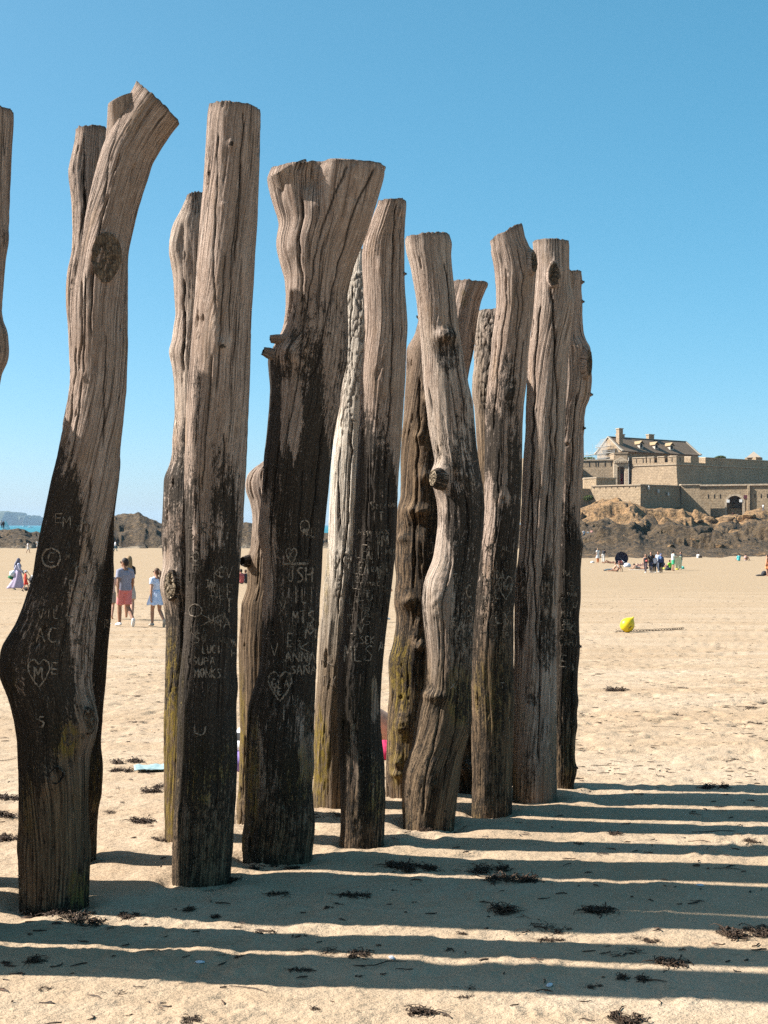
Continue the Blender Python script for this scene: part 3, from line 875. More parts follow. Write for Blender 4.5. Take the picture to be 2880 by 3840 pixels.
# ---- carved letters: strokes in a unit box (x right, y down)
FONT = {
 'A': [[(0, 1), (.5, 0), (1, 1)], [(.2, .62), (.8, .62)]], 'B': [[(0, 0), (0, 1)], [(0, 0), (.7, .1), (.7, .4), (0, .5)], [(0, .5), (.85, .6), (.8, .95), (0, 1)]],
 'C': [[(1, .1), (.4, 0), (.05, .4), (.1, .8), (.5, 1), (1, .9)]], 'D': [[(0, 0), (0, 1)], [(0, 0), (.8, .2), (.9, .7), (0, 1)]], 'E': [[(1, 0), (0, 0), (0, 1), (1, 1)], [(0, .5), (.8, .5)]],
 'F': [[(1, 0), (0, 0), (0, 1)], [(0, .5), (.7, .5)]], 'G': [[(1, .1), (.4, 0), (.05, .4), (.1, .8), (.5, 1), (.95, .9), (.95, .55), (.55, .55)]], 'H': [[(0, 0), (0, 1)], [(1, 0), (1, 1)], [(0, .5), (1, .5)]],
 'I': [[(.5, 0), (.5, 1)]], 'J': [[(.1, 0), (1, 0)], [(.7, 0), (.7, .85), (.4, 1), (0, .85)]], 'K': [[(0, 0), (0, 1)], [(1, 0), (0, .55), (1, 1)]], 'L': [[(0, 0), (0, 1), (.9, 1)]],
 'M': [[(0, 1), (.08, 0), (.5, .6), (.92, 0), (1, 1)]], 'N': [[(0, 1), (0, 0), (1, 1), (1, 0)]], 'O': [[(.5, 0), (.95, .3), (.9, .75), (.5, 1), (.1, .75), (.05, .3), (.5, 0)]],
 'P': [[(0, 1), (0, 0), (.8, .1), (.8, .45), (0, .55)]], 'R': [[(0, 1), (0, 0), (.8, .1), (.8, .42), (0, .52), (.9, 1)]], 'S': [[(1, .1), (.5, 0), (.05, .25), (.9, .65), (.7, .95), (0, .95)]],
 'T': [[(0, 0), (1, 0)], [(.5, 0), (.5, 1)]], 'U': [[(0, 0), (.05, .8), (.5, 1), (.9, .8), (1, 0)]], 'V': [[(0, 0), (.5, 1), (1, 0)]], 'X': [[(0, 0), (1, 1)], [(1, 0), (0, 1)]], 'Z': [[(0, 0), (1, 0), (0, 1), (1, 1)]],
 'a': [[(.9, .4), (.4, .38), (.1, .7), (.4, 1), (.85, .8)], [(.9, .4), (.9, 1)]], 'c': [[(.9, .45), (.4, .4), (.1, .7), (.4, 1), (.9, .92)]], 'e': [[(.1, .7), (.9, .65), (.6, .38), (.15, .55), (.2, .95), (.9, .95)]],
 'g': [[(.85, .45), (.3, .4), (.15, .7), (.5, .85), (.85, .5), (.85, 1.15), (.4, 1.3), (.1, 1.15)]], 'h': [[(.1, 0), (.1, 1)], [(.1, .6), (.55, .4), (.85, .6), (.85, 1)]], 'i': [[(.5, .4), (.5, 1)], [(.5, .15), (.52, .22)]],
 'o': [[(.5, .4), (.9, .6), (.8, .95), (.3, 1), (.1, .7), (.5, .4)]], 'r': [[(.2, .4), (.2, 1)], [(.2, .6), (.55, .4), (.9, .45)]], 'w': [[(0, .4), (.25, 1), (.5, .5), (.75, 1), (1, .4)]],
 '5': [[(1, 0), (.1, 0), (.1, .45), (.7, .45), (.9, .75), (.6, 1), (0, .95)]], '+': [[(.5, .2), (.5, .8)], [(.2, .5), (.8, .5)]],
 'heart': [[(.5, .2), (.3, .02), (.08, .1), (.02, .35), (.2, .68), (.5, 1), (.8, .68), (.98, .35), (.92, .1), (.7, .02), (.5, .2)]], 'ring': [[(.5, 0), (.9, .2), (1, .55), (.8, .9), (.45, 1), (.1, .85), (0, .45), (.2, .1), (.5, 0)]],
 'smile': [[(0, .2), (.5, .9), (1, .2)]], 'bar': [[(0, .5), (1, .4)]],
}
CARVE = {}
def carve(key, text, x, y, w, h, tilt=0.0, wid=4.6, sym=None, old=False):
    """scratch text (or a symbol) on a post inside the photo box x, y, w, h"""
    rg = np.random.default_rng(abs(hash((key, x, y))) % 9999 if False else int(x * 7 + y))
    strokes = []
    if sym:
        strokes = [[(x + a * w, y + b * h) for a, b in s] for s in FONT[sym]]
    else:
        n = len(text)
        cw = w / n
        for i, ch in enumerate(text):
            if ch not in FONT: continue
            for s in FONT[ch]:
                strokes.append([(x + i * cw + (a * 0.72 + 0.1) * cw + rg.normal() * 0.02 * cw, y + tilt * i * cw + b * h + rg.normal() * 0.025 * h) for a, b in s])
    CARVE['cur'] = ([], [])
    for s in strokes:
        ribbon(key, s, wid * rg.uniform(0.8, 1.15), rg)
    vs, fs = CARVE['cur']
    if fs:
        me = fast_mesh('carving', np.array([tuple(v) for v in vs]), np.array(fs), True)
        link('carved_heart' if sym == 'heart' else 'carved_letters', me, MAT_CARVE_OLD if old else MAT_CARVE, POSTS[key]['root'])

def ribbon(key, pts, wid, rg):
    p = POSTS[key]; k = p['D'] / F
    pts = np.array(pts, float)
    seg = np.linalg.norm(np.diff(pts, axis=0), axis=1)
    s = np.concatenate([[0], np.cumsum(seg)])
    n = max(3, int(s[-1] / 6))
    q = np.linspace(0, s[-1], n)
    xs = np.interp(q, s, pts[:, 0]) + rg.normal(0, 0.5, n); ys = np.interp(q, s, pts[:, 1]) + rg.normal(0, 0.5, n)
    C = []; 
    for x, y in zip(xs, ys):
        h, nr = post_hit(key, x, y)
        if h is None: 
            C.append(None); continue
        C.append(h - p['off'])
    vs, fs = CARVE['cur']
    run = []
    for i, c in enumerate(C):
        ok = c is not None and (not run or (c - run[-1][0]).length < 0.06)
        if ok:
            run.append((c, i))
        if (not ok or i == len(C) - 1):
            if len(run) >= 3:
                b0 = len(vs)
                for j, (cc, ii) in enumerate(run):
                    a = run[max(0, j - 1)][0]; b = run[min(len(run) - 1, j + 1)][0]
                    t = (b - a); t.y = 0
                    sd = Vector((t.z, 0, -t.x)).normalized() if t.length > 1e-6 else Vector((1, 0, 0))
                    ww = wid * 0.62 * k * rg.uniform(0.45, 1.35) * (0.4 if j in (0, len(run) - 1) else 1)
                    vs.append(cc + sd * ww + Vector((0, -0.0022, 0))); vs.append(cc + Vector((0, -0.0042, 0))); vs.append(cc - sd * ww + Vector((0, -0.0022, 0)))
                for j in range(len(run) - 1):
                    o = b0 + j * 3
                    fs.append((o, o + 1, o + 4, o + 3)); fs.append((o + 1, o + 2, o + 5, o + 4))
            run = [(c, i)] if c is not None else []

# ------------------------------------------------------------------ every post of the breakwater, as traced
def all_posts():
    # front row ---------------------------------------------------------
    build_post('p1', 'tall dark post leaning right with a forked sawn head and round scar, leftmost big post', 3415,
        [(320, 830), (312, 888), (299, 974), (282, 1061), (273, 1148), (271, 1240), (268, 1417), (243, 1590), (232, 1634), (213, 1721), (191, 1808), (174, 1894), (156, 1981), (141, 2068), (127, 2160), (106, 2221), (85, 2281), (61, 2342), (30, 2390), (9, 2420), (0, 2463), (-3, 2523), (2, 2554), (18, 2584), (39, 2644), (54, 2705), (64, 2766), (70, 2856), (73, 3008), (71, 3129), (68, 3160), (74, 3311), (76, 3415)],
        [(507, 830), (499, 857), (482, 931), (477, 966), (477, 1061), (477, 1240), (480, 1287), (477, 1352), (471, 1460), (460, 1582), (451, 1656), (447, 1699), (440, 1800), (420, 1916), (400, 2024), (380, 2160), (358, 2342), (340, 2554), (352, 2640), (360, 2700), (355, 2766), (335, 2830), (330, 3000), (336, 3200), (330, 3371), (329, 3415)],
        top=[(516, 311, 673, 458), (470, 385, 640, 500), (425, 470, 608, 549), (385, 560, 572, 612), (352, 670, 547, 690), (330, 770, 518, 780), (322, 815, 508, 820)],
        stain=(1690, 1960), soft=110, low=2900, seed=1, thick=0.9, lobes=0.06,
        clear=[(330, 2450, 45, 420, .7), (300, 2900, 60, 300, .6), (200, 3150, 140, 250, .5), (390, 1900, 40, 200, .6)], moss=[(55, 2540, 35, 80, .8), (270, 2750, 50, 80, .8), (310, 3330, 40, 90, .6)],
        bumps=[(400, 965, 70, 110, .012), (211, 2908, 50, 60, .02), (335, 2705, 35, 75, .02), (330, 1420, 6, 20, .01)],
        cracks=[([(410, 1250), (415, 1350), (408, 1500), (400, 1700)], 2.2, .006), ([(480, 420), (430, 600), (405, 800)], 2.0, .004)], brown_top=2700)
    # left lobe of the fork
    build_post('p2', 'tallest straight cylindrical post with a flat sawn top, second big post from the left', 3319,
        [(783, 400), (777, 467), (773, 554), (768, 619), (762, 705), (753, 792), (747, 879), (740, 988), (734, 1096), (725, 1183), (721, 1248), (710, 1387), (703, 1474), (697, 1604), (695, 1712), (692, 1842), (693, 1951), (697, 2081), (695, 2260), (689, 2389), (671, 2543), (666, 2672), (663, 2775), (663, 2930), (655, 3033), (648, 3162), (644, 3291), (644, 3319)],
        [(977, 400), (977, 421), (974, 554), (970, 684), (966, 814), (957, 944), (951, 1074), (942, 1183), (940, 1291), (938, 1343), (935, 1452), (929, 1560), (925, 1669), (922, 1756), (914, 1886), (907, 1994), (901, 2103), (896, 2211), (892, 2260), (890, 2363), (887, 2518), (894, 2580), (886, 2621), (889, 2775), (890, 2842), (886, 2930), (880, 3033), (872, 3188), (865, 3291), (864, 3319)],
        top=[(786, 398, 975, 416), (782, 420, 977, 430)],
        stain=(1880, 1640), soft=150, low=2950, seed=2, lobes=0.05, thick=1.0,
        clear=[(775, 1750, 26, 330, .95), (905, 1750, 18, 500, .6), (790, 2000, 60, 90, .5)], dark=[(745, 1500, 25, 200, .5), (877, 567, 9, 8, .8), (848, 1314, 13, 9, .8)], moss=[(690, 2650, 35, 220, .8), (760, 2880, 60, 140, .7), (840, 2850, 40, 100, .7)],
        bumps=[(877, 564, 16, 18, .008), (846, 1306, 24, 26, .014), (822, 1250, 18, 70, .010), (850, 790, 14, 10, .006)],
        cracks=[([(828, 520), (824, 700), (815, 1000), (826, 1200)], 1.8, .005), ([(806, 1343), (800, 1500), (780, 1700), (768, 1864)], 3.0, .010)], brown_top=2850)
    build_post('p3', 'massive post with a broad forked flaring head, carved with a heart', 3238,
        [(1001, 660), (1001, 688), (1016, 748), (1034, 800), (1049, 839), (1036, 900), (1040, 948), (1053, 987), (1068, 1052), (1072, 1104), (1071, 1169), (1060, 1234), (1030, 1290), (1006, 1330), (1003, 1352), (1008, 1408), (1013, 1451), (1009, 1539), (998, 1647), (990, 1712), (987, 1777), (981, 1864), (970, 1951), (966, 2003), (978, 2060), (988, 2103), (990, 2168), (988, 2260), (983, 2415), (975, 2518), (957, 2569), (941, 2621), (931, 2672), (926, 2750), (923, 2878), (921, 3033), (918, 3085), (910, 3126), (908, 3177), (912, 3238)],
        [(1444, 650), (1433, 692), (1411, 766), (1390, 835), (1368, 900), (1346, 952), (1329, 996), (1312, 1061), (1303, 1104), (1305, 1191), (1307, 1278), (1303, 1365), (1290, 1408), (1277, 1473), (1277, 1509), (1264, 1574), (1253, 1639), (1245, 1704), (1238, 1769), (1232, 1834), (1223, 1921), (1216, 1986), (1210, 2051), (1206, 2138), (1201, 2225), (1197, 2311), (1191, 2415), (1184, 2569), (1181, 2672), (1176, 2801), (1181, 2878), (1173, 2930), (1178, 3033), (1184, 3095), (1173, 3188), (1173, 3238)],
        top=[(1012, 640, 1438, 622), (1001, 668, 1442, 652)],
        stain=(1330, 1260), soft=210, low=2950, seed=3, thick=0.72, lobes=0.11,
        clear=[(1095, 1570, 42, 150, .95), (1250, 1500, 40, 300, .55), (1000, 2080, 55, 220, .8), (1060, 1200, 40, 150, .85), (1140, 2750, 45, 120, .4), (1155, 2850, 30, 90, .6), (960, 2900, 40, 200, .35)], moss=[(935, 2830, 45, 330, .8), (1120, 2900, 70, 120, .5), (915, 3190, 14, 70, 1.0)],
        bumps=[(1095, 1330, 45, 55, .03), (1080, 960, 30, 60, .012), (1170, 700, 50, 70, -.06), (1200, 620, 40, 45, -.05), (1060, 1760, 18, 200, .008)],
        cracks=[([(1310, 640), (1240, 800), (1195, 930), (1150, 1200), (1120, 1450), (1060, 1760)], 2.4, .006), ([(1410, 640), (1330, 800), (1260, 1050), (1220, 1250), (1190, 1390), (1120, 1500)], 2.2, .005), ([(1060, 690), (1063, 760)], 7, .02)], brown_top=2850)
    build_post('p5', 'smooth pale topped post with one long vertical crack, scratched with names lower down', 3174,
        [(1420, 765), (1403, 800), (1385, 852), (1364, 900), (1357, 952), (1359, 1017), (1364, 1104), (1368, 1191), (1368, 1256), (1359, 1343), (1351, 1408), (1350, 1473), (1347, 1574), (1340, 1682), (1336, 1791), (1331, 1899), (1327, 1986), (1318, 2094), (1310, 2160), (1295, 2225), (1288, 2290), (1284, 2360), (1279, 2387), (1268, 2452), (1264, 2560), (1264, 2691), (1268, 2799), (1275, 2908), (1279, 2994), (1278, 3081), (1276, 3174)],
        [(1524, 765), (1520, 809), (1516, 887), (1516, 996), (1518, 1083), (1526, 1169), (1529, 1226), (1524, 1300), (1522, 1365), (1520, 1420), (1514, 1509), (1507, 1617), (1499, 1726), (1492, 1812), (1490, 1899), (1488, 1986), (1483, 2073), (1472, 2181), (1464, 2246), (1457, 2303), (1450, 2360), (1446, 2387), (1438, 2474), (1431, 2560), (1427, 2647), (1431, 2734), (1436, 2799), (1444, 2864), (1446, 2951), (1444, 3038), (1440, 3125), (1438, 3174)],
        top=[(1420, 758, 1522, 756), (1414, 780, 1523, 775)],
        stain=(1560, 1700), soft=190, low=2950, seed=5, lobes=0.05,
        clear=[(1490, 1600, 22, 260, .8), (1405, 2600, 16, 90, .8), (1325, 2850, 18, 160, .5)], moss=[(1285, 2720, 30, 140, .7), (1400, 2960, 40, 120, .5)],
        bumps=[(1425, 1010, 16, 30, .006), (1500, 800, 14, 18, .01)],
        cracks=[([(1492, 770), (1478, 830), (1474, 1000), (1470, 1200), (1468, 1500), (1450, 1650), (1440, 1800)], 3.2, .014)], brown_top=2750)
    build_post('p6', 'gnarled post leaning left at the top, knotted and twisted with bleached bulges', 3104,
        [(1518, 900), (1521, 942), (1537, 992), (1550, 1061), (1562, 1130), (1569, 1199), (1578, 1272), (1582, 1350), (1589, 1441), (1598, 1524), (1608, 1602), (1619, 1670), (1633, 1735), (1626, 1765), (1623, 1812), (1633, 1860), (1641, 1899), (1642, 1964), (1635, 2029), (1624, 2103), (1607, 2146), (1595, 2173), (1587, 2216), (1584, 2268), (1588, 2333), (1594, 2390), (1598, 2452), (1594, 2517), (1590, 2586), (1568, 2647), (1559, 2712), (1551, 2777), (1529, 2842), (1514, 2886), (1508, 2951), (1507, 3016), (1511, 3077), (1512, 3104)],
        [(1690, 900), (1695, 915), (1690, 951), (1695, 1006), (1702, 1075), (1715, 1166), (1724, 1258), (1738, 1341), (1754, 1432), (1773, 1510), (1779, 1602), (1786, 1680), (1800, 1769), (1813, 1834), (1818, 1899), (1815, 1964), (1807, 2029), (1794, 2138), (1785, 2225), (1781, 2311), (1774, 2343), (1770, 2474), (1765, 2582), (1770, 2669), (1772, 2712), (1755, 2769), (1739, 2821), (1729, 2877), (1720, 2951), (1711, 3016), (1705, 3081), (1703, 3104)],
        top=[(1518, 896, 1684, 880), (1518, 915, 1693, 908)],
        stain=(1850, 1560), soft=260, low=2300, seed=6, thick=0.95, lobes=0.13, stain_max=.9, tone=0.35,
        clear=[(1640, 2200, 50, 260, .98), (1650, 1900, 28, 190, .8), (1640, 2450, 45, 140, .7), (1655, 1790, 40, 40, .9), (1690, 2800, 60, 250, .6), (1600, 2700, 40, 120, .4)], dark=[(1680, 1330, 50, 90, .75), (1730, 1950, 70, 130, .9), (1740, 2620, 50, 90, .7), (1640, 2600, 60, 40, .6)], moss=[(1720, 2600, 60, 120, .5)],  # first dark patch paints the shade below the overhanging knot
        bumps=[(1665, 1268, 40, 26, .045), (1660, 1330, 36, 40, -.015), (1655, 1785, 34, 48, .05), (1700, 1790, 14, 30, -.035), (1645, 2240, 45, 110, .03), (1625, 2600, 46, 22, .03), (1640, 2660, 30, 60, -.01), (1670, 2790, 16, 14, -.015), (1740, 2250, 30, 200, .006), (1750, 1800, 36, 60, .02)],
        cracks=[([(1600, 1450), (1614, 1520), (1620, 1570)], 4.0, .012)], brown_top=2450)
    build_post('p7', 'slim post with a slanting pointed top and sawn branch on its right shoulder', 3056,
        [(1837, 912), (1839, 937), (1853, 1006), (1860, 1075), (1862, 1144), (1853, 1212), (1844, 1281), (1837, 1373), (1828, 1441), (1821, 1533), (1818, 1625), (1816, 1762), (1817, 1792), (1815, 1929), (1803, 2021), (1788, 2158), (1779, 2295), (1771, 2433), (1767, 2570), (1770, 2640), (1769, 2771), (1771, 2934), (1769, 3056)],
        [(1970, 905), (1974, 915), (1993, 933), (2008, 979), (2010, 1015), (2005, 1061), (2002, 1121), (1997, 1189), (1988, 1258), (1979, 1350), (1974, 1441), (1965, 1510), (1960, 1602), (1958, 1716), (1958, 1792), (1953, 1906), (1944, 2021), (1935, 2135), (1931, 2250), (1921, 2341), (1919, 2433), (1921, 2525), (1928, 2616), (1926, 2700), (1923, 2825), (1921, 2934), (1921, 3056)],
        top=[(1838, 906, 1958, 842), (1842, 925, 1968, 890), (1843, 940, 1985, 930)],
        stain=(1480, 1640), soft=200, low=2350, stain_max=.92, seed=7, lobes=0.06,
        clear=[(1835, 2100, 26, 330, .75), (1885, 1700, 12, 220, .8), (1880, 1874, 26, 40, .8), (1830, 2500, 30, 330, .6), (1900, 2800, 26, 220, .55)], dark=[(1885, 2050, 45, 170, .9), (1900, 1450, 40, 120, .6), (1905, 1484, 18, 24, 1.0)], moss=[(1800, 2570, 26, 120, .5)],
        bumps=[(1905, 1478, 26, 32, .010), (1880, 1872, 20, 30, .010), (1880, 1874, 7, 8, -.03)],
        cracks=[([(1935, 1050), (1932, 1200), (1925, 1400)], 1.6, .004), ([(1885, 1520), (1880, 1700), (1877, 1850)], 1.8, .004)], brown_top=2350)
    build_post('p8', 'pale grey split post with long open cracks and an oval branch scar near its top', 2995,
        [(1996, 915), (2004, 980), (2008, 1052), (1999, 1144), (1992, 1235), (1983, 1304), (1979, 1373), (1974, 1487), (1970, 1625), (1964, 1716), (1959, 1792), (1954, 1929), (1948, 2044), (1938, 2135), (1932, 2227), (1929, 2318), (1930, 2433), (1929, 2570), (1929, 2663), (1923, 2825), (1922, 2995)],
        [(2134, 915), (2134, 1006), (2139, 1075), (2151, 1121), (2150, 1189), (2141, 1258), (2134, 1327), (2128, 1396), (2123, 1487), (2118, 1602), (2114, 1716), (2110, 1792), (2105, 1929), (2100, 2044), (2093, 2158), (2089, 2273), (2086, 2387), (2086, 2525), (2088, 2650), (2086, 2771), (2086, 2880), (2088, 2995)],
        top=[(1997, 908, 2132, 910), (1998, 922, 2134, 925)],
        stain=(3600, 3700), soft=300, low=3900, seed=8, lobes=0.07, stain_max=.8, tone=0.12,
        dark=[(2045, 2170, 26, 130, .9), (2040, 2400, 40, 130, .8), (1950, 2260, 20, 170, .8), (1985, 2600, 30, 50, .6), (1960, 2900, 40, 110, .55), (2030, 2780, 60, 120, .35), (2070, 2830, 18, 100, .5)],
        bumps=[(2077, 1029, 34, 66, .016), (2130, 1150, 20, 60, .01)],
        cracks=[([(2055, 1093), (2066, 1180), (2072, 1350), (2086, 1560), (2076, 1700), (2070, 1900), (2075, 2100), (2080, 2300)], 3.6, .018), ([(2050, 1560), (2062, 1700), (2068, 1850)], 2.0, .008), ([(1981, 1740), (1986, 1930), (1990, 2080), (1996, 2204), (2005, 2420)], 3.6, .016)], brown_top=2950)
    build_post('p9', 'rearmost short post with a swollen sawn shoulder, nearest the fort', 2940,
        [(2062, 1030), (2060, 1200), (2066, 1350), (2070, 1500), (2062, 1800), (2055, 2100), (2050, 2400), (2060, 2700), (2078, 2850), (2080, 2940)],
        [(2179, 1028), (2183, 1057), (2178, 1084), (2183, 1130), (2183, 1189), (2187, 1249), (2194, 1281), (2212, 1304), (2215, 1350), (2219, 1432), (2215, 1464), (2210, 1501), (2196, 1524), (2189, 1579), (2192, 1606), (2187, 1625), (2189, 1716), (2186, 1746), (2176, 1883), (2173, 1975), (2180, 2030), (2183, 2057), (2176, 2135), (2178, 2250), (2171, 2318), (2173, 2424), (2167, 2502), (2164, 2593), (2171, 2625), (2162, 2674), (2166, 2722), (2158, 2760), (2155, 2853), (2164, 2880), (2151, 2934), (2151, 2940)],
        top=[(2064, 1024, 2179, 1022), (2063, 1034, 2179, 1032)],
        stain=(1760, 2000), soft=140, low=2700, seed=9, lobes=0.06,
        clear=[(2160, 1850, 14, 120, .7), (2130, 2800, 30, 120, .4)], moss=[(2120, 2560, 30, 60, .6)],
        bumps=[(2172, 1310, 34, 40, .02), (2130, 1660, 16, 22, .01), (2118, 1672, 5, 6, -.02), (2140, 1655, 5, 6, -.02), (2180, 2040, 20, 26, .01), (2115, 2885, 30, 40, .015)],
        cracks=[([(2148, 1880), (2152, 1990), (2146, 2060)], 2.0, .006)], brown_top=2600)
    # rear row ----------------------------------------------------------
    build_post('p1b', 'grey flat topped post half hidden behind the leftmost big leaning post', 3240,
        [(286, 500), (284, 523), (276, 562), (265, 605), (256, 649), (263, 692), (267, 736), (271, 779), (273, 866), (269, 953), (252, 1018), (247, 1083), (247, 1148), (256, 1240), (265, 1417), (262, 1470), (237, 1590), (232, 1742), (226, 2160), (196, 2554), (180, 2978), (166, 3240)],
        [(402, 500), (404, 560), (412, 650), (420, 800), (425, 1000), (428, 1240), (436, 1500), (443, 1640), (452, 1735), (438, 1851), (427, 1938), (423, 2024), (423, 2111), (427, 2160), (418, 2251), (412, 2342), (403, 2432), (394, 2554), (388, 2614), (382, 2705), (375, 2796), (385, 2887), (379, 2978), (366, 3038), (362, 3129), (360, 3240)],
        top=[(286, 493, 400, 484), (286, 505, 402, 500)], stain=(1500, 1700), soft=120, low=2850, seed=11, dark=[(300, 1000, 60, 500, .35)], moss=[(370, 2900, 30, 160, .6)], cracks=[([(330, 520), (332, 800), (320, 900)], 2, .006)], brown_top=2800)
    build_post('p2b', 'lit knobbly post with a hunched top behind the tallest straight post', 3150,
        [(699, 742), (690, 762), (673, 797), (647, 840), (638, 879), (636, 936), (642, 979), (649, 1031), (655, 1118), (660, 1183), (653, 1226), (647, 1283), (634, 1313), (633, 1322), (647, 1378), (655, 1452), (656, 1560), (647, 1647), (647, 1699), (636, 1747), (616, 1790), (616, 1821), (610, 1951), (606, 2016), (612, 2081), (614, 2125), (603, 2177), (605, 2220), (613, 2260), (622, 2322), (624, 2415), (622, 2466), (618, 2621), (616, 2775), (617, 2930), (618, 3059), (619, 3150)],
        [(770, 742), (800, 800), (815, 880), (822, 1000), (826, 1200), (822, 1500), (812, 1800), (800, 2100), (795, 2400), (790, 2700), (782, 3000), (780, 3150)],
        top=[(700, 738, 766, 724), (694, 756, 772, 748)], stain=(1690, 1600), soft=130, low=2420, seed=12, lobes=0.10, stain_max=.82, tone=0.3,
        clear=[(640, 2190, 50, 110, .9), (640, 2900, 40, 300, .5)], dark=[(720, 780, 50, 60, .5)], moss=[(655, 2650, 40, 330, 1.0), (640, 3050, 40, 100, .9)],
        bumps=[(660, 950, 22, 60, .02), (690, 900, 16, 60, -.02), (650, 2190, 44, 70, .02)], cracks=[([(700, 1060), (702, 1250), (698, 1420)], 4, .016)], brown_top=2350)
    build_post('p3b', 'short stumpy post with a rounded burl head and hollow knot behind the broad forked post', 3078,
        [(983, 1738), (951, 1756), (929, 1777), (920, 1812), (922, 1842), (938, 1881), (946, 1929), (946, 1994), (940, 2060), (928, 2085), (926, 2112), (928, 2146), (929, 2177), (925, 2211), (914, 2242), (905, 2260), (900, 2337), (895, 2415), (898, 2518), (898, 2621), (900, 2724), (898, 2878), (895, 2956), (887, 3023), (889, 3078)],
        [(1040, 1738), (1075, 1780), (1090, 1850), (1090, 2000), (1080, 2300), (1070, 2700), (1060, 3078)],
        top=[(990, 1732, 1035, 1730), (965, 1748, 1055, 1746)], stain=(2350, 2300), soft=500, low=2300, seed=13, lobes=0.10, stain_max=.6, tone=0.3, moss=[(900, 2750, 30, 300, .8)], brown_top=2000)
    build_post('p4b', 'bleached almost white post with a strip of clinging bark, between the forked and cracked posts', 3025,
        [(1308, 950), (1296, 1060), (1288, 1191), (1284, 1300), (1275, 1408), (1262, 1500), (1252, 1639), (1242, 1739), (1240, 1791), (1238, 1856), (1234, 1921), (1232, 1986), (1229, 2051), (1225, 2116), (1219, 2160), (1212, 2203), (1212, 2246), (1206, 2311), (1201, 2330), (1197, 2430), (1193, 2517), (1186, 2604), (1180, 2691), (1177, 2777), (1175, 2864), (1180, 2929), (1175, 2973), (1176, 3025)],
        [(1420, 950), (1425, 1100), (1422, 1400), (1410, 1700), (1396, 2000), (1370, 2300), (1345, 2600), (1335, 3025)],
        top=[(1312, 944, 1415, 940), (1308, 955, 1420, 952)], stain=(2850, 2850), soft=350, low=2500, seed=14, lobes=0.08, tone=1.0, stain_max=.62,
        bark=[(1345, 1030, 1310, 1600), (1310, 2060, 1290, 2230)], dark=[(1290, 2010, 12, 40, .6), (1225, 2150, 16, 260, .5)], moss=[(1200, 2850, 40, 190, 1.0), (1225, 2150, 14, 200, .5)], cracks=[([(1314, 1620), (1318, 1700), (1310, 1760)], 2, .006)], brown_top=2330, twist=.1)
    build_post('p6b', 'brown knobbly post covered in burls behind the gnarled leaning post', 2985,
        [(1572, 1180), (1569, 1203), (1555, 1258), (1525, 1304), (1523, 1396), (1518, 1487), (1514, 1556), (1507, 1640), (1502, 1726), (1503, 1812), (1501, 1869), (1492, 1899), (1488, 1964), (1486, 2051), (1481, 2116), (1486, 2160), (1479, 2225), (1477, 2268), (1486, 2311), (1483, 2350), (1472, 2422), (1457, 2465), (1455, 2504), (1459, 2560), (1459, 2604), (1453, 2669), (1452, 2734), (1449, 2821), (1446, 2908), (1449, 2985)],
        [(1680, 1180), (1690, 1300), (1692, 1600), (1690, 1900), (1680, 2200), (1660, 2500), (1640, 2800), (1625, 2985)],
        top=[(1576, 1172, 1676, 1168), (1571, 1190, 1681, 1185)], stain=(2050, 1700), soft=420, low=2500, seed=15, lobes=0.12, stain_max=.72,
        dark=[(1640, 1960, 60, 500, .95), (1570, 2000, 45, 60, .8), (1600, 1850, 60, 60, .6)], moss=[(1500, 2520, 50, 160, .9), (1490, 2800, 50, 150, .6)],
        bumps=[(1590, 1790, 26, 26, .05), (1562, 1916, 42, 22, .055), (1560, 1975, 36, 40, -.02), (1503, 2021, 20, 20, .02), (1530, 2251, 26, 24, .035), (1572, 2413, 22, 22, .05), (1512, 2703, 34, 50, .045), (1492, 2848, 16, 24, .03), (1488, 2892, 24, 14, .03), (1600, 1500, 16, 18, .03), (1570, 1640, 16, 18, .03)], brown_top=1400)
    build_post('p6c', 'flared flat topped post peeping out right of the gnarled leaning post', 2965,
        [(1690, 1070), (1680, 1150), (1665, 1250), (1640, 1400), (1625, 1700), (1640, 2100), (1670, 2600), (1705, 2850), (1712, 2965)],
        [(1827, 1070), (1816, 1098), (1802, 1130), (1793, 1180), (1784, 1235), (1779, 1295), (1773, 1331), (1760, 1386), (1750, 1450), (1770, 1700), (1790, 2100), (1805, 2600), (1830, 2965)],
        top=[(1692, 1056, 1829, 1064), (1690, 1072, 1826, 1078)], stain=(2200, 1600), soft=500, low=2600, seed=16, lobes=0.08, thick=.9,
        dark=[(1780, 1300, 30, 90, .6)], moss=[(1735, 1130, 14, 40, .8)], bumps=[(1748, 2870, 24, 34, .05), (1748, 2900, 10, 10, .01)], brown_top=2000)
    build_post('p7b', 'short bark covered post seen between the gnarled post and the pointed post', 2932,
        [(1793, 1172), (1786, 1199), (1779, 1258), (1782, 1304), (1779, 1373), (1773, 1409), (1770, 1478), (1779, 1533), (1782, 1579), (1786, 1647), (1793, 1716), (1795, 2000), (1792, 2500), (1790, 2932)],
        [(1925, 1172), (1928, 1400), (1930, 1700), (1925, 2000), (1925, 2500), (1930, 2932)],
        top=[(1793, 1168, 1925, 1166), (1792, 1180, 1925, 1178)], stain=(2200, 2000), soft=500, low=2600, seed=17, lobes=0.08, tone=.5, bark=[(1830, 1175, 1830, 1560)], dark=[(1830, 1300, 60, 300, .45)], brown_top=1500)
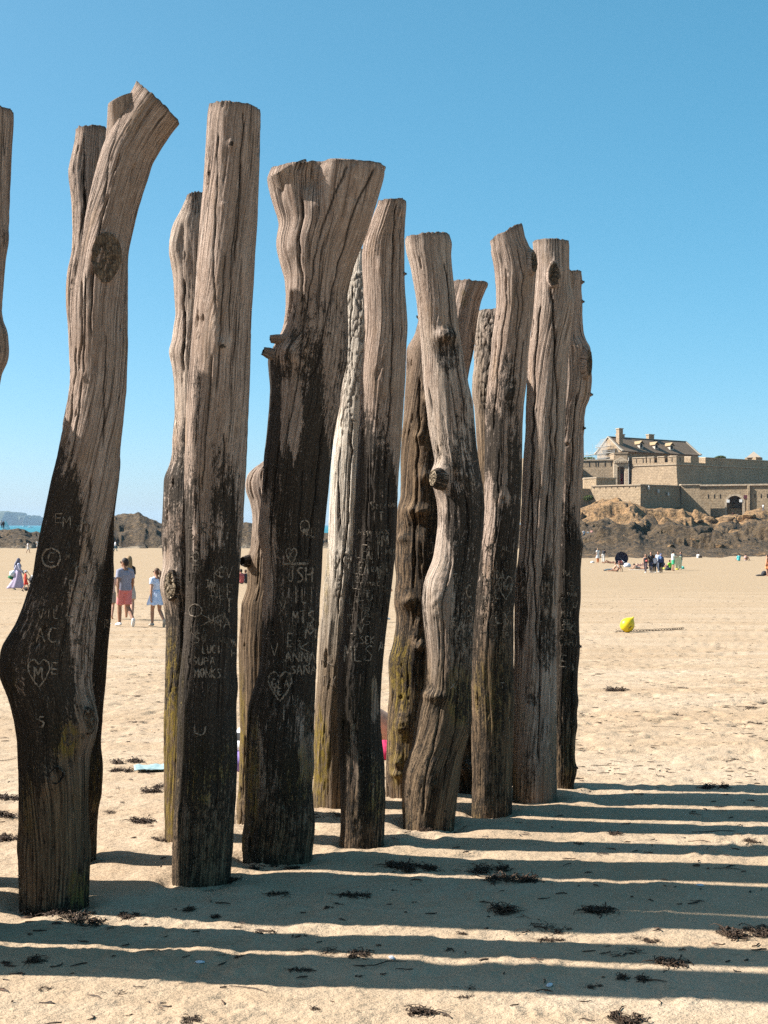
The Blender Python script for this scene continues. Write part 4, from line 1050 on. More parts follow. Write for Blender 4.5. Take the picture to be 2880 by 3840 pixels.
    # posts at and beyond the left edge of the picture; their shadows cross the sand
    build_post('p0', 'post cut off by the left picture edge with jagged bumps on its side', 3530,
        [(-215, 430), (-235, 900), (-270, 1400), (-330, 2000), (-375, 2600), (-400, 3300), (-405, 3530)],
        [(45, 419), (45, 450), (37, 560), (31, 700), (28, 860), (30, 880), (29, 905), (20, 950), (15, 1000), (7, 1100), (4, 1190), (15, 1215), (30, 1245), (26, 1275), (34, 1305), (29, 1330), (31, 1355), (10, 1380), (3, 1400), (0, 1420), (-15, 1500), (-40, 1700), (-60, 2150), (-70, 2400), (-85, 3000), (-90, 3530)],
        top=[(-213, 412, 44, 414), (-215, 432, 45, 430)], stain=(1700, 1700), seed=21, D=5.62, brown_top=2700, thick=.8, dark=[(20, 900, 30, 60, .5), (20, 1250, 30, 120, .3)])
    def extra(key, x, d, h, r, seed, label):
        X0 = CX + x / d * F
        k = F / d * r
        yt = HY - (h - CAMZ) / d * F; ybm = HY + CAMZ / d * F
        rg = np.random.default_rng(seed)
        ys = np.linspace(yt, ybm, 9); jit = gsmooth(rg.normal(0, k * 0.25, 9), 1.0)
        build_post(key, label, ybm, [(X0 - k + j, y) for j, y in zip(jit, ys)], [(X0 + k * 0.97 + j * 0.6, y) for j, y in zip(jit, ys)], top=[(X0 - k + jit[0], yt - 14, X0 + k + jit[0] * .6, yt - 4), (X0 - k + jit[0], yt, X0 + k + jit[0] * .6, yt)], stain=(1700, 1700), seed=seed, D=d)
    extra('e1', -2.28, 5.35, 3.6, 0.18, 31, 'nearest front row post just outside the left picture edge')
    extra('e2', -2.12, 6.06, 2.56, 0.15, 32, 'low rear row post just outside the left picture edge')
    extra('e3', -1.98, 6.36, 3.2, 0.13, 33, 'tall rear row post just outside the left picture edge')

def post_details():
    f = (0, -1, 0)
    # second limb of the forked head of the leaning post
    p = POSTS['p1']
    def limb(key, pts, rad0, rad1, cut, seed):
        """a short sawn limb growing out of the trunk"""
        n = 40; m = 24
        pp = np.array([W(x, y, POSTS[key]['D'] + dy) for x, y, dy in pts]) - np.array(POSTS[key]['off'])
        t = np.linspace(0, len(pp) - 1, m)
        C = np.stack([np.interp(t, np.arange(len(pp)), pp[:, c]) for c in range(3)], -1)
        for c in range(3): C[:, c] = gsmooth(C[:, c], 2)
        ang = np.linspace(0, 2 * np.pi, n, endpoint=False)
        vs = []
        cut = Vector(cut).normalized()
        for i in range(m):
            tn = Vector(C[min(i + 1, m - 1)] - C[max(i - 1, 0)]).normalized()
            w_ = (i / (m - 1)) ** 3
            tn = tn.lerp(cut, w_).normalized()
            xa = tn.cross(Vector((0, 1, 0))).normalized(); ya = tn.cross(xa).normalized()
            r = rad0 + (rad1 - rad0) * i / (m - 1)
            for a in ang:
                rr = r * (1 + 0.06 * float(vnoise(math.cos(a) * 1.5, math.sin(a) * 1.5, i * .1, seed)) + 0.012 * float(vnoise(math.cos(a) * 9, math.sin(a) * 9, i * .05, seed + 1)))
                vs.append(Vector(C[i]) + xa * math.cos(a) * rr + ya * math.sin(a) * rr * 0.95)
        c0 = sum(vs[-n:], Vector()) / n
        ring = list(range(len(vs) - n, len(vs)))
        for q in (0.7, 0.35):
            for j in range(n):
                vs.append(c0 + (vs[ring[j]] - c0) * q + cut * (0.006 * float(vnoise(j * 1.3, q * 9, 0, seed + 2))))
        vs.append(c0)
        quads = grid_quads(m + 2, n, True)
        last = (m + 1) * n + np.arange(n)
        tr = np.stack([last, np.roll(last, -1), np.full(n, len(vs) - 1)], -1)
        me = fast_mesh('limb', np.array([tuple(v) for v in vs]), quads, True, tr)
        N = len(vs)
        cr = np.zeros(N); cr[(m - 1) * n:] = 0.35
        for nm, a in (('stain', np.zeros(N)), ('brown', np.zeros(N)), ('moss', np.zeros(N)), ('tone', np.full(N, .1)), ('crack', cr)):
            add_attr(me, nm, a)
        uvl = me.uv_layers.new(name='UVMap')
        li = np.empty(len(me.loops), dtype=np.int32); me.loops.foreach_get('vertex_index', li)
        uu = np.concatenate([np.tile(ang, m + 2), [0]]) * rad0; vv = np.concatenate([np.repeat(np.arange(m + 2), n) * 0.02, [0]])
        uvl.data.foreach_set('uv', np.stack([uu[li] + seed, vv[li]], -1).astype(np.float32).ravel())
        return link('limb', me, MAT_WOOD, POSTS[key]['root'])
    k1 = POSTS['p1']['D'] / F
    limb('p1', [(440, 720, .05), (450, 580, .03), (460, 480, .0), (460, 405, -.025), (455, 368, -.035)], 60 * k1, 56 * k1, (-.42, -.1, .9), 3)
    k3 = POSTS['p3']['D'] / F
    limb('p3', [(1150, 1060, .09), (1130, 900, .055), (1105, 770, .0), (1085, 680, -.03), (1074, 630, -.04)], 62 * k3, 84 * k3, (-.46, -.12, .88), 5)
    limb('p3', [(1220, 1060, .09), (1262, 900, .06), (1298, 760, .03), (1322, 670, .02), (1335, 606, .02)], 80 * k3, 112 * k3, (.10, -.1, .99), 6)
    # sawn branch scars
    stub('p1', 398, 962, 54, 90, .003, (.16, -1, -.06), MAT_END, seed=1, taper=1.0)
    stub('p1', 211, 2908, 27, 33, .004, (.05, -1, 0), MAT_HOLE, 'knot', seed=2, hollow=True, taper=.95)
    stub('p1', 333, 2706, 24, 52, .006, (.45, -1, 0), MAT_END, 'knot', seed=3)
    stub('p2b', 640, 2194, 30, 58, .008, (-.65, -1, 0), MAT_ENDLIT, seed=6)
    stub('p3', 1052, 1272, 16, 17, .045, (-1, .1, .05), MAT_ENDLIT, seed=7, taper=.9)
    stub('p3', 1018, 1330, 15, 19, .04, (-.9, -.15, .35), MAT_HOLE, 'broken_branch_stub', seed=8, taper=.85)
    stub('p3b', 934, 2104, 18, 22, .045, (-.75, -.7, 0), MAT_HOLE, 'hollow_knot', seed=9, hollow=True, taper=.8)
    stub('p6', 1646, 1795, 22, 34, .045, (-.75, -.7, .1), MAT_ENDLIT, seed=10)
    stub('p7', 1993, 985, 20, 46, .02, (.75, -.8, .05), MAT_END, seed=12)
    stub('p8', 2076, 1029, 25, 52, .008, (.15, -1, 0), MAT_END, seed=13)
    stub('p9', 2195, 1362, 22, 58, .03, (.8, -.7, 0), MAT_END, seed=14)
    stub('p6c', 1748, 2872, 18, 20, .03, (-.4, -1, .2), MAT_END, 'knot', seed=15)
    # little broken twigs on edges
    for key, x, y, a in (('p2', 974, 634, (1, -.1, .1)), ('p9', 2182, 1058, (1, -.2, .1)), ('p9', 2182, 1131, (1, -.2, -.1)), ('p9', 2214, 1480, (1, -.2, 0)), ('p9', 2187, 1606, (1, -.2, 0)), ('p5', 1514, 1027, (1, -.2, 0)), ('p6b', 1571, 1190, (-1, -.2, .4)), ('p9', 2172, 2424, (1, -.2, 0)), ('p9', 2160, 2880, (1, -.2, 0))):
        stub(key, x, y, 7, 7, .010, a, MAT_HOLE, 'twig_stub', seed=x % 13, taper=.6)
    # old nail slots in the gnarled post
    rg = np.random.default_rng(5)
    # carvings
    C = carve
    rgs = np.random.default_rng(42)
    for key, x0, x1, y0, y1, cnt in (('p1', 110, 370, 1950, 2750, 26), ('p1b', 370, 415, 2050, 2500, 6), ('p2', 700, 885, 1960, 2560, 44), ('p3', 1005, 1195, 1980, 2720, 48), ('p5', 1290, 1470, 1880, 2560, 46), ('p6', 1690, 1775, 2050, 2500, 12), ('p7', 1800, 1925, 2000, 2460, 20), ('p8', 2010, 2080, 2150, 2500, 5), ('p9', 2085, 2170, 2080, 2520, 22)):
        for _ in range(int(cnt * 1.6)):
            hh = rgs.uniform(16, 48); ch = 'AEHIKLMNRTVXJSUCO'[rgs.integers(0, 17)]
            f_ = rgs.uniform(0, 1)
            xx = rgs.uniform(x0, x1 - 20); yy = y0 + (y1 - y0) * (0.5 + 0.5 * np.clip(rgs.normal() * .5, -1, 1))
            carve(key, ch * 1 if f_ < .75 else ch + 'AEIOLNRT'[rgs.integers(0, 8)], xx, yy, hh * rgs.uniform(.5, .9) * (1 if f_ < .75 else 1.8), hh, wid=rgs.uniform(1.6, 5.0), old=rgs.uniform() < .82)
    C('p1', 'E', 205, 1925, 36, 34, wid=3.4); C('p1', 'M', 232, 1935, 40, 44, wid=3.2); C('p1', '', 158, 2054, 70, 74, sym='ring', wid=5); C('p1', 'C', 176, 2072, 34, 38, wid=4)
    C('p1', 'CO', 282, 2123, 40, 30, wid=3.5); C('p1', 'RAH', 258, 2176, 80, 36); C('p1', 'TEM', 250, 2222, 82, 46); C('p1b', 'T', 352, 2165, 44, 92, wid=6)
    C('p1', 'AC', 132, 2352, 88, 56, wid=5); C('p1', '', 103, 2470, 86, 108, sym='heart', wid=5); C('p1', 'M', 124, 2498, 42, 52, wid=5); C('p1', 'E', 190, 2486, 34, 40, wid=4); C('p1', '5', 145, 2687, 26, 38)
    C('p1', 'VIL', 140, 2280, 90, 40, wid=3); C('p1', 'HI', 250, 2290, 70, 44, wid=3)
    C('p2', '', 708, 2265, 50, 48, sym='ring', wid=4); C('p2', 'S', 722, 2372, 34, 40, wid=5); C('p2', 'LUCI', 758, 2420, 72, 30, wid=4.2); C('p2', 'SUPA', 720, 2464, 88, 30, wid=4.4); C('p2', 'MONKS', 728, 2506, 104, 36, wid=4.6)
    C('p2', 'A', 866, 2400, 24, 28, wid=4); C('p2', 'H', 866, 2434, 24, 30, wid=4); C('p2', 'U', 725, 2722, 56, 34, wid=4); C('p2', 'KV', 800, 2120, 80, 50, wid=3.5); C('p2', 'NLE', 790, 2190, 90, 56, wid=3.2); C('p2', 'X', 740, 2300, 120, 50, wid=2.6); C('p2', 'MA', 800, 2320, 70, 36, wid=3.4); C('p2', 'I', 850, 2240, 20, 60, wid=4)
    C('p3', '', 1072, 2054, 42, 58, sym='heart', wid=4); C('p3', 'K', 1084, 2066, 20, 26, wid=3.4); C('p3', '', 1058, 2108, 100, 14, sym='bar', wid=6); C('p3', 'JSH', 1078, 2126, 98, 56, wid=5.5); C('p3', 'I', 1100, 2196, 22, 70, wid=5); C('p3', 'LI', 1130, 2200, 50, 60, wid=4)
    C('p3', 'MTS', 1094, 2290, 88, 48, wid=5.5); C('p3', 'E', 1076, 2376, 26, 50, wid=5); C('p3', 'M', 1140, 2356, 52, 40, wid=5.5); C('p3', 'K', 1120, 2406, 50, 40, wid=4); C('p3', 'ANNA', 1066, 2444, 122, 38, wid=5); C('p3', 'ANA', 1110, 2492, 80, 38, wid=4.5)
    C('p3', '', 1004, 2516, 92, 114, sym='heart', wid=6.5); C('p3', 'GLA', 1016, 2546, 72, 34, wid=5); C('p3', '', 1036, 2596, 26, 14, sym='smile', wid=4); C('p3', 'I', 1058, 2650, 14, 54, wid=4); C('p3', '', 1125, 1950, 36, 46, sym='ring', wid=3); C('p3', 'V', 1010, 2410, 40, 50, wid=3)
    C('p5', 'Bercow', 1392, 1880, 94, 32, tilt=-.12, wid=2.8); C('p5', 'Diego', 1338, 1980, 56, 26, wid=3.2); C('p5', 'AX', 1418, 1984, 46, 22, wid=2.4); C('p5', 'ELI', 1356, 2042, 76, 54, wid=4.2); C('p5', 'DIEG', 1444, 2056, 40, 22, wid=2.6)
    C('p5', 'LEA', 1327, 2106, 58, 46, tilt=.1, wid=4.2); C('p5', 'RACH', 1392, 2124, 60, 22, wid=3.2); C('p5', 'MAC', 1376, 2180, 52, 18, wid=3.2); C('p5', 'L', 1320, 2166, 26, 42, wid=4); C('p5', 'T', 1362, 2214, 34, 30, wid=4.2); C('p5', 'LU', 1342, 2228, 60, 24, wid=3); C('p5', 'L', 1308, 2234, 20, 32, wid=4)
    C('p5', 'R', 1366, 2276, 26, 30, wid=3); C('p5', '+', 1302, 2290, 22, 30, wid=3.5); C('p5', 'SEK', 1350, 2386, 56, 28, wid=4); C('p5', 'MLS', 1288, 2420, 116, 60, wid=4.6); C('p5', 'G', 1352, 2310, 44, 34, wid=3); C('p5', 'LV', 1310, 2340, 60, 36, wid=3)
    C('p6', 'C', 1746, 2194, 26, 46, wid=5); C('p6', 'T', 1697, 2152, 24, 22, wid=4); C('p6', 'E', 1706, 2362, 26, 44, wid=5); C('p6', 'X', 1684, 2556, 30, 28, wid=3); C('p6', 'S', 1750, 2270, 20, 44, wid=4); C('p6b', 'J', 1606, 2036, 28, 40, wid=3.5)
    C('p7', '', 1868, 2158, 56, 92, sym='heart', wid=3.4); C('p7', 'Thea', 1876, 2178, 46, 36, wid=3.2); C('p7', 'AL', 1880, 2046, 34, 20, wid=3); C('p7', 'LX', 1858, 2292, 54, 44, wid=4.4); C('p7', 'B', 1895, 2360, 16, 24, wid=3); C('p7', 'T', 1870, 2560, 28, 24, wid=3)
    C('p9', 'JUL', 2106, 2138, 42, 24, wid=3.2); C('p9', 'PAUL', 2128, 2220, 42, 18, wid=3); C('p9', 'O', 2130, 2180, 26, 18, wid=2.6); C('p9', 'MIL', 2104, 2290, 50, 24, wid=3); C('p9', 'SE', 2104, 2340, 40, 22, wid=2.8); C('p9', 'LAH', 2098, 2396, 52, 26, wid=2.8)
    C('p8', 'T', 2006, 2330, 36, 22, wid=3.2); C('p4b', 'TAX', 1206, 2536, 56, 40, wid=3.2); C('p4b', 'MK', 1202, 2472, 50, 24, wid=3)# ------------------------------------------------------------------ the fort
class MB:
    depth = 1.0                                          # plan depth factor, set while the fort is laid out
    """collects simple solids, with box-mapped UVs in metres"""
    def __init__(self): self.v = []; self.f = []
    def poly_prism(self, bottom, top):
        b = len(self.v); n = len(bottom)
        self.v += [tuple(p) for p in bottom] + [tuple(p) for p in top]
        self.f.append(tuple(b + i for i in reversed(range(n)))); self.f.append(tuple(b + n + i for i in range(n)))
        for i in range(n):
            j = (i + 1) % n
            self.f.append((b + i, b + j, b + n + j, b + n + i))
        return self
    def box(self, c, s, rz=0.0):
        x, y, z = s[0] / 2, s[1] / 2, s[2] / 2
        cr, sr = math.cos(rz), math.sin(rz)
        def q(a, b_, d): return (c[0] + a * cr - b_ * sr, c[1] + a * sr + b_ * cr, c[2] + d)
        return self.poly_prism([q(-x, -y, -z), q(x, -y, -z), q(x, y, -z), q(-x, y, -z)], [q(-x, -y, z), q(x, -y, z), q(x, y, z), q(-x, y, z)])
    def bar(self, a, b, r, n=5):
        a = Vector(a); b = Vector(b); d = (b - a).normalized()
        u = d.cross(Vector((0, 0, 1)) if abs(d.z) < .9 else Vector((1, 0, 0))).normalized(); w = d.cross(u)
        ra = [a + (u * math.cos(t) + w * math.sin(t)) * r for t in [2 * math.pi * i / n for i in range(n)]]
        return self.poly_prism(ra, [p + (b - a) for p in ra])
    def build(self, name, mat, parent=None, off=(0, 0, 0), smooth=False):
        me = bpy.data.meshes.new(name)
        o_ = Vector(off)
        ks = MB.depth
        me.from_pydata([(v[0] - o_.x, (v[1] - o_.y) * ks, v[2] - o_.z) for v in self.v], [], self.f)
        bm = bmesh.new(); bm.from_mesh(me); bmesh.ops.recalc_face_normals(bm, faces=bm.faces)
        uvl = bm.loops.layers.uv.new('UVMap')
        for f in bm.faces:
            n = f.normal
            h = Vector((-n.y, n.x, 0)) if abs(n.z) < 0.8 else Vector((1, 0, 0))
            h = h.normalized() if h.length > 1e-6 else Vector((1, 0, 0))
            for l in f.loops:
                co = l.vert.co
                l[uvl].uv = (co.dot(h), co.z if abs(n.z) < 0.8 else co.y)
            f.smooth = smooth
        bm.to_mesh(me); bm.free()
        return link(name, me, mat, parent)

def wall_solid(mb, a, b, z0, z1, thick=2.0, batter=0.0):
    """a straight wall whose front face runs from a to b (left to right as seen from the beach)"""
    a = Vector((a[0], a[1])); b = Vector((b[0], b[1])); t = (b - a).normalized(); n = Vector((t.y, -t.x))
    f0, f1 = a + n * batter, b + n * batter
    k0, k1 = a - n * thick, b - n * thick
    mb.poly_prism([(f0.x, f0.y, z0), (f1.x, f1.y, z0), (k1.x, k1.y, z0), (k0.x, k0.y, z0)], [(a.x, a.y, z1), (b.x, b.y, z1), (k1.x, k1.y, z1), (k0.x, k0.y, z1)])
    return n

def at_px(px, line_a, line_b):
    """point of the plan line a-b that shows at photo column px"""
    r = (px - CX) / FO
    ax, ay = line_a; bx, by = line_b
    s = (r * ay - ax) / ((bx - ax) - r * (by - ay))
    return (ax + s * (bx - ax), ay + s * (by - ay)), s

def zrow(py, D): return CAMZ + (HY - py) / FO * D

def loopholes(par, a, b, pxs, z0, z1, off, w=0.22):
    for px in pxs:
        (x, y), s = at_px(px, a, b)
        t = Vector((b[0] - a[0], b[1] - a[1])).normalized(); n = Vector((t.y, -t.x))
        MB().box((x + n.x * 0.01, y + n.y * 0.01, (z0 + z1) / 2), (w, 0.05, z1 - z0), math.atan2(t.y, t.x)).build('loophole', MAT_DARK, par, off)  # near-black box stands in for the shade inside the slit

def build_fort():
    MB.depth = KD
    def femp(name, loc): return empty(name, (loc[0], loc[1] * KD, loc[2]))
    # ---------------- lower outwork
    K1 = (61.4, 185.0); B0 = (51.2, 190.9); C1 = (73.9, 192.2); E1 = (78.0, 191.1)
    F0 = (78.0, 193.0); F1 = (78.0 + .96 * 45, 193.0 - .27 * 45)
    ztop = zrow(1820, 185)
    o1 = (61.4, 186, 2)
    lw = femp('outer_wall', o1); tag(lw, 'angular lower stone wall with loopholes standing on tan rocks', 'wall')
    mb = MB(); wall_solid(mb, B0, K1, 2, ztop, 1.5, 0.5); mb.build('wall_face', MAT_STONE2, lw, o1)
    mb = MB(); wall_solid(mb, K1, C1, 2, ztop - .02, 1.6, 0.5); mb.build('wall_face', MAT_STONE2, lw, o1)
    A0 = (45.0, 189.5)
    mb = MB(); wall_solid(mb, A0, (51.6, 191.2), 2, ztop - .5, 1.5, 0.2); mb.build('wall_face', MAT_STONE2, lw, o1)
    for a, b, zt in ((B0, K1, ztop), (K1, C1, ztop)):
        mb = MB(); t = Vector((b[0] - a[0], b[1] - a[1])).normalized(); n = Vector((t.y, -t.x))
        wall_solid(mb, (a[0] + n.x * .18, a[1] + n.y * .18), (b[0] + n.x * .18, b[1] + n.y * .18), zt + .003, zt + .28, 1.9); mb.build('coping', MAT_TRIM, lw, o1)
    loopholes(lw, B0, K1, [2228, 2250, 2272, 2294, 2316, 2339, 2361, 2384], ztop - 1.2, ztop - .25, o1)
    MATW = P((0.75, 0.72, 0.66))
    for px, py in ((2426, 1829), (2462, 1842), (2499, 1853)):
        (x, y), s = at_px(px, K1, C1)
        MB().box((x + .3, y - .35, zrow(py, y)), (.3, .4, .9), .5).build('loophole_lining', MATW, lw, o1)
    # end block with the sloping parapet
    eb = femp('stair_wall', (76, 191, 2)); tag(eb, 'sunlit stone stair wall stepping down beside the arched gate', 'wall')
    d = 191.6
    out = [(2555, 1945), (2555, 1820), (2624, 1820), (2624, 1868), (2664, 1909), (2664, 1945)]
    def on_e(px, py, back):
        y = d - 0.25 * ((px - 2555) / FO * d) + back
        return ((px - CX) / FO * (d - 0.25 * ((px - 2555) / FO * d)), y, zrow(py, d))
    MB().poly_prism([on_e(x, y, 0) for x, y in out], [on_e(x, y, 1.05) for x, y in out]).build('wall_face', MAT_STONE2, eb, (76, 191, 2))
    mb = MB(); mb.poly_prism([on_e(x, y, -.2) for x, y in [(2553, 1819.8), (2553, 1816), (2626, 1816), (2626, 1819.8)]], [on_e(x, y, 1.1) for x, y in [(2553, 1819.8), (2553, 1816), (2626, 1816), (2626, 1819.8)]]); mb.build('coping', MAT_TRIM, eb, (76, 191, 2))
    # gate wall with the arch
    gw = femp('gate_wall', (86, 191, 2)); tag(gw, 'stone wall with a round arched dark gate at right', 'wall')
    og = (86, 191, 2)
    t = Vector((F1[0] - F0[0], F1[1] - F0[1])).normalized(); n = Vector((t.y, -t.x))
    (acx, acy), s = at_px(2755, F0, F1)
    sc = math.hypot(acx - F0[0], acy - F0[1])
    hwid = 27.5 / FO * acy * 1.0
    zt2 = zrow(1822, acy); zarch = zrow(1859, acy); zfoot = zrow(1940, acy)
    zspr = zarch - hwid
    def fw(u, z, back): return (F0[0] + t.x * u - n.x * back, F0[1] + t.y * u - n.y * back, z)
    def slab(us_z, back0, back1): 
        return MB().poly_prism([fw(u, z, back0) for u, z in us_z], [fw(u, z, back1) for u, z in us_z])
    L_ = 45.0
    slab([(0.02, zfoot - 3), (sc - hwid, zfoot - 3), (sc - hwid, zt2), (0.02, zt2)], 0, 2.2).build('wall_face', MAT_STONE2, gw, og)
    slab([(sc + hwid, zfoot - 3), (L_, zfoot - 3), (L_, zt2), (sc + hwid, zt2)], 0, 2.2).build('wall_face', MAT_STONE2, gw, og)
    arc = [(sc + hwid * math.cos(a), zspr + hwid * math.sin(a)) for a in np.linspace(math.pi, 0, 17)]
    mb = MB()
    for i in range(16):
        (u0, z0), (u1, z1) = arc[i], arc[i + 1]
        q = [(u0, z0), (u1, z1), (u1, zt2), (u0, zt2)]
        mb.poly_prism([fw(u, z, 0) for u, z in q], [fw(u, z, 2.2) for u, z in q])
    mb.build('spandrel', MAT_STONE2, gw, og)
    aro = [(sc + (hwid + .55) * math.cos(a), zspr + (hwid + .55) * math.sin(a)) for a in np.linspace(math.pi, 0, 17)]
    for i in range(16):
        q = [arc[i], arc[i + 1], aro[i + 1], aro[i]]
        MB().poly_prism([fw(u, z, -.06) for u, z in q], [fw(u, z, .3) for u, z in q]).build('voussoir', MAT_TRIM, gw, og)
    for sgn in (-1, 1):
        q = [(sc + sgn * hwid, zfoot - 2), (sc + sgn * (hwid + .5), zfoot - 2), (sc + sgn * (hwid + .5), zspr), (sc + sgn * hwid, zspr)]
        MB().poly_prism([fw(u, z, -.06) for u, z in q], [fw(u, z, .3) for u, z in q]).build('jamb', MAT_TRIM, gw, og)
    slab([(sc - hwid - 1, zfoot - 3), (sc + hwid + 1, zfoot - 3), (sc + hwid + 1, zt2 - .5), (sc - hwid - 1, zt2 - .5)], 4.5, 5.0).build('passage_back', MAT_DARK, gw, og)  # back wall painted near black for the shade in the passage
    gate = MB()
    for i in range(13):
        u = sc - hwid + (i + .5) * hwid * 2 / 13
        zz = zspr + math.sqrt(max(0, hwid ** 2 - (u - sc) ** 2))
        gate.bar(fw(u, zspr - 1.2, 1.2), fw(u, zz, 1.2), .06)
    for zz in (zspr - 1.1, zspr + .1): gate.bar(fw(sc - hwid, zz, 1.2), fw(sc + hwid, zz, 1.2), .07)
    gate.build('iron_grille', P((0.02, 0.02, 0.022), .6), gw, og)
    for px, py in ((2732, 1879), (2776, 1878)):
        u = sc + (px - 2755) / FO * acy
        slab([(u - .33, zrow(py, acy) - .36), (u + .33, zrow(py, acy) - .36), (u + .33, zrow(py, acy) + .36), (u - .33, zrow(py, acy) + .36)], -.12, -.05).build('notice_plate', P((.7, .68, .64)), gw, og)
    u = sc + (2792 - 2755) / FO * acy
    slab([(u - .4, zrow(1870, acy)), (u + .4, zrow(1870, acy)), (u + .4, zrow(1857, acy)), (u - .4, zrow(1857, acy))], -.12, -.04).build('sign_board', P((.10, .022, .03)), gw, og)
    u = sc + (2802 - 2755) / FO * acy
    slab([(u - .25, zfoot - 2), (u + .25, zfoot - 2), (u + .25, zt2), (u - .25, zt2)], -.35, .2).build('pilaster', MAT_STONE2, gw, og)
    mb = MB(); wall_solid(mb, (F0[0] + n.x * .22, F0[1] + n.y * .22), (F1[0] + n.x * .22, F1[1] + n.y * .22), zt2 + .003, zt2 + .42, 2.6); mb.build('coping', MAT_TRIM, gw, og)
    loopholes(gw, F0, F1, [2656, 2679, 2701, 2808, 2831, 2854, 2877], zrow(1868, acy), zrow(1853, acy), og, .18)
    # ---------------- bastion
    K2 = (81.3, 215.0); Lf = (70.9, 221.0); Rt = (150.6, 248.0)
    zc = zrow(1743, 215); zp = zrow(1712, 215); zm = zrow(1732, 215)
    ob = (81, 216, 5)
    ba = femp('stone_bastion', ob); tag(ba, 'tall pointed bastion of the fort with gun notches in its parapet', 'fortress wall')
    b2 = 1.4
    def shift(a, b, dd):
        t_ = Vector((b[0] - a[0], b[1] - a[1])).normalized(); n_ = Vector((t_.y, -t_.x))
        return (a[0] + n_.x * dd, a[1] + n_.y * dd), (b[0] + n_.x * dd, b[1] + n_.y * dd)
    # body as one battered prism
    top = [Lf, K2, Rt, (Rt[0] + 5, Rt[1] + 30), (Lf[0] + 8, Lf[1] + 40)]
    a0, a1 = shift(Lf, K2, b2); c0, c1 = shift(K2, Rt, b2)
    kx = K2[0] + 0.02; 
    corner = (K2[0] + 0.15, K2[1] - b2 * 1.22)
    bot = [a0, corner, c1, (Rt[0] + 5, Rt[1] + 30), (Lf[0] + 8, Lf[1] + 40)]
    MB().poly_prism([(x, y, 2) for x, y in bot], [(x, y, zc) for x, y in top]).build('rampart', MAT_STONE, ba, ob)
    # cordon
    for a, b in ((Lf, K2), (K2, Rt)):
        p0, p1 = shift(a, b, .18); mb = MB(); wall_solid(mb, p0, p1, zc + .003, zc + .3, .8); mb.build('cordon', MAT_TRIM, ba, ob)
    # parapet with embrasures: left face gaps and right face gaps given in photo columns
    def parapet(a, b, gaps, end_px):
        segs = []; cur = 0.0
        tot = math.hypot(b[0] - a[0], b[1] - a[1])
        t_ = Vector((b[0] - a[0], b[1] - a[1])).normalized(); n_ = Vector((t_.y, -t_.x))
        gs = []
        for g0, g1 in gaps:
            _, s0 = at_px(g0, a, b); _, s1 = at_px(g1, a, b)
            gs.append((s0 * tot, s1 * tot))
        mb = MB(); wall_solid(mb, a, b, zc + .303, zm, 2.6); mb.build('parapet_base', MAT_STONE, ba, ob)
        for g0, g1 in gs + [(tot, tot)]:
            u0, u1 = cur, g0
            sp = .5
            def q(u, bk): return (a[0] + t_.x * u - n_.x * bk, a[1] + t_.y * u - n_.y * bk)
            lo = [q(u0 + 0, 0), q(u1, 0), q(u1 + (sp if u1 < tot else 0), 2.6), q(u0 - (sp if u0 > 0 else 0), 2.6)]
            MB().poly_prism([(x, y, zm + .003) for x, y in lo], [(x, y, zp + (0.25 if i >= 2 else 0)) for i, (x, y) in enumerate(lo)]).build('merlon', MAT_STONE, ba, ob)
            cap = [q(u0 + .05, -.12), q(u1 - .05, -.12), q(u1 - .05, 2.5), q(u0 + .05, 2.5)]
            MB().poly_prism([(x, y, zp + .01 + (0.25 if i >= 2 else 0)) for i, (x, y) in enumerate(cap)], [(x, y, zp + .22 + (0.25 if i >= 2 else 0)) for i, (x, y) in enumerate(cap)]).build('coping', MAT_TRIM, ba, ob)
            cur = g1
    parapet(Lf, K2, [(2422, 2426), (2453, 2464), (2492, 2504)], 2536)
    parapet(K2, Rt, [(2566, 2590), (2621, 2645)], 3200)
    loopholes(ba, Lf, K2, [2386, 2412, 2438, 2520], zm + .1, zm + 1.2, ob, .2)
    loopholes(ba, K2, Rt, [2551, ], zm + .1, zm + 1.2, ob, .2)
    # ---------------- curtain wall left of the gate, gatehouse
    cw = femp('curtain_wall', (60, 224, 5)); tag(cw, 'sunlit curtain wall left of the red door', 'wall'); oc = (60, 224, 5)
    Q0 = (52.0, 226.5); Q1 = (68.0, 222.5)
    zq = zrow(1727, 224); zqc = zrow(1752, 224)
    mb = MB(); wall_solid(mb, Q0, Q1, 2, zqc, 2.0, 1.0); mb.build('rampart', MAT_STONE, cw, oc)
    mb = MB(); wall_solid(mb, Q0, Q1, zqc + .003, zq, 1.6, 0.0); mb.build('parapet_base', MAT_STONE, cw, oc)
    p0, p1 = shift(Q0, Q1, .15); mb = MB(); wall_solid(mb, p0, p1, zq + .003, zq + .3, 2.0); mb.build('coping', MAT_TRIM, cw, oc)
    loopholes(cw, Q0, Q1, [2210, 2234, 2243, 2269, 2292], zqc + .2, zq - .2, oc, .2)
    lb = femp('left_bastion', (47, 222, 5)); tag(lb, 'left flank bastion of the fort mostly hidden behind the rearmost post', 'fortress wall')
    MB().poly_prism([(37, 224, 2), (49.5, 214.5, 2), (55.4, 219.5, 2), (54.5, 240, 2), (40, 240, 2)], [(38, 225, zq + .6), (49.5, 216, zq + .6), (54.6, 220.3, zq + .6), (53.7, 240, zq + .6), (40, 240, zq + .6)]).build('rampart', MAT_STONE, lb, (47, 222, 5))
    gh = femp('gatehouse', (70, 221, 5)); tag(gh, 'stone gatehouse with triangular pediment above a red door', 'gatehouse'); o2 = (70, 221, 5)
    G0 = (68.0 - .4, 221.8); G1 = (70.9 + 1.0, 220.6)
    def g(px, py, back):
        (x, y), s_ = at_px(px, G0, G1)
        return (x, y + back, zrow(py, 221.3))
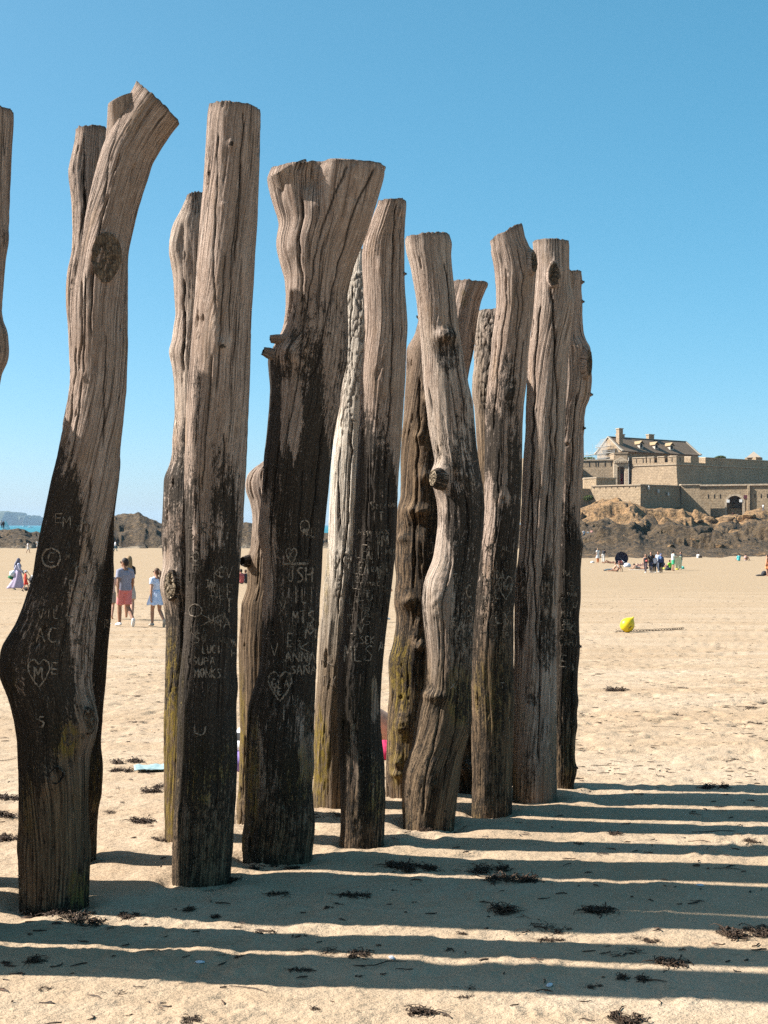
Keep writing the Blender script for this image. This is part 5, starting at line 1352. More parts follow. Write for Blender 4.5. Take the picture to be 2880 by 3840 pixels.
    def gp(pts, b0, b1, nm, mat): return MB().poly_prism([g(x, y, b0) for x, y in pts], [g(x, y, b1) for x, y in pts]).build(nm, mat, gh, o2)
    gp([(2302, 1830), (2315, 1830), (2315, 1752), (2302, 1752)], 0, 4, 'wall_face', MAT_TRIM)
    gp([(2343, 1830), (2356, 1830), (2356, 1752), (2343, 1752)], 0, 4, 'wall_face', MAT_TRIM)
    gp([(2302, 1751.5), (2315, 1751.5), (2322, 1749.5), (2336, 1749.5), (2343, 1751.5), (2356, 1751.5), (2356, 1736), (2302, 1736)], 0.01, 4, 'lintel', MAT_TRIM)
    gp([(2303, 1735.5), (2354, 1735.5), (2354, 1700), (2303, 1700)], .25, 4, 'attic', MAT_STONE)
    gp([(2300, 1729), (2357, 1729), (2329, 1712)], -.35, .2, 'pediment', MAT_TRIM)
    gp([(2301, 1699.6), (2356, 1699.6), (2356, 1697), (2301, 1697)], .1, 4.1, 'coping', MAT_TRIM)
    for i in range(8):
        x0 = 2303 + i * 6.6
        gp([(x0, 1735), (x0 + 4, 1735), (x0 + 4, 1730), (x0, 1730)], -.45, .2, 'corbel', MAT_TRIM)
    gp([(2315, 1830), (2343, 1830), (2343, 1750), (2315, 1750)], 2.2, 2.5, 'passage_back', MAT_STONE)
    gp([(2329, 1820), (2343, 1820), (2343, 1774), (2329, 1774)], 1.7, 1.9, 'red_door', P((.30, .022, .02), .6))
    gp([(2356.5, 1826), (2358, 1826), (2358, 1716), (2356.5, 1716)], -.1, .1, 'drain_pipe', P((.5, .47, .42)))
    MB().poly_prism([(70.9, 222.5, 2), (72.6, 222.2, 2), (74, 232, 2), (70, 232, 2)], [(70.9, 222.5, zrow(1716, 222)), (72.6, 222.2, zrow(1716, 222)), (74, 232, zrow(1716, 222)), (70, 232, zrow(1716, 222))]).build('flank_wall', MAT_STONE, gh, o2)
    # low blockhouse in front of the gate
    bl = femp('low_block_wall', (58, 209, 8)); tag(bl, 'low rectangular stone parapet block in front of the red door', 'wall')
    MB().poly_prism([(54.0, 208.8, 5), (56.7, 206.6, 5), (62.5, 208.5, 5), (61, 214, 5), (55, 214, 5)], [(54.0, 208.8, zrow(1795, 208)), (56.7, 206.6, zrow(1795, 208)), (62.5, 208.5, zrow(1795, 208)), (61, 214, zrow(1795, 208)), (55, 214, zrow(1795, 208))]).build('block', MAT_STONE2, bl, (58, 209, 8))
    MB().poly_prism([(53.9, 208.7, zrow(1795, 208) + .003), (56.7, 206.45, zrow(1795, 208) + .003), (62.7, 208.4, zrow(1795, 208) + .003), (61, 214.2, zrow(1795, 208) + .003), (54.9, 214.2, zrow(1795, 208) + .003)], [(53.9, 208.7, zrow(1795, 208) + .3), (56.7, 206.45, zrow(1795, 208) + .3), (62.7, 208.4, zrow(1795, 208) + .3), (61, 214.2, zrow(1795, 208) + .3), (54.9, 214.2, zrow(1795, 208) + .3)]).build('coping', MAT_TRIM, bl, (58, 209, 8))
    # terrace behind the outer wall
    MB().poly_prism([(45, 192.8, 1), (61.4, 187.6, 1), (74, 194, 1), (122, 186, 1), (140, 240, 1), (45, 240, 1)], [(45, 192.8, 13.4 - 3), (61.4, 187.6, 13.4 - 3), (74, 194, 13.4 - 3), (122, 186, 13.4 - 3), (140, 240, 13.4 - 3), (45, 240, 13.4 - 3)]).build('fort_terrace', MAT_STONE2).__setitem__('kind', 'structure')
    # ---------------- barracks
    cx, cy = 68.2, 235.0
    ax = Vector((.902, .431, 0)); gx = Vector((.431, -.902, 0))
    zr, ze = 28.3, 23.5; hw = 5.8; Lb = 32.0
    hb = femp('barracks_building', (cx, cy, 5)); tag(hb, 'long stone barracks with steep brown roof, dormers and chimneys', 'building'); oh = (cx, cy, 5)
    def bp(u, w, z): 
        v = Vector((cx, cy, 0)) + ax * u + gx * w
        return (v.x, v.y, z)
    MB().poly_prism([bp(.3, -hw + .5, 5), bp(.3, hw - .5, 5), bp(Lb - .3, hw - .5, 5), bp(Lb - .3, -hw + .5, 5)], [bp(.3, -hw + .5, ze - .1), bp(.3, hw - .5, ze - .1), bp(Lb - .3, hw - .5, ze - .1), bp(Lb - .3, -hw + .5, ze - .1)]).build('wall', MAT_STONE, hb, oh)
    R = Mat('slate_roof'); uv = R.uv()
    br = R.n('TexBrick'); R.set(br.inputs['Vector'], uv); br.inputs['Scale'].default_value = 1.0; br.inputs['Brick Width'].default_value = .5; br.inputs['Row Height'].default_value = .35; br.inputs['Mortar Size'].default_value = .02
    br.inputs['Color1'].default_value = (.12, .078, .046, 1); br.inputs['Color2'].default_value = (.18, .12, .07, 1); br.inputs['Mortar'].default_value = (.06, .045, .03, 1)
    nz = R.noise(R.coord(), .5, 6, .7)
    R.base(R.mix(.55, br.outputs[0], R.ramp(nz, [(.3, (.065, .043, .026)), (.55, (.125, .082, .048)), (.75, (.20, .14, .08))]))).rough(.85); R.normal(R.bump(nz, .5, .2))
    ROOF = R.m
    rf = MB()
    for sg in (1, -1):
        pts = [(0, zr), (hw * .85, ze + .75), (hw + .35, ze - .05)]
        for (w0, z0), (w1, z1) in zip(pts[:-1], pts[1:]):
            lo = [bp(0, sg * w0, z0), bp(Lb, sg * w0, z0), bp(Lb, sg * w1, z1), bp(0, sg * w1, z1)]
            rf.poly_prism([(x, y, z - .25) for x, y, z in lo], lo)
    rfo = rf.build('roof', ROOF, hb, oh)
    for u in (0.0, Lb):
        # gable wall and its pale coping
        gq = [bp(u, -hw + .5, ze - .3), bp(u, hw - .5, ze - .3), bp(u, 0, zr - .15)]
        d_ = ax * (.35 if u == 0 else -.35)
        MB().poly_prism(gq, [(x + d_.x, y + d_.y, z) for x, y, z in gq]).build('gable', MAT_STONE, hb, oh)
        for sg in (1, -1):
            for (w0, z0, w1, z1) in ((0, zr + .15, hw * .85, ze + .95), (hw * .85, ze + .95, hw + .4, ze + .2)):
                lo = [bp(u - .3, sg * w0, z0), bp(u + .4, sg * w0, z0), bp(u + .4, sg * w1, z1), bp(u - .3, sg * w1, z1)]
                MB().poly_prism([(x, y, z - .35) for x, y, z in lo], lo).build('gable_coping', P((.40, .34, .26)), hb, oh)
    MB().poly_prism([bp(0, -.2, zr - .05), bp(Lb, -.2, zr - .05), bp(Lb, .2, zr - .05), bp(0, .2, zr - .05)], [bp(0, -.2, zr + .12), bp(Lb, -.2, zr + .12), bp(Lb, .2, zr + .12), bp(0, .2, zr + .12)]).build('ridge_capping', P((.34, .27, .19)), rfo, oh)
    for (u, w, sx, sy, z0, z1) in ((2.0, 2.6, 1.5, 1.3, 24, 30.4), (5.6, -1.0, 2.4, 1.2, 26, 29.2), (17.4, -.6, 2.2, 1.2, 26, 29.7)):
        c = bp(u, w, (z0 + z1) / 2)
        ch = MB().box(c, (sx, sy, z1 - z0), math.atan2(ax.y, ax.x)).build('chimney', MAT_STONE, hb, oh)
        k = MB().box((c[0], c[1], z1 + .12), (sx + .3, sy + .3, .22), math.atan2(ax.y, ax.x)).build('chimney_cap', MAT_TRIM, ch, oh)
    for px in (2399, 2456, 2513):
        # dormer on the front slope
        w_ = 3.7; zb = ze + 1.2
        r_ = (px - CX) / FO
        base = Vector((cx, cy, 0)) + gx * w_
        u = (r_ * base.y - base.x) / (ax.x - r_ * ax.y)
        dm = MB()
        dh, dw = 1.55, .68
        f_ = [bp(u - dw, w_ + .7, zb), bp(u + dw, w_ + .7, zb), bp(u + dw, w_ + .7, zb + dh), bp(u - dw, w_ + .7, zb + dh)]
        b_ = [bp(u - dw, w_ - 2.6, zb), bp(u + dw, w_ - 2.6, zb), bp(u + dw, w_ - 2.6, zb + dh), bp(u - dw, w_ - 2.6, zb + dh)]
        do = dm.poly_prism(f_, b_).build('dormer', P((.50, .45, .37)), hb, oh)
        MB().box(bp(u, w_ + .7, zb + .85), (.7, .12, 1.1), math.atan2(ax.y, ax.x)).build('pane', MAT_DARK, do, oh)
        for sg in (-1, 1):
            q = [bp(u, w_ + 1.0, zb + dh + .85), bp(u, w_ - 3.0, zb + dh + .85), bp(u + sg * (dw + .35), w_ - 3.0, zb + dh - .1), bp(u + sg * (dw + .35), w_ + 1.0, zb + dh - .1)]
            MB().poly_prism([(x, y, z - .15) for x, y, z in q], q).build('dormer_roof', P((.36, .25, .13)), do, oh)
    # ---------------- scaffolding on the left gable
    sf = femp('scaffold', bp(-2, 0, 16)); tag(sf, 'metal scaffolding with white netting on the left gable of the barracks', 'scaffold'); os_ = bp(-2, 0, 16)
    GAL = P((.55, .55, .54), .5)
    for u in (-2.2, -.8):
        for w in (-9.0, -7.0, -4.6, -1.0, 1.8, 5.0):
            zt_ = 24.6 if abs(w) > 6 else (24.2 if w > 4 else (26.4 if w < -4 else 28.6 - abs(w)))
            MB().bar(bp(u, w, 17.5), bp(u, w, zt_), .035).build('standard_pole', GAL, sf, os_)
    for z in (19.2, 21.2, 23.2, 25.2):
        wl = -9.0 if z < 24 else -(28.6 - z); wr = 5.0 if z < 24 else (28.4 - z)
        for u in (-2.2,):
            MB().bar(bp(u, wl, z), bp(u, wr, z), .035).build('rail', GAL, sf, os_)
            MB().bar(bp(u, wl, z + .55), bp(u, wr, z + .55), .03).build('rail', GAL, sf, os_)
        MB().poly_prism([bp(-2.2, wl, z - .1), bp(-.8, wl, z - .1), bp(-.8, wr, z - .1), bp(-2.2, wr, z - .1)], [bp(-2.2, wl, z), bp(-.8, wl, z), bp(-.8, wr, z), bp(-2.2, wr, z)]).build('deck_board', P((.42, .37, .29)), sf, os_)
    N = Mat('scaffold_netting'); tr = N.n('BsdfTransparent'); df = N.n('BsdfDiffuse'); df.inputs[0].default_value = (.40, .38, .35, 1); tl = N.n('BsdfTranslucent'); tl.inputs[0].default_value = (.6, .6, .6, 1)
    ad = N.n('MixShader'); ad.inputs[0].default_value = .4; N.t.links.new(df.outputs[0], ad.inputs[1]); N.t.links.new(tl.outputs[0], ad.inputs[2])
    mx = N.n('MixShader'); N.set(mx.inputs[0], .42); N.t.links.new(tr.outputs[0], mx.inputs[1]); N.t.links.new(ad.outputs[0], mx.inputs[2]); N.t.links.new(mx.outputs[0], N.out.inputs['Surface'])
    nw = np.linspace(-2.6, 1.5, 15); nzz = np.linspace(18.0, 28.6, 20)
    WW, ZZ = np.meshgrid(nw, nzz, indexing='ij')
    ZZ = np.minimum(ZZ, 27.6 - np.clip(-WW - .4, 0, 9) * .75)
    bul = -2.32 - .10 * vnoise(WW * 1.4, ZZ * .8, 0, 5)
    Vn = np.array([Vector(bp(u, w, z)) - Vector(os_) for u, w, z in zip(bul.ravel(), WW.ravel(), ZZ.ravel())]); Vn[:, 1] *= KD
    link('netting', fast_mesh('net', Vn, grid_quads(15, 20)), N.m, sf)
    # ---------------- far pyramid roof, far greenery
    tw = femp('watch_turret', (115, 240, 15)); tag(tw, 'small pyramid roofed turret showing above the bastion at far right', 'turret')
    x0, y0 = (2826 - CX) / FO * 240, 240.0
    z0 = zrow(1716, 240); z1 = zrow(1693, 240)
    MB().box((x0, y0, z0 - 3), (3.6, 3.6, 6), .6).build('wall', MAT_STONE, tw, (115, 240, 15))
    mb = MB(); r = 2.9
    bq = [(x0 + r * math.cos(a), y0 + r * math.sin(a), z0 - .1) for a in [1.9 + i * math.pi / 2 for i in range(4)]]
    mb.poly_prism(bq, [(x0 + .02 * math.cos(a), y0 + .02 * math.sin(a), z1) for a in [1.9 + i * math.pi / 2 for i in range(4)]]); mb.build('roof', P((.30, .24, .18)), tw, (115, 240, 15))
    MB.depth = 1.0
    def bush(px, py, D, w, h, label, cat='tree'):
        x, y, z = W(px, py, D * KD)
        ro = empty('leafy_tree', (x, y, z - h)); tag(ro, label, cat)
        rg = np.random.default_rng(int(px))
        n = 900
        c = rg.normal(size=(n, 3)); c /= np.linalg.norm(c, axis=1, keepdims=True); c *= (rg.uniform(.55, 1, (n, 1)))
        c = c * np.array([w, w * .8, h * .6]) * (1 + .25 * vnoise(c[:, :1] * 2, c[:, 1:2] * 2, c[:, 2:3] * 2, 5)) + np.array([0, 0, h])
        a = rg.normal(size=(n, 3)); b = rg.normal(size=(n, 3)); a *= .22 / np.linalg.norm(a, axis=1, keepdims=True); b *= .22 / np.linalg.norm(b, axis=1, keepdims=True)
        V = np.stack([c - a, c - b, c + a, c + b], 1).reshape(-1, 3)
        link('crown', fast_mesh('crown', V, np.arange(4 * n).reshape(-1, 4), False), P((.10, .125, .028)), ro)
        MB().bar((0, 0, -5), (0, 0, h), .18, 7).build('trunk', P((.08, .06, .04)), ro)
    bush(2702, 1717, 252, 1.9, 1.1, 'green treetop peeping over the bastion parapet')
    bush(2208, 1722, 246, 2.2, 1.1, 'green treetop beside the scaffolding at left end')
    bush(2207, 1868, 188.5, 1.2, 1.0, 'yellow green bush on rocks at left foot of the outer wall', 'bush')
# ------------------------------------------------------------------ people
SKIN = P((.50, .27, .17), .6); SKIN2 = P((.34, .17, .10), .6); SKINL = P((.60, .36, .25), .6)
HAIR_D = P((.022, .014, .010), .7); HAIR_B = P((.10, .052, .026), .7); HAIR_L = P((.30, .19, .09), .7)

class Limb:
    """tapered elliptical tubes that a remesh welds into one continuous surface"""
    def __init__(self): self.v = []; self.f = []
    def tube(self, pts, rad, n=12, cap=True, round_=True):
        P_ = [Vector(p) for p in pts]; R_ = [(r, r) if not isinstance(r, (tuple, list)) else r for r in rad]
        if round_:
            d0 = (P_[0] - P_[1]).normalized(); d1 = (P_[-1] - P_[-2]).normalized()
            a, b = min(R_[0]), min(R_[-1])
            P_ = [P_[0] + d0 * a * .9, P_[0] + d0 * a * .55] + P_ + [P_[-1] + d1 * b * .55, P_[-1] + d1 * b * .9]
            R_ = [(R_[0][0] * .3, R_[0][1] * .3), (R_[0][0] * .8, R_[0][1] * .8)] + R_ + [(R_[-1][0] * .8, R_[-1][1] * .8), (R_[-1][0] * .3, R_[-1][1] * .3)]
        b0 = len(self.v); m = len(P_)
        for i, p in enumerate(P_):
            t = (P_[min(i + 1, m - 1)] - P_[max(i - 1, 0)]).normalized()
            x = Vector((1, 0, 0)); x = (x - t * x.dot(t))
            if x.length < .2: x = Vector((0, 1, 0)) - t * t.y
            x.normalize(); y = t.cross(x).normalized()
            for k in range(n):
                a = 2 * math.pi * k / n
                self.v.append(p + x * math.cos(a) * R_[i][0] + y * math.sin(a) * R_[i][1])
        for i in range(m - 1):
            for k in range(n):
                k2 = (k + 1) % n
                self.f.append((b0 + i * n + k, b0 + i * n + k2, b0 + (i + 1) * n + k2, b0 + (i + 1) * n + k))
        self.f.append(tuple(b0 + k for k in reversed(range(n)))); self.f.append(tuple(b0 + (m - 1) * n + k for k in range(n)))
        return self
    def ball(self, c, r, n=10):
        c = Vector(c); rx, ry, rz = r if isinstance(r, (tuple, list)) else (r, r, r)
        b0 = len(self.v); m = 7
        for i in range(m):
            ph = math.pi * (i + .5) / m
            for k in range(n):
                a = 2 * math.pi * k / n
                self.v.append(c + Vector((rx * math.sin(ph) * math.cos(a), ry * math.sin(ph) * math.sin(a), rz * math.cos(ph))))
        for i in range(m - 1):
            for k in range(n):
                k2 = (k + 1) % n
                self.f.append((b0 + i * n + k, b0 + (i + 1) * n + k, b0 + (i + 1) * n + k2, b0 + i * n + k2))
        self.f.append(tuple(b0 + k for k in range(n))); self.f.append(tuple(b0 + (m - 1) * n + k for k in reversed(range(n))))
        return self
    def build(self, name, mat, parent, vox=None, s=1.0, smooth_it=2):
        me = bpy.data.meshes.new(name)
        me.from_pydata([tuple(v * s) for v in self.v], [], self.f)
        me.update()
        for p in me.polygons: p.use_smooth = True
        o = link(name, me, mat, parent)
        if vox:
            md = o.modifiers.new('weld', 'REMESH'); md.mode = 'VOXEL'; md.voxel_size = vox; md.use_smooth_shade = True
            if smooth_it:
                sm = o.modifiers.new('soft', 'SMOOTH'); sm.factor = .5; sm.iterations = smooth_it
        return o

def pose_joints(pose):
    J = dict(pel=(0, 0, .95), sp=(0, 0, 1.12), ch=(0, 0, 1.32), nb=(0, -.01, 1.455), nk=(0, .005, 1.52), hd=(0, .02, 1.635))
    for s, n in ((-1, 'l'), (1, 'r')):
        J.update({'sh' + n: (s * .175, -.01, 1.41), 'el' + n: (s * .225, -.03, 1.14), 'wr' + n: (s * .225, .05, .90), 'hip' + n: (s * .085, 0, .92), 'kn' + n: (s * .095, .02, .50), 'an' + n: (s * .095, -.03, .085), 'to' + n: (s * .11, .12, .03)})
    up = {}
    if pose == 'walk':
        up = dict(knl=(-.09, .12, .51), anl=(-.09, .12, .09), tol=(-.10, .27, .04), knr=(.08, -.02, .50), anr=(.075, -.34, .20), tor=(.085, -.30, .06), ell=(-.23, -.10, 1.15), wrl=(-.25, -.12, .89), elr=(.23, .0, 1.14), wrr=(.25, .14, .92))
    elif pose == 'walk2':
        up = dict(knl=(-.09, .20, .52), anl=(-.08, .24, .10), tol=(-.09, .40, .08), knr=(.09, -.08, .50), anr=(.09, -.28, .14), tor=(.09, -.18, .03), ell=(-.22, -.14, 1.16), wrl=(-.22, -.10, .92), elr=(.22, .06, 1.14), wrr=(.22, .22, .95))
    elif pose == 'sit':     # on the ground, knees up
        up = dict(pel=(0, 0, .12), sp=(0, -.05, .28), ch=(0, -.04, .48), nb=(0, .0, .61), nk=(0, .02, .67), hd=(0, .05, .785))
        for s, n in ((-1, 'l'), (1, 'r')):
            up.update({'sh' + n: (s * .17, .0, .56), 'el' + n: (s * .22, .14, .36), 'wr' + n: (s * .14, .33, .40), 'hip' + n: (s * .09, .02, .12), 'kn' + n: (s * .12, .36, .46), 'an' + n: (s * .11, .62, .09), 'to' + n: (s * .11, .76, .04)})
    elif pose == 'recline':  # legs out, leaning back on the hands
        up = dict(pel=(0, 0, .11), sp=(0, -.10, .25), ch=(0, -.22, .42), nb=(0, -.28, .54), nk=(0, -.28, .61), hd=(0, -.25, .725))
        for s, n in ((-1, 'l'), (1, 'r')):
            up.update({'sh' + n: (s * .17, -.28, .49), 'el' + n: (s * .25, -.42, .28), 'wr' + n: (s * .26, -.45, .06), 'hip' + n: (s * .09, .02, .11), 'kn' + n: (s * .11, .42, .16), 'an' + n: (s * .10, .80, .07), 'to' + n: (s * .12, .86, .16)})
    elif pose == 'lie':
        up = dict(pel=(0, 0, .11), sp=(0, -.18, .12), ch=(0, -.38, .13), nb=(0, -.52, .13), nk=(0, -.58, .13), hd=(0, -.70, .14))
        for s, n in ((-1, 'l'), (1, 'r')):
            up.update({'sh' + n: (s * .17, -.47, .12), 'el' + n: (s * .26, -.22, .06), 'wr' + n: (s * .24, .02, .05), 'hip' + n: (s * .09, .03, .11), 'kn' + n: (s * .11, .45, .16 if s > 0 else .36), 'an' + n: (s * .11, .86 if s > 0 else .62, .06), 'to' + n: (s * .13, .92 if s > 0 else .72, .12 if s > 0 else .04)})
    elif pose == 'hold':     # arms forward holding something up
        for s, n in ((-1, 'l'), (1, 'r')):
            up.update({'el' + n: (s * .24, .12, 1.20), 'wr' + n: (s * .22, .36, 1.22)})
    elif pose == 'bend':
        up = dict(sp=(0, .06, 1.08), ch=(0, .17, 1.24), nb=(0, .27, 1.33), nk=(0, .31, 1.38), hd=(0, .38, 1.47))
        for s, n in ((-1, 'l'), (1, 'r')):
            up.update({'sh' + n: (s * .17, .22, 1.29), 'el' + n: (s * .2, .34, 1.06), 'wr' + n: (s * .18, .50, .90)})
    J.update(up)
    return {k: Vector(v) for k, v in J.items()}

def person(loc, H, face, label, pose='stand', skin=None, hair=None, hairdo='short', top=None, bottom=None, legs='shorts', shoes=None, dress=None, long_sleeve=False, detail=False, vest=False, hat=None, hijab=None, bikini=None, build=1.0, over=None, glasses=False, name='person', head_turn=0.0):
    """a figure at loc (feet on the ground), H metres tall, facing compass angle face (radians; 0 = away from the camera, +pi/2 = to the left)"""
    skin = skin or SKIN; hair = hair or HAIR_D
    root = empty(name, loc, face); tag(root, label, 'person')
    s = H / 1.75
    J = pose_joints(pose)
    if over: J.update({k: Vector(v) for k, v in over.items()})
    vx = (.011 if detail else .022) * s
    w = build
    B = Limb()
    B.tube([J['pel'], J['sp'], J['ch'], J['nb'].lerp(J['ch'], .25)], [(.155 * w, .11), (.135 * w, .10), (.16 * w, .11), (.12 * w, .08)], 14)
    B.tube([J['nb'], J['nk'], J['hd'] - Vector((0, 0, .04))], [.062, .052, .055], 10)
    hd = J['hd']
    ht = Matrix.Rotation(head_turn, 3, 'Z')
    hv = lambda x, y, z: hd + ht @ Vector((x, y, z))
    B.ball(hd + Vector((0, 0, .02)), (.075, .092, .105), 12); B.ball(hv(0, .03, -.05), (.055, .06, .06), 10)
    B.tube([hv(0, .085, .02), hv(0, .108, -.012)], [.012, .016], 6)                      # nose
    for sd in (-1, 1): B.ball(hv(sd * .077, -.005, .0), (.012, .02, .032), 6)             # ears
    B.tube([hv(-.022, .088, -.052), hv(.022, .088, -.052)], [.008, .008], 6)              # lips
    for n, sd in (('l', -1), ('r', 1)):
        B.tube([J['nb'].lerp(J['sh' + n], .4), J['sh' + n], J['sh' + n].lerp(J['el' + n], .5), J['el' + n], J['el' + n].lerp(J['wr' + n], .4), J['wr' + n]], [.06, .058, .048, .040, .040, .027], 10)
        wd = (J['wr' + n] - J['el' + n]).normalized()
        pc = J['wr' + n] + wd * .05
        sdv = Vector((0, 1, 0)) - wd * wd.y
        sdv = sdv.normalized() if sdv.length > .1 else Vector((1, 0, 0))
        B.tube([J['wr' + n], pc, pc + wd * .035], [(.022, .030), (.017, .040), (.015, .038)], 8)
        if detail:
            for q, (o_, ln) in enumerate(((-.030, .062), (-.010, .075), (.011, .072), (.031, .058))):
                a0 = pc + wd * .035 + sdv * o_
                cur = Vector((-sd * .018, 0, 0))
                B.tube([a0, a0 + wd * ln * .5 + cur * .3, a0 + wd * ln + cur], [.0095, .009, .0075], 6)
            B.tube([pc - wd * .01 + sdv * .03, pc + wd * .025 + sdv * .058 + Vector((-sd * .01, 0, 0)), pc + wd * .055 + sdv * .062 + Vector((-sd * .016, 0, 0))], [.013, .011, .0085], 6)
        B.tube([J['hip' + n], J['hip' + n].lerp(J['kn' + n], .5), J['kn' + n], J['kn' + n].lerp(J['an' + n], .33), J['an' + n]], [.092 * w, .078, .056, .058, .038], 12)
        B.tube([J['an' + n], J['an' + n].lerp(J['to' + n], .5) - Vector((0, 0, .012)), J['to' + n]], [.036, .036, .030], 8)
    B.build('body', skin, root, vx, s)
    g = .016
    if top:
        C = Limb()
        C.tube([J['pel'] + (J['sp'] - J['pel']) * -.12, J['pel'], J['sp'], J['ch'], J['nb'].lerp(J['ch'], .35), J['nb'].lerp(J['ch'], .02)], [(.182 * w, .142), (.178 * w, .138), (.160 * w, .128), (.185 * w, .132), (.150 * w, .105), (.075, .07)], 18, round_=False)
        for n in 'lr':
            if vest: continue
            e = J['sh' + n].lerp(J['el' + n], .62)
            pts = [J['nb'].lerp(J['sh' + n], .35), J['sh' + n], J['sh' + n].lerp(J['el' + n], .35), e]; rr = [.085, .080, .073, .076]
            if long_sleeve: pts = pts[:3] + [J['el' + n], J['wr' + n]]; rr = [.085, .080, .068, .058, .045]
            C.tube(pts, rr, 12, round_=False)
        C.build('shirt', top, root, vx, s, 3)
    if bottom and legs in ('shorts', 'trousers', 'briefs'):
        C = Limb()
        C.tube([J['pel'].lerp(J['sp'], .25), J['pel'], J['hipl'].lerp(J['hipr'], .5) + (J['pel'] - J['sp']).normalized() * .05], [(.165 * w, .125), (.180 * w, .135), (.165 * w, .12)], 16, round_=False)
        for n in 'lr':
            k, a = J['kn' + n], J['an' + n]
            if legs == 'shorts': C.tube([J['hip' + n] + Vector((0, 0, .04)), J['hip' + n].lerp(k, .45), J['hip' + n].lerp(k, .84)], [.105 * w, .102, .100], 14, round_=False)
            elif legs == 'trousers': C.tube([J['hip' + n] + Vector((0, 0, .04)), J['hip' + n].lerp(k, .5), k, k.lerp(a, .4), k.lerp(a, .97)], [.105 * w, .095, .074, .074, .060], 14, round_=False)
        C.build('shorts' if legs == 'shorts' else ('briefs' if legs == 'briefs' else 'trousers'), bottom, root, vx, s, 2)
    if dress:
        mat, hemz, flare, long_ = dress['mat'], dress['hem'], dress['flare'], dress.get('tail', 0.0)
        C = Limb()
        C.tube([J['sp'] - Vector((0, 0, .04)), J['sp'], J['ch'], J['nb'].lerp(J['ch'], .35), J['nb'].lerp(J['ch'], .05)], [(.145 * w, .118), (.145 * w, .115), (.172 * w, .125), (.140, .10), (.08, .075)], 18, round_=False)
        for n in 'lr':
            if vest: continue
            pts = [J['nb'].lerp(J['sh' + n], .4), J['sh' + n], J['sh' + n].lerp(J['el' + n], .3), J['sh' + n].lerp(J['el' + n], .52)]; rr = [.08, .082, .084, .066]
            if long_sleeve: pts = pts[:3] + [J['el' + n], J['wr' + n]]; rr = [.085, .082, .075, .066, .055]
            C.tube(pts, rr, 12, round_=False)
        C.build('bodice', dress.get('topmat', mat), root, vx, s, 2)
        # pleated skirt
        n = 96; m = 14; vs = []
        zt, zb = J['sp'].z - .02, hemz
        pl = dress.get('pleats', 17)
        for i in range(m):
            q = i / (m - 1)
            z = zt + (zb - zt) * q
            rx = .142 * w + (flare - .142) * (q ** .75); ry = .115 + (flare * .85 - .115) * (q ** .75)
            for k in range(n):
                a = 2 * math.pi * k / n
                pw = 1 + .075 * q * math.sin(a * pl + .6 * math.sin(a * 3)) + .03 * q * math.sin(a * 5 + 1)
                yy = ry * math.sin(a) * pw - long_ * (q ** 2) * max(0.0, -math.sin(a))
                vs.append((rx * math.cos(a) * pw, yy, z + .012 * q * math.sin(a * pl * .5)))
        me = fast_mesh('skirt', np.array(vs) * s, grid_quads(m, n, True))
        o = link('skirt', me, mat, root)
        so = o.modifiers.new('cloth', 'SOLIDIFY'); so.thickness = .006
    if bikini:
        C = Limb(); C.tube([J['sp'].lerp(J['ch'], .55), J['ch'].lerp(J['nb'], .1)], [(.168 * w, .122), (.170 * w, .122)], 16, round_=False); C.build('bikini_top', bikini, root, vx, s, 1)
        C = Limb(); C.tube([J['pel'].lerp(J['sp'], .2), J['pel'], J['hipl'].lerp(J['hipr'], .5) - (J['sp'] - J['pel']) * .2], [(.163 * w, .122), (.172 * w, .128), (.14, .11)], 16, round_=False); C.build('bikini_bottom', bikini, root, vx, s, 1)
    if shoes:
        for n in 'lr':
            C = Limb()
            a, t = J['an' + n], J['to' + n]
            d = (t - a); dn = d.normalized()
            hl = a - Vector((0, dn.y * .055, 0)); hl.z = (a.z + t.z) / 2 if abs(a.z - t.z) < .08 else a.z - .02
            C.tube([hl - dn * .0, hl.lerp(t, .5) + Vector((0, 0, .012)), t, t + dn * .035], [(.042, .040), (.047, .046), (.048, .034), (.040, .026)], 12)
            C.tube([a + Vector((0, 0, .0)), hl.lerp(t, .3)], [.046, .046], 10)
            C.build('shoe', shoes, root, vx, s, 1)
    if hijab:
        C = Limb(); C.ball(hd + Vector((0, -.018, .03)), (.098, .108, .120), 14); C.tube([hd + Vector((0, -.04, -.03)), J['nk'] + Vector((0, -.02, .0)), J['nb'].lerp(J['ch'], .3), J['ch'] + Vector((0, .03, 0))], [(.09, .10), (.10, .10), (.16, .125), (.15, .15)], 14)
        C.tube([hd + Vector((0, -.08, .02)), J['nb'] + Vector((0, -.17, -.02)), J['ch'] + Vector((0, -.24, -.08))], [(.08, .05), (.10, .045), (.08, .02)], 10)
        C.build('headscarf', hijab, root, vx, s, 2)
        F_ = Limb(); F_.ball(hv(0, .052, .0), (.058, .058, .085), 12); F_.tube([hv(0, .10, .015), hv(0, .118, -.012)], [.011, .014], 6); F_.build('face', skin, root, vx, s, 1)
    elif hairdo != 'none':
        C = Limb()
        C.ball(hv(0, -.022, .045), (.086, .094, .092), 14)
        C.ball(hv(0, -.05, .0), (.078, .066, .085), 12)
        if hairdo == 'pony': C.tube([hv(0, -.10, .05), hv(.01, -.17, .0), hv(.02, -.17, -.16), hv(.02, -.14, -.34)], [.035, .058, .055, .022], 10)
        if hairdo == 'long': C.tube([hv(0, -.06, .04), hv(0, -.10, -.10), hv(0, -.13, -.26), hv(0, -.13, -.42)], [(.09, .06), (.10, .055), (.095, .045), (.05, .02)], 12)
        C.build('hair', hair, root, vx, s, 2)
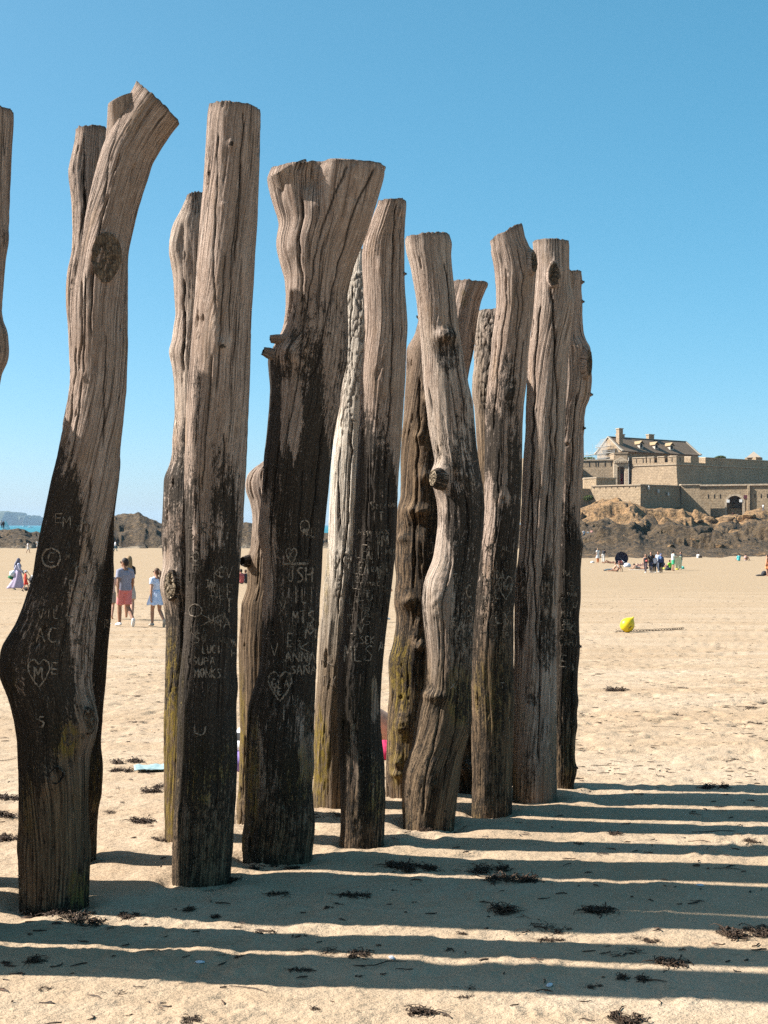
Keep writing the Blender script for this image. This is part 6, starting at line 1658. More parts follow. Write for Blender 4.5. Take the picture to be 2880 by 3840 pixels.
    if hat:
        C = Limb(); C.ball(hd + Vector((0, -.01, .075)), (.10, .108, .08), 14); C.tube([hd + Vector((0, 0, .055)), hd + Vector((0, .01, .035))], [(.13, .14), (.17, .18)], 18, round_=False); C.build('sun_hat', hat, root, vx, s, 1)
    if glasses:
        C = Limb()
        for sd in (-1, 1): C.ball(hv(sd * .035, .088, .022), (.026, .012, .020), 8); C.tube([hv(sd * .06, .085, .024), hv(sd * .08, .0, .022)], [.005, .005], 5)
        C.build('sunglasses', MAT_DARK, root, None, s)
    return root

def gp(px, py, dz=0.0):
    """ground point that shows at photo pixel px, py"""
    D = Dfoot(py)
    return ((px - CX) / F * D, D, float(gz(D)) + dz)

def lathe(name, prof, mat, parent=None, n=40, bend=None):
    ang = np.linspace(0, 2 * np.pi, n, endpoint=False)
    v = np.array([(r * math.cos(a), r * math.sin(a), z) for r, z in prof for a in ang])
    return link(name, fast_mesh(name, v, grid_quads(len(prof), n, True)), mat, parent)

def blob(name, mat, parent, size, seed, flat=.5, k=3.0):
    """a lumpy cloth or bag shape"""
    bm = bmesh.new(); bmesh.ops.create_icosphere(bm, subdivisions=3, radius=1)
    vs = np.array([v.co[:] for v in bm.verts])
    nz = 1 + .28 * fbm(vs[:, 0] * k, vs[:, 1] * k, vs[:, 2] * k, 3, seed)
    for v, q in zip(bm.verts, nz):
        v.co *= float(q); v.co.z = max(v.co.z, -flat)
        v.co.x *= size[0]; v.co.y *= size[1]; v.co.z *= size[2]
    for f in bm.faces: f.smooth = True
    me = bpy.data.meshes.new(name); bm.to_mesh(me); bm.free()
    return link(name, me, mat, parent)

def towel(name, label, loc, sx, sy, rz, mat, seed=1, cat='towel', group=None):
    n = 24
    u = np.linspace(-.5, .5, n); U, V = np.meshgrid(u, u, indexing='ij')
    z = .012 + .020 * np.abs(fbm(U * 5, V * 5, 0, 4, seed))
    me = fast_mesh(name, np.stack([U * sx, V * sy, z], -1).reshape(-1, 3), grid_quads(n, n))
    o = link(name, me, mat); o.location = loc; o.rotation_euler = (0, 0, rz)
    so = o.modifiers.new('thick', 'SOLIDIFY'); so.thickness = .004
    slope = math.atan((float(gz(loc[1] + 1)) - float(gz(loc[1]))) / 1.0); o.rotation_euler = (slope, 0, rz)
    return tag(o, label, cat, group)

def stripes(name, a, b, scale, axis=0):
    M = Mat(name); sp = M.n('SeparateXYZ'); M.set(sp.inputs[0], M.coord())
    w_ = M.math('SINE', M.math('MULTIPLY', sp.outputs[axis], scale))
    M.base(M.mix(M.ramp(w_, [(.45, 0.0), (.55, 1.0)]), a, b)); return M.m

def build_people():
    PI = math.pi
    # the couple walking behind the leaning post
    shirtM = P((.27, .27, .335)); white = P((.80, .78, .74), .6)
    person(gp(468, 2350), 1.76, .62, 'man in grey t-shirt, coral pink shorts and white trainers walking away', 'walk', SKIN2, HAIR_D, top=shirtM, bottom=P((.66, .21, .20)), shoes=white, detail=True, build=1.06, glasses=True, head_turn=.55)
    Dm = Mat('dress_print'); nn = Dm.noise(Dm.coord(), 60, 3, .6)
    Dm.base(Dm.ramp(nn, [(.36, (.26, .37, .62)), (.5, (.58, .66, .82)), (.66, (.80, .82, .86))]))
    person(gp(588, 2350), 1.50, .62, 'girl in a short white and blue dress with long brown ponytail walking away', 'walk', SKIN, HAIR_B, 'pony', dress=dict(mat=Dm.m, hem=.66, flare=.30, pleats=15), shoes=P((.50, .42, .33)), detail=True, glasses=True, head_turn=.35, build=.92)
    person(gp(484, 2326), 1.82, .15, 'long blonde haired woman in black hidden behind the man in pink shorts', 'walk2', SKIN, HAIR_L, 'long', top=P((.02, .02, .022)), bottom=P((.5, .42, .36)), legs='shorts', build=.55, over=dict(shr=(.11, -.01, 1.41), elr=(.12, .10, 1.16), wrr=(.06, .22, 1.0), shl=(-.11, -.01, 1.41), ell=(-.12, .10, 1.16), wrl=(-.06, .22, 1.0)))
    person(gp(416, 2322), 1.42, .0, 'curly haired child half hidden by the leaning post beside the man in pink shorts', 'walk2', SKIN, HAIR_L, 'short', top=P((.55, .40, .35)), bottom=P((.3, .25, .2)), build=.9)
    # headscarf family
    lil = P((.50, .40, .52))
    person(gp(69, 2212), 1.60, -1.15, 'woman in grey headscarf and long mauve skirt carrying a white and green bag', 'walk2', SKIN, top=P((.46, .46, .60)), long_sleeve=True, dress=dict(mat=lil, topmat=P((.46, .46, .60)), hem=.10, flare=.36, tail=.35, pleats=9), shoes=white, hijab=P((.16, .155, .20)), detail=True)
    bx, by, bz = gp(47, 2212)
    bag = empty('shoulder_bag', (bx, by, bz + .62)); tag(bag, 'large white bag with green base hanging from the headscarf woman', 'bag')
    b1 = blob('bag_body', P((.72, .77, .80)), bag, (.16, .19, .21), 3); b1.location = (0, 0, .18); b1.rotation_euler = (0, .45, 0)
    b2 = blob('bag_base', P((.02, .17, .07)), bag, (.17, .19, .12), 4); b2.location = (-.06, 0, .0); b2.rotation_euler = (0, .45, 0)
    Limb().tube([(.08, .02, .36), (.20, .02, .60), (.26, .04, .74)], [.015, .015, .015], 6).build('strap', P((.05, .05, .06)), bag)
    person(gp(96, 2218), 1.02, -1.25, 'small child in red outfit and pale sun hat beside a pushchair', 'walk2', SKIN, top=P((.70, .085, .05)), bottom=P((.70, .07, .045)), shoes=P((.05, .04, .04)), hat=P((.45, .50, .54)), build=1.25)
    sx, sy, sz = gp(123, 2216)
    pr = empty('pushchair', (sx, sy, sz), -.3); tag(pr, 'black pushchair half hidden behind the leaning post', 'pushchair')
    for x in (-.26, .26):
        for y in (-.18, .18):
            Limb().tube([(x, y - .02, .10), (x, y + .02, .10)], [.10, .10], 16, round_=False).build('wheel', MAT_DARK, pr)
    fr = MB()
    for y in (-.2, .2):
        fr.bar((-.26, y, .1), (.22, y, .62), .014, 6).bar((.26, y, .1), (-.48, y, 1.0), .014, 6)
    fr.bar((-.48, -.2, 1.0), (-.48, .2, 1.0), .016, 6); fr.build('frame', P((.06, .06, .065), .4), pr)
    st = blob('seat', P((.03, .03, .035)), pr, (.22, .2, .25), 5); st.location = (.02, 0, .52)
    cn = blob('bundle', P((.62, .60, .58)), pr, (.14, .14, .12), 6); cn.location = (.05, 0, .68)
    # far walkers on the left
    person(gp(105, 2075), 1.75, -1.2, 'far walker in white shirt and shorts in front of the left rocks', 'walk2', SKIN2, top=P((.62, .58, .55)), bottom=P((.75, .72, .68)), legs='shorts')
    person(gp(141, 2062), 1.7, .4, 'far person in white partly hidden by the leaning post', 'stand', SKIN, top=white, bottom=white, legs='shorts')
    person(gp(433, 2068), 1.78, -1.2, 'far walker in white top and teal trousers right of the leaning post', 'walk2', SKIN2, top=P((.74, .76, .78)), bottom=P((.06, .13, .17)), legs='trousers', shoes=MAT_DARK)
    for k, (px, c, lab) in enumerate(((26, (.55, .22, .18), 'pink'), (33, (.70, .62, .58), 'white'), (40, (.60, .25, .2), 'salmon'), (46, (.72, .70, .66), 'cream'))):
        person(gp(px, 2047), 1.7, 2.6 + .5 * k, 'tiny seated sunbather in %s at the foot of the left rocks' % lab, 'sit', SKIN, top=P(c), bottom=P((.3, .3, .35)), legs='shorts')
    x, y, z = W(6, 1980, 168 * KD); person((x, y, z), 1.7, .3, 'tiny standing person in white on the left rock crest', 'stand', SKIN2, top=white, bottom=P((.1, .1, .12)), legs='trousers')
    x, y, z = W(13, 1983, 167 * KD); person((x, y, z), 1.75, .1, 'tiny dark clad person on the left rock crest', 'stand', SKIN2, top=P((.05, .045, .04)), bottom=P((.05, .045, .04)), legs='trousers', long_sleeve=True)
    x, y, z = W(911, 1959.5, 181 * KD); person((x, y, z), 1.6, -.6, 'tiny person in white and dark trousers standing on the rock crest between two posts', 'stand', SKIN2, top=white, bottom=P((.03, .03, .04)), legs='trousers')
    # pair sitting on sand behind the posts
    person(gp(905, 2190), 1.75, 0.9, 'person in coral red top sitting on the sand between two posts', 'sit', SKIN2, HAIR_D, top=P((.55, .13, .12)), bottom=P((.04, .04, .05)), legs='trousers')
    person(gp(922, 2188), 1.65, 0.8, 'dark haired person in black sitting beside the one in coral red', 'sit', SKIN2, HAIR_B, top=P((.03, .03, .035)), bottom=P((.04, .04, .05)), legs='trousers')
    # walker hidden behind the cracked post: only a leg shows
    person(gp(1424, 2334), 1.7, -.9, 'barelegged walker in white shoes almost hidden behind the cracked post', 'walk2', SKINL, HAIR_B, 'short', top=P((.5, .5, .55)), bottom=P((.25, .28, .35)), shoes=white, over=dict(anr=(.09, -.30, .12), tor=(.09, -.36, .06)))
    # sunbather between posts
    sp_ = gp(1462, 2822)
    person((sp_[0] + .10, sp_[1] + .05, sp_[2] + .02), 1.68, -PI / 2 + PI, 'sunbather with a raised knee lying on sand between cracked and knobbly posts', 'lie', SKINL, HAIR_B, 'short', bikini=P((.18, .38, .55)), over=dict(knl=(-.10, .30, .34), anl=(-.11, .55, .06), tol=(-.13, .66, .03)))
    bg = blob('beach_bag', P((.60, .03, .11)), None, (.08, .08, .085), 8); bg.location = (sp_[0] - .02, sp_[1] - .28, sp_[2] + .05); tag(bg, 'bright pink beach bag on sand between cracked and knobbly posts', 'bag')
    tp = gp(600, 2888)
    towel('beach_towel', 'pale mint towel on sand behind the lit knobbly post', (tp[0] - .02, tp[1], tp[2] + .004), .30, .22, .2, P((.30, .42, .42)), 2)
    c9 = gp(900, 2890)
    stb = empty('striped_bag', (c9[0] + .05, c9[1], c9[2])); tag(stb, 'black and white striped bag on a purple cloth behind the straight post', 'bag')
    bb = blob('bag_body', stripes('black_white_stripes', (.80, .80, .82), (.02, .02, .02), 45, 2), stb, (.12, .10, .085), 9, .7); bb.location = (0, 0, .20)
    cc = blob('cloth', P((.22, .15, .40)), stb, (.13, .12, .09), 10, .7); cc.location = (0, 0, .07)
    hh = blob('handle', MAT_DARK, stb, (.05, .04, .04), 11); hh.location = (0, 0, .30)
    # ---------------- right hand beach
    bl = P((.02, .02, .024)); jean = P((.035, .05, .10)); mint = P((.52, .72, .62))
    G = 'beach goers in front of the fort'
    def pr_(px, py, H, face, label, **k): person(gp(px, py), H, face, label, **k)
    pr_(2242, 2111, 1.66, .5, 'woman in white tunic with orange wrap standing left of navy parasol', top=white, dress=dict(mat=P((.75, .72, .68)), hem=.55, flare=.24), hair=HAIR_L, bottom=P((.75, .25, .08)), legs='trousers')
    pr_(2262, 2110, 1.72, -.6, 'person in black top and white trousers standing left of navy parasol', pose='bend', top=bl, bottom=P((.72, .68, .62)), legs='trousers', hairdo='short')
    pr_(2288, 2113, 1.7, 1.4, 'sunbather lying flat left of the navy parasol', pose='lie', bikini=bl, skin=SKIN2)
    pr_(2298, 2142, 1.72, 1.45, 'shirtless man reclining on the sand in blue grey trousers', pose='recline', bottom=P((.10, .15, .18)), legs='trousers', skin=SKIN)
    pr_(2314, 2144, 1.62, 1.1, 'person reclining beside the shirtless man', pose='recline', bikini=P((.10, .12, .12)), hair=HAIR_B, skin=SKIN2)
    pr_(2402, 2122, 1.7, -1.4, 'sunbather lying on a pink towel behind the walking group', pose='lie', bikini=bl, skin=SKINL)
    pr_(2398, 2136, 1.75, 1.5, 'sunbather lying on pale towel just left of the walking group', pose='lie', bottom=P((.25, .22, .2)), legs='shorts', skin=SKIN)
    pr_(2421, 2149, 1.60, 2.7, 'woman in black vest and leggings with a red bag, leftmost of the walking group', pose='walk2', top=bl, vest=True, bottom=P((.10, .07, .08)), legs='trousers', shoes=white, hair=HAIR_B, hairdo='long')
    pr_(2441, 2149, 1.78, 2.9, 'tall man in black t-shirt and jeans in the walking group', pose='walk', top=bl, bottom=jean, legs='trousers', shoes=P((.3, .3, .32)))
    pr_(2455, 2149, 1.50, 2.9, 'youth in pale t-shirt and black trousers in the walking group', pose='walk2', top=P((.62, .62, .70)), bottom=bl, legs='trousers', shoes=white)
    pr_(2468, 2146, 1.78, 2.6, 'person in light blue shirt at the back of the walking group', pose='walk', top=P((.50, .58, .68)), bottom=P((.10, .12, .16)), legs='trousers', shoes=white)
    pr_(2479, 2149, 1.62, 2.9, 'woman in blue headscarf and dark clothes, rightmost of the walking group', pose='walk2', top=P((.03, .05, .13)), long_sleeve=True, bottom=bl, legs='trousers', hijab=P((.10, .17, .34)), shoes=bl)
    pr_(2488, 2133, 1.62, 1.0, 'person in dark top sitting behind the walking group', pose='sit', top=P((.06, .07, .10)), bottom=bl, legs='trousers')
    pr_(2512, 2135, 1.70, .8, 'person in lime green t-shirt sitting near the held up towel', pose='sit', top=P((.24, .62, .05)), bottom=bl, legs='shorts')
    pr_(2524, 2141, 1.80, -1.3, 'person in pale mint shirt and green shorts holding up a towel', pose='hold', top=P((.62, .74, .68)), bottom=P((.06, .42, .20)))
    pr_(2554, 2138, 1.70, 1.3, 'dark haired person in navy top holding up a towel', pose='hold', top=P((.03, .035, .06)), bottom=mint, legs='trousers')
    tw = gp(2540, 2139)
    n = 14; u = np.linspace(0, 1, n); U, V_ = np.meshgrid(u, u, indexing='ij')
    zz = 1.28 - 1.12 * V_ + .03 * np.sin(U * 8); xx = (U - .5) * (.72 - .25 * V_) + .10 * V_
    me = fast_mesh('held_towel', np.stack([xx, -.12 + .06 * np.sin(U * 9) * V_, zz], -1).reshape(-1, 3), grid_quads(n, n)); ot = link('held_towel', me, P((.66, .68, .44))); ot.location = tw; so = ot.modifiers.new('t', 'SOLIDIFY'); so.thickness = .015
    tag(ot, 'pale yellow green towel held up between two people', 'towel')
    for (px, py, c, sz_, lab) in ((2560, 2134, (.10, .52, .40), (.16, .14, .18), 'teal bag beside the held up towel'), (2540, 2137, (.75, .62, .08), (.16, .14, .14), 'yellow bag under the held up towel'), (2352, 2127, (.66, .68, .74), (.36, .25, .28), 'white and blue beach bag right of navy parasol'),
                                  (2490, 2136, (.70, .62, .12), (.26, .2, .13), 'yellow bag behind the walking group'), (2505, 2139, (.03, .03, .03), (.30, .2, .2), 'black heap of bags near lime green person'), (2222, 2111, (.75, .73, .7), (.22, .2, .14), 'white bundle at far left of the right hand beach'),
                                  (2866, 2159, (.03, .03, .035), (.22, .18, .26), 'black and white rucksack on sand by woman in orange'), (2850, 2160, (.04, .04, .04), (.34, .2, .09), 'dark heap of clothes on sand at right edge'), (2424, 2122, (.60, .13, .11), (.10, .1, .10), 'red handbag on the leggings woman hip')):
        x, y, z = gp(px, py)
        hz = 1.02 if 'handbag' in lab else .5 * sz_[2]
        if 'handbag' in lab: x, y, z = gp(2424, 2149); y -= .15
        o = blob('beach_bag', P(c), None, sz_, px % 17, .55); o.location = (x, y, z + hz); tag(o, lab, 'bag')
    towel('beach_towel', 'pink towel under a sunbather behind the walking group', gp(2402, 2123), 2.0, .9, .1, P((.62, .26, .25)), 5)
    towel('beach_towel', 'pale towel under a sunbather just left of the walking group', gp(2398, 2137), 1.9, .9, -.1, P((.62, .58, .50)), 6)
    x, y, z = W(2618, 2090, 100 * KD); person((x, y, z - .25), 1.75, -1.0, 'person in white top and black trousers sitting on the rock edge', 'sit', SKIN2, top=white, bottom=bl, legs='trousers')
    pr_(2771, 2104, 1.75, .2, 'person in turquoise top sitting at the rock edge', pose='sit', top=P((.10, .55, .55)), bottom=P((.10, .50, .50)))
    pr_(2796, 2103, 1.7, -.9, 'bare shouldered person in white sitting right of the one in turquoise', pose='sit', bikini=P((.55, .5, .55)), skin=SKIN2)
    pr_(2878, 2161, 1.66, .9, 'dark haired woman in orange dress at the right picture edge', vest=True, dress=dict(mat=P((.80, .30, .12)), hem=.62, flare=.22, pleats=7), hair=HAIR_D, hairdo='long')
    # people on the rocks and at the fort
    for k, (px, py, c, b) in enumerate(((2190, 2016, (.72, .74, .76), (.05, .08, .10)), (2205, 2017, (.70, .66, .6), (.06, .06, .08)), (2219, 2012, (.60, .30, .25), (.70, .6, .55)), (2231, 2013, (.75, .74, .76), (.4, .38, .42)))):
        x, y, z = W(px, py, 128 * KD)
        h = MOUNT['bvh'].ray_cast(Vector((x, y, 50)), Vector((0, 0, -1)))
        person((x, y, h[0].z if h[0] else z), 1.72, .3 - .4 * k, ['person in white top and dark trousers, leftmost of four on the rocks', 'person in cream top, second of four on the rocks', 'person in salmon top, third of four on the rocks', 'person in white, rightmost of four on the rocks'][k], 'stand', top=P(c), bottom=P(b), legs='trousers')
    def rock_person(px, D, label, **k):
        D = D * KD
        x = (px - CX) / F * D
        h = MOUNT['bvh'].ray_cast(Vector((x, D, 50)), Vector((0, 0, -1)))
        person((x, D, h[0].z - .05), 1.74, k.pop('face', 0.2), label, **k)
    rock_person(2502, 150, 'lone person in black standing on the gravel path between rocks', top=bl, bottom=bl, legs='trousers', long_sleeve=True, pose='walk2')
    rock_person(2862, 178, 'person in white top walking right of the arched gate', top=white, bottom=P((.2, .2, .22)), legs='trousers', pose='walk2', face=-1.2)
    rock_person(2749, 187, 'person in dark red standing in the arched gate', top=P((.12, .03, .035)), bottom=bl, legs='trousers')
    rock_person(2765, 187.5, 'person in white top standing in the arched gate', top=white, bottom=bl, legs='trousers')
    x, y, z = W(2326, 1824, 206 * KD)
    for k, (px, c) in enumerate(((2324, (.70, .72, .74)), (2332, (.66, .66, .68)))):
        x, y, z = W(px, 1829, 204.5 * KD); person((x, y, 10.4), 1.72, -1.0 + k, ['visitor in white left of two by the red door', 'visitor in pale grey right of two by the red door'][k], 'stand', top=P(c), bottom=P((.5, .48, .46)), legs='trousers')

# ------------------------------------------------------------------ parasol, buoy, boat
def build_props():
    # navy parasol lying on its rim, hollow side to the camera
    x, y, z = gp(2331, 2119)
    pa = empty('beach_parasol', (x, y, z), .12); tag(pa, 'navy blue open parasol tilted on its side on the sand', 'parasol')
    R = .80
    prof = [(R * math.sin(a), R * .55 * math.cos(a) - R * .55 * math.cos(math.radians(62)) ) for a in np.linspace(0.02, math.radians(75), 9)]
    prof = [(r / prof[-1][0] * .74, h) for r, h in prof]
    n = 8; vs = []; seg = 6
    for (r, h) in prof:
        for k in range(n * seg):
            a = 2 * math.pi * k / (n * seg)
            q = abs((k % seg) / seg - .5) * 2
            vs.append((r * math.cos(a) * (.94 + .06 * q), h * (.94 + .06 * q), r * math.sin(a) * (.94 + .06 * q)))
    cv = np.array(vs); cv[:, 2] += .68; cv[:, 1] += .1
    can = link('canopy', fast_mesh('canopy', cv, grid_quads(len(prof), n * seg, True)), P((.012, .014, .045)), pa); so = can.modifiers.new('t', 'SOLIDIFY'); so.thickness = .006
    MB().bar((0, .42, .68), (.06, -.75, .30), .016, 8).build('pole', P((.7, .7, .7), .4), pa)
    for k in range(8):
        a = 2 * math.pi * k / 8
        MB().bar((0, .40, .68), (.70 * math.cos(a), .1 - .06, .68 + .70 * math.sin(a)), .008, 5).build('rib', P((.2, .2, .22), .4), pa)
    # two small folding chairs at its foot
    for k, px in enumerate((2322, 2329)):
        cx_, cy_, cz_ = gp(px, 2126)
        ch = empty('folding_chair', (cx_, cy_, cz_), .5 - k); tag(ch, ['low folding beach chair left of two below navy parasol', 'low folding beach chair right of two below navy parasol'][k], 'chair')
        for s in (-.22, .22):
            MB().bar((s, -.2, 0), (s, .2, .32), .012, 6).bar((s, .2, 0), (s, -.25, .62), .012, 6).build('leg', P((.5, .5, .5), .4), ch)
        MB().box((0, 0, .28), (.42, .38, .02)).build('seat', P((.35, .12, .10)), ch); MB().box((0, -.24, .5), (.42, .02, .26)).build('backrest', P((.35, .12, .10)), ch)
    # yellow mooring buoy
    x, y, z = gp(2352, 2371)
    bu = empty('mooring_buoy', (x, y, z)); tag(bu, 'yellow pear shaped mooring buoy lying on the sand with chain', 'buoy')
    prof = [(.004, -.165), (.05, -.162), (.10, -.142), (.142, -.10), (.165, -.04), (.17, .01), (.160, .06), (.135, .11), (.100, .15), (.062, .185), (.036, .205), (.026, .222), (.022, .226), (.004, .227)]
    Y = Mat('yellow_plastic'); nz = Y.noise(Y.coord(), 9, 4, .6); Y.base(Y.ramp(nz, [(.3, (.62, .43, .010)), (.6, (.70, .52, .02))])).rough(.42)
    b = lathe('float', prof, Y.m, bu, 48); b.location = (0, 0, .165); b.rotation_euler = (0, math.radians(38), 0)
    lug = Limb().tube([(0, 0, .205), (0, 0, .252)], [.02, .018], 10, round_=False).build('lifting_eye', Y.m, b)
    # black mark on the float
    mk = MB()
    for (a0, z0, a1, z1, ww) in ((-80, -.05, -58, .06, .012), (-78, .03, -62, -.035, .010), (-70, -.075, -66, -.03, .012)):
        m = 7; prev = None
        for i in range(m):
            q = i / (m - 1); a = math.radians(a0 + (a1 - a0) * q); zz = z0 + (z1 - z0) * q
            r = np.interp(zz, [p[1] for p in prof], [p[0] for p in prof]) + .0025
            w2 = ww * (1 if 0 < i < m - 1 else .4)
            cur = [(r * math.cos(a), r * math.sin(a), zz - w2), (r * math.cos(a), r * math.sin(a), zz + w2)]
            if prev: b0 = len(mk.v); mk.v += prev + cur; mk.f.append((b0, b0 + 1, b0 + 3, b0 + 2))
            prev = cur
    mk.build('black_mark', P((.02, .02, .02)), b)
    # chain trailing to the right
    vs, fs = [], []
    ch0 = gp(2308, 2372); L_ = [(2308, 2372), (2350, 2371), (2400, 2369), (2450, 2367), (2520, 2364), (2562, 2361)]
    pts = np.array([gp(a, b_) for a, b_ in L_]); sl = np.concatenate([[0], np.cumsum(np.linalg.norm(np.diff(pts, axis=0), axis=1))])
    nlink = 46
    for i in range(nlink):
        q = np.array([np.interp(sl[-1] * (i + .5) / nlink, sl, pts[:, c]) for c in range(3)])
        q[1] += .02 * math.sin(i * .7); q[2] += .014 + (.02 if i % 2 else 0)
        b0 = len(vs); na, nb = 10, 5
        for a in range(na):
            t = 2 * math.pi * a / na
            for c in range(nb):
                u = 2 * math.pi * c / nb
                rr = .007 * math.cos(u); zz = .007 * math.sin(u)
                px_, py_, pz_ = (.030 + rr * .6) * math.cos(t) * 1.25, (.018 + rr) * math.sin(t), zz
                if i % 2: py_, pz_ = pz_, py_
                vs.append((q[0] + px_ - x, q[1] + py_ - y, q[2] + pz_ - z))
        for a in range(na):
            for c in range(nb):
                fs.append((b0 + a * nb + c, b0 + ((a + 1) % na) * nb + c, b0 + ((a + 1) % na) * nb + (c + 1) % nb, b0 + a * nb + (c + 1) % nb))
    link('mooring_chain', fast_mesh('chain', np.array(vs), np.array(fs)), P((.06, .042, .028), .8), bu)
    # sailing boat beyond the left rocks
    bx, by, bz = W(21, 1984, 2000); sea = CAMZ - 6.5
    sb = empty('sailing_boat', (bx, by, sea), .3); sb.scale = (1.35, 1.35, 1.35); tag(sb, 'white sailed boat on the sea at the far left edge', 'boat')
    hull = MB(); hull.poly_prism([(-3.2, -.7, -.2), (2.6, -.7, -.2), (4.2, 0, -.2), (2.6, .7, -.2), (-3.2, .7, -.2)], [(-3.4, -1.0, .8), (2.8, -1.0, .8), (4.8, 0, .95), (2.8, 1.0, .8), (-3.4, 1.0, .8)]); hull.build('hull', P((.7, .7, .7)), sb)
    MB().bar((.6, 0, .8), (.6, 0, 10.2), .07, 8).build('mast', P((.6, .6, .6)), sb)
    for nm, tri in (('mainsail', [(.5, 1.6), (-3.6, 1.7), (.5, 10.0)]), ('jib', [(.8, 1.3), (4.3, 1.1), (.8, 8.6)])):
        mb = MB(); mb.poly_prism([(a, .25 * (1 if nm == 'jib' else .6), b_) for a, b_ in tri], [(a, .30 * (1 if nm == 'jib' else .6), b_) for a, b_ in tri]); mb.build(nm, P((.80, .80, .78)), sb)
    for k, (px, py, D, s_) in enumerate(((92, 1970, 4500, 6), (113, 1979, 2900, 4))):
        vx, vy, vz = W(px, py, D)
        o = empty('motor_boat', (vx, vy, sea), .4); tag(o, ['tiny white boat near the island', 'tiny white boat on the turquoise sea left of the leaning post'][k], 'boat')
        MB().poly_prism([(-s_, -s_ * .3, -.3), (s_, -s_ * .25, -.3), (s_ * 1.3, 0, -.3), (s_, s_ * .25, -.3), (-s_, s_ * .3, -.3)], [(-s_, -s_ * .35, s_ * .4), (s_, -s_ * .3, s_ * .45), (s_ * 1.5, 0, s_ * .5), (s_, s_ * .3, s_ * .45), (-s_, s_ * .35, s_ * .4)]).build('hull', P((.8, .8, .8)), o)
        MB().box((0, 0, s_ * .6), (s_ * .8, s_ * .4, s_ * .5)).build('cabin', P((.7, .72, .74)), o)

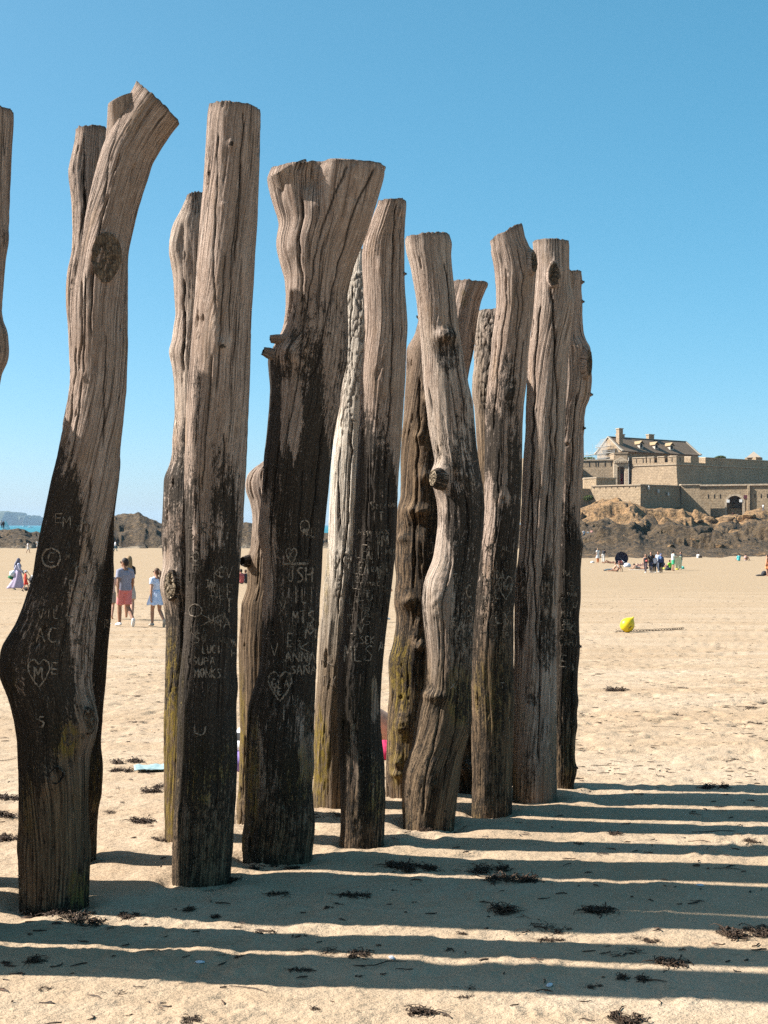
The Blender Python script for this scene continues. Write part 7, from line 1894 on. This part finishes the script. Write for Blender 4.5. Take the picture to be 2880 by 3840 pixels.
# ------------------------------------------------------------------ washed-up seaweed
def build_seaweed():
    M = Mat('dried_seaweed'); nz = M.noise(M.coord(), 40, 3, .6)
    M.base(M.ramp(nz, [(.3, (.014, .009, .005)), (.55, (.05, .028, .014)), (.75, (.15, .07, .034))])).rough(.7)
    WEED = M.m
    def strands(rg, n, R, lenr, up, wid, long_=False):
        """a tangle of fronds: several sub-heaps, strongly curled strands"""
        vs, fs = [], []
        nc = int(rg.integers(3, 6))
        cs = np.stack([rg.normal(0, R * .36, nc), rg.normal(0, R * .20, nc)], -1); wt_ = rg.uniform(.4, 1, nc); wt_ /= wt_.sum()
        for i in range(n):
            c = cs[rg.choice(nc, p=wt_)]
            q = rg.normal(0, R * .15, 2); r = float(np.hypot(*q)) / (R * .3)
            p = np.array([c[0] + q[0], c[1] + q[1], .006 + up * rg.uniform(0, 1) * max(0, 1 - r)])
            d = rg.uniform(0, 2 * math.pi); L_ = rg.uniform(*lenr); m = 7
            if rg.uniform() < .06: L_ *= 2.4
            dz = rg.uniform(-.3, .7) * up / max(L_, .01)
            w_ = wid * rg.uniform(.4, 1.7); cv = rg.normal() * .5
            b0 = len(vs)
            for k in range(m + 1):
                f_ = (1 - abs(k / m - .4) * 1.1)
                t = np.array([math.cos(d), math.sin(d), 0]); sd = np.array([-t[1], t[0], rg.normal() * .5])
                ww = w_ * max(.15, f_)
                vs.append(p + sd * ww); vs.append(p + np.array([0, 0, ww * .9])); vs.append(p - sd * ww)
                p = p + t * L_ / m; p[2] = max(.002, p[2] + dz * L_ / m + rg.normal() * up * .10)
                if k > m * .4: dz -= .8 * up / max(L_, .01)
                d += cv + rg.normal() * .45
            for k in range(m):
                o = b0 + k * 3
                fs += [(o, o + 1, o + 4, o + 3), (o + 1, o + 2, o + 5, o + 4), (o + 2, o, o + 3, o + 5)]
        return fast_mesh('seaweed', np.array(vs), np.array(fs), True)
    rg = np.random.default_rng(3)
    var = []
    for k in range(10):
        n = int(rg.integers(120, 190))
        me = strands(rg, n, .5, (.10, .34), .16, .013); me.materials.append(WEED); var.append(me)
    flat = []
    for k in range(4):
        me = strands(rg, 34, .5, (.16, .55), .07, .009); me.materials.append(WEED); flat.append(me)
    near = [(217, 3436, 150), (140, 3414, 110), (300, 3458, 130), (400, 3475, 60), (490, 3440, 90), (715, 3410, 70), (800, 3430, 45), (735, 3480, 40), (890, 3480, 35), (1000, 3492, 70), (1120, 3508, 40), (1050, 3348, 70), (1320, 3358, 90), (1270, 3390, 40), (1235, 3405, 40), (1200, 3565, 110), (1340, 3580, 100), (150, 3597, 100), (20, 3610, 50), (430, 3718, 80), (160, 3702, 45), (900, 3590, 40), (1120, 3635, 60), (1170, 3682, 70), (1350, 3660, 35), (1180, 3785, 60), (705, 3828, 90), (30, 3810, 45),
            (1500, 3252, 130), (1575, 3262, 110), (1813, 3270, 130), (1760, 3266, 80), (1909, 3300, 140), (1995, 3304, 80), (1479, 3339, 28), (1622, 3347, 30), (1553, 3382, 25), (1900, 3412, 130), (2247, 3421, 130), (1996, 3478, 130), (2100, 3490, 70), (1726, 3497, 45), (2060, 3525, 70), (2360, 3517, 70), (2447, 3530, 70), (2740, 3502, 150), (2840, 3496, 130), (2343, 3564, 100), (2516, 3616, 140), (2377, 3673, 100), (2221, 3699, 60), (1744, 3703, 70), (1744, 3742, 50), (1600, 3795, 130), (2360, 3822, 150), (2152, 3161, 60), (2299, 3126, 60), (2829, 3165, 80)]
    foot = [(880, 3298, 80), (770, 3328, 110), (962, 3246, 110), (1090, 3246, 80), (1034, 3347, 60), (1229, 3064, 120), (1370, 3182, 70), (1600, 3112, 80), (1850, 3064, 70)]
    back = [(388, 3044, 70), (527, 3080, 100), (478, 2860, 90), (436, 2893, 70), (397, 2990, 45), (24, 2996, 90), (30, 3062, 100), (36, 3147, 90), (497, 2611, 55), (497, 2708, 55), (557, 2735, 35), (490, 2753, 35), (551, 2835, 40), (596, 2953, 70), (563, 2971, 80), (442, 2959, 35), (478, 3032, 40), (596, 3147, 70)]
    right = [(2255, 2529, 50), (2302, 2590, 90), (2547, 2581, 50), (2805, 2557, 45), (2664, 2445, 35), (2532, 2682, 55), (2782, 2654, 90), (2655, 2666, 40), (2255, 2706, 45), (2368, 2762, 45), (2805, 2713, 80), (2800, 2734, 35), (2730, 2854, 50), (2749, 2839, 40), (2556, 2792, 20), (2659, 2955, 90), (2861, 2630, 60)]
    def weed_label(px, py, w, at_foot):
        size = 'large' if w >= 100 else ('middling' if w >= 60 else 'small')
        cols = ['at the left edge', 'left', 'left of centre', 'in the centre', 'right of centre', 'right', 'at the right edge']
        hx = cols[min(6, int(px / 2880 * 7))]
        if at_foot: return '%s dark seaweed heap at a post foot, %s' % (size, hx)
        rows = [(2560, 'far out on sunlit sand'), (2700, 'well behind the posts'), (2860, 'just behind the posts'), (3060, 'level with the rear posts'), (3250, 'level with the front posts'), (3360, 'just in front of the posts'), (3480, 'on middle foreground sand'), (3600, 'on lower foreground sand'), (3720, 'in the widest shadow band'), (9999, 'on lit bottom sand')]
        hy = [r for lim, r in rows if py < lim][0]
        return '%s brown seaweed tuft %s, %s' % (size, hy, hx)
    made = {}
    i = 0
    for lst, lab, grp in ((near, 'brown seaweed tuft on the shadow striped foreground sand', 'seaweed tufts in the foreground'), (foot, 'dark seaweed heap washed against the foot of the posts', 'seaweed at the post feet'), (back, 'dry seaweed tuft on sunlit sand at left behind the posts', 'seaweed behind the posts'), (right, 'dry seaweed tuft on sunlit sand at right of the posts', 'seaweed right of the posts')):
        for (px, py, w) in lst:
            x, y, z = gp(px, py)
            s = w / F * y * 1.25
            isf = (lst is right or lst is back) and w < 60 or i % 4 == 3
            me = (flat[i % 4] if isf else var[i % 10])
            o = link('seaweed_clump', me, None); i += 1
            zz = SANDZ(x, y)
            o.location = (x, y, zz - .003)
            o.rotation_euler = (0, 0, rg.uniform(-.5, .5) + (math.pi if i % 2 else 0))
            hz = .75 if lst is near or lst is foot else .9
            o.scale = (s * 1.05, s * (1.35 if lst is near else 1.3), s * hz * 1.15)
            tag(o, weed_label(px, py, w, lst is foot), 'seaweed', grp)
            made.setdefault(o['label'], []).append((px, o))
    for lb, lst in made.items():                             # tell apart those that still share a label
        if len(lst) > 1:
            lst.sort(key=lambda t: t[0])
            for k, (px, o) in enumerate(lst):
                o['label'] = lb.replace('seaweed', ['left', 'right'][k] + ' seaweed', 1) if len(lst) == 2 else lb.replace('seaweed', ['first', 'second', 'third', 'fourth', 'fifth'][k] + ' seaweed', 1) + ' from left'
    # single scraps, twigs and shell bits: uncountable litter
    vs, fs = [], []
    n = 3600
    for k in range(n):
        if k < 600:
            D = math.exp(rg.uniform(math.log(4.4), math.log(11.0)))
        else:
            D = math.exp(rg.uniform(math.log(9.0), math.log(62)))
        px = rg.uniform(-300, 3200); x = (px - CX) / F * D; y = D
        if vnoise(x * .9, y * .9, 0, 91) < -.15 and k % 3: continue
        L_ = rg.uniform(.010, .06) * (1 + .027 * D); w_ = rg.uniform(.0010, .0028) * (1 + .022 * D)
        if k % 40 == 0: L_ *= 3.5; w_ *= .6
        z = SANDZ(x, y) + .003; d = rg.normal() * .6; m = 3; b0 = len(vs)
        for j in range(m + 1):
            t = (math.cos(d), math.sin(d)); ww = w_ * (.4 if j in (0, m) else 1)
            vs += [(x - t[1] * ww, y + t[0] * ww, z), (x, y, z + ww * 1.3 + .004 * rg.uniform()), (x + t[1] * ww, y - t[0] * ww, z)]
            x += t[0] * L_ / m; y += t[1] * L_ / m; d += rg.normal() * .5
        for j in range(m):
            o = b0 + j * 3; fs += [(o, o + 1, o + 4, o + 3), (o + 1, o + 2, o + 5, o + 4)]
    tag(link('seaweed_litter', fast_mesh('litter', np.array(vs), np.array(fs)), WEED), 'fine dark seaweed scraps and twigs strewn over the sand', 'seaweed', None, 'stuff')
    # a few pale shells / feathers
    for k, (px, py) in enumerate(((750, 3605), (2060, 3700), (1470, 3595), (2625, 3325))):
        x, y, z = gp(px, py); o = blob('shell', P((.66, .66, .68)), None, (.018, .009, .006), k + 3); o.location = (x, y, SANDZ(x, y) + .004); o.rotation_euler = (0, 0, k)
        tag(o, ['pale shell fragment on shaded sand near bottom left', 'pale shell fragment on shaded sand near bottom centre', 'pale shell fragment beside seaweed at the centre foreground', 'bluish shell on shaded sand at right'][k], 'shell')
# ------------------------------------------------------------------ haze over the bay
def build_haze():
    M = bpy.data.materials.new('sea_haze'); M.use_nodes = True; t = M.node_tree; t.nodes.clear()
    o = t.nodes.new('ShaderNodeOutputMaterial'); v = t.nodes.new('ShaderNodeVolumePrincipled')
    v.inputs['Color'].default_value = (.55, .78, 1.0, 1); v.inputs['Density'].default_value = 0.000045; v.inputs['Anisotropy'].default_value = 0.0
    t.links.new(v.outputs[0], o.inputs['Volume'])
    mb = MB(); mb.box((0, 4900, 42), (30000, 15000, 2 * 58), 0)
    ob = mb.build('haze', M); tag(ob, 'thin blue sea haze over the bay', 'haze', None, 'stuff')

# ------------------------------------------------------------------ build everything, large things first
all_posts()
_RR, _TT, _ZZ = build_sand()
_r = _RR[:, 0]; _t = _TT[0]
def SANDZ(x, y):
    r = math.hypot(x, y); t = math.atan2(x, y)
    i = int(np.clip(np.searchsorted(_r, r) - 1, 0, len(_r) - 2)); j = int(np.clip(np.searchsorted(_t, t) - 1, 0, len(_t) - 2))
    a = (r - _r[i]) / (_r[i + 1] - _r[i]); b = (t - _t[j]) / (_t[j + 1] - _t[j])
    return float((1 - a) * ((1 - b) * _ZZ[i, j] + b * _ZZ[i, j + 1]) + a * ((1 - b) * _ZZ[i + 1, j] + b * _ZZ[i + 1, j + 1]))
build_sea()
build_island()
build_left_rocks()
build_fort_mount()
build_fort()
post_details()
build_people()
build_props()
build_seaweed()
build_haze()
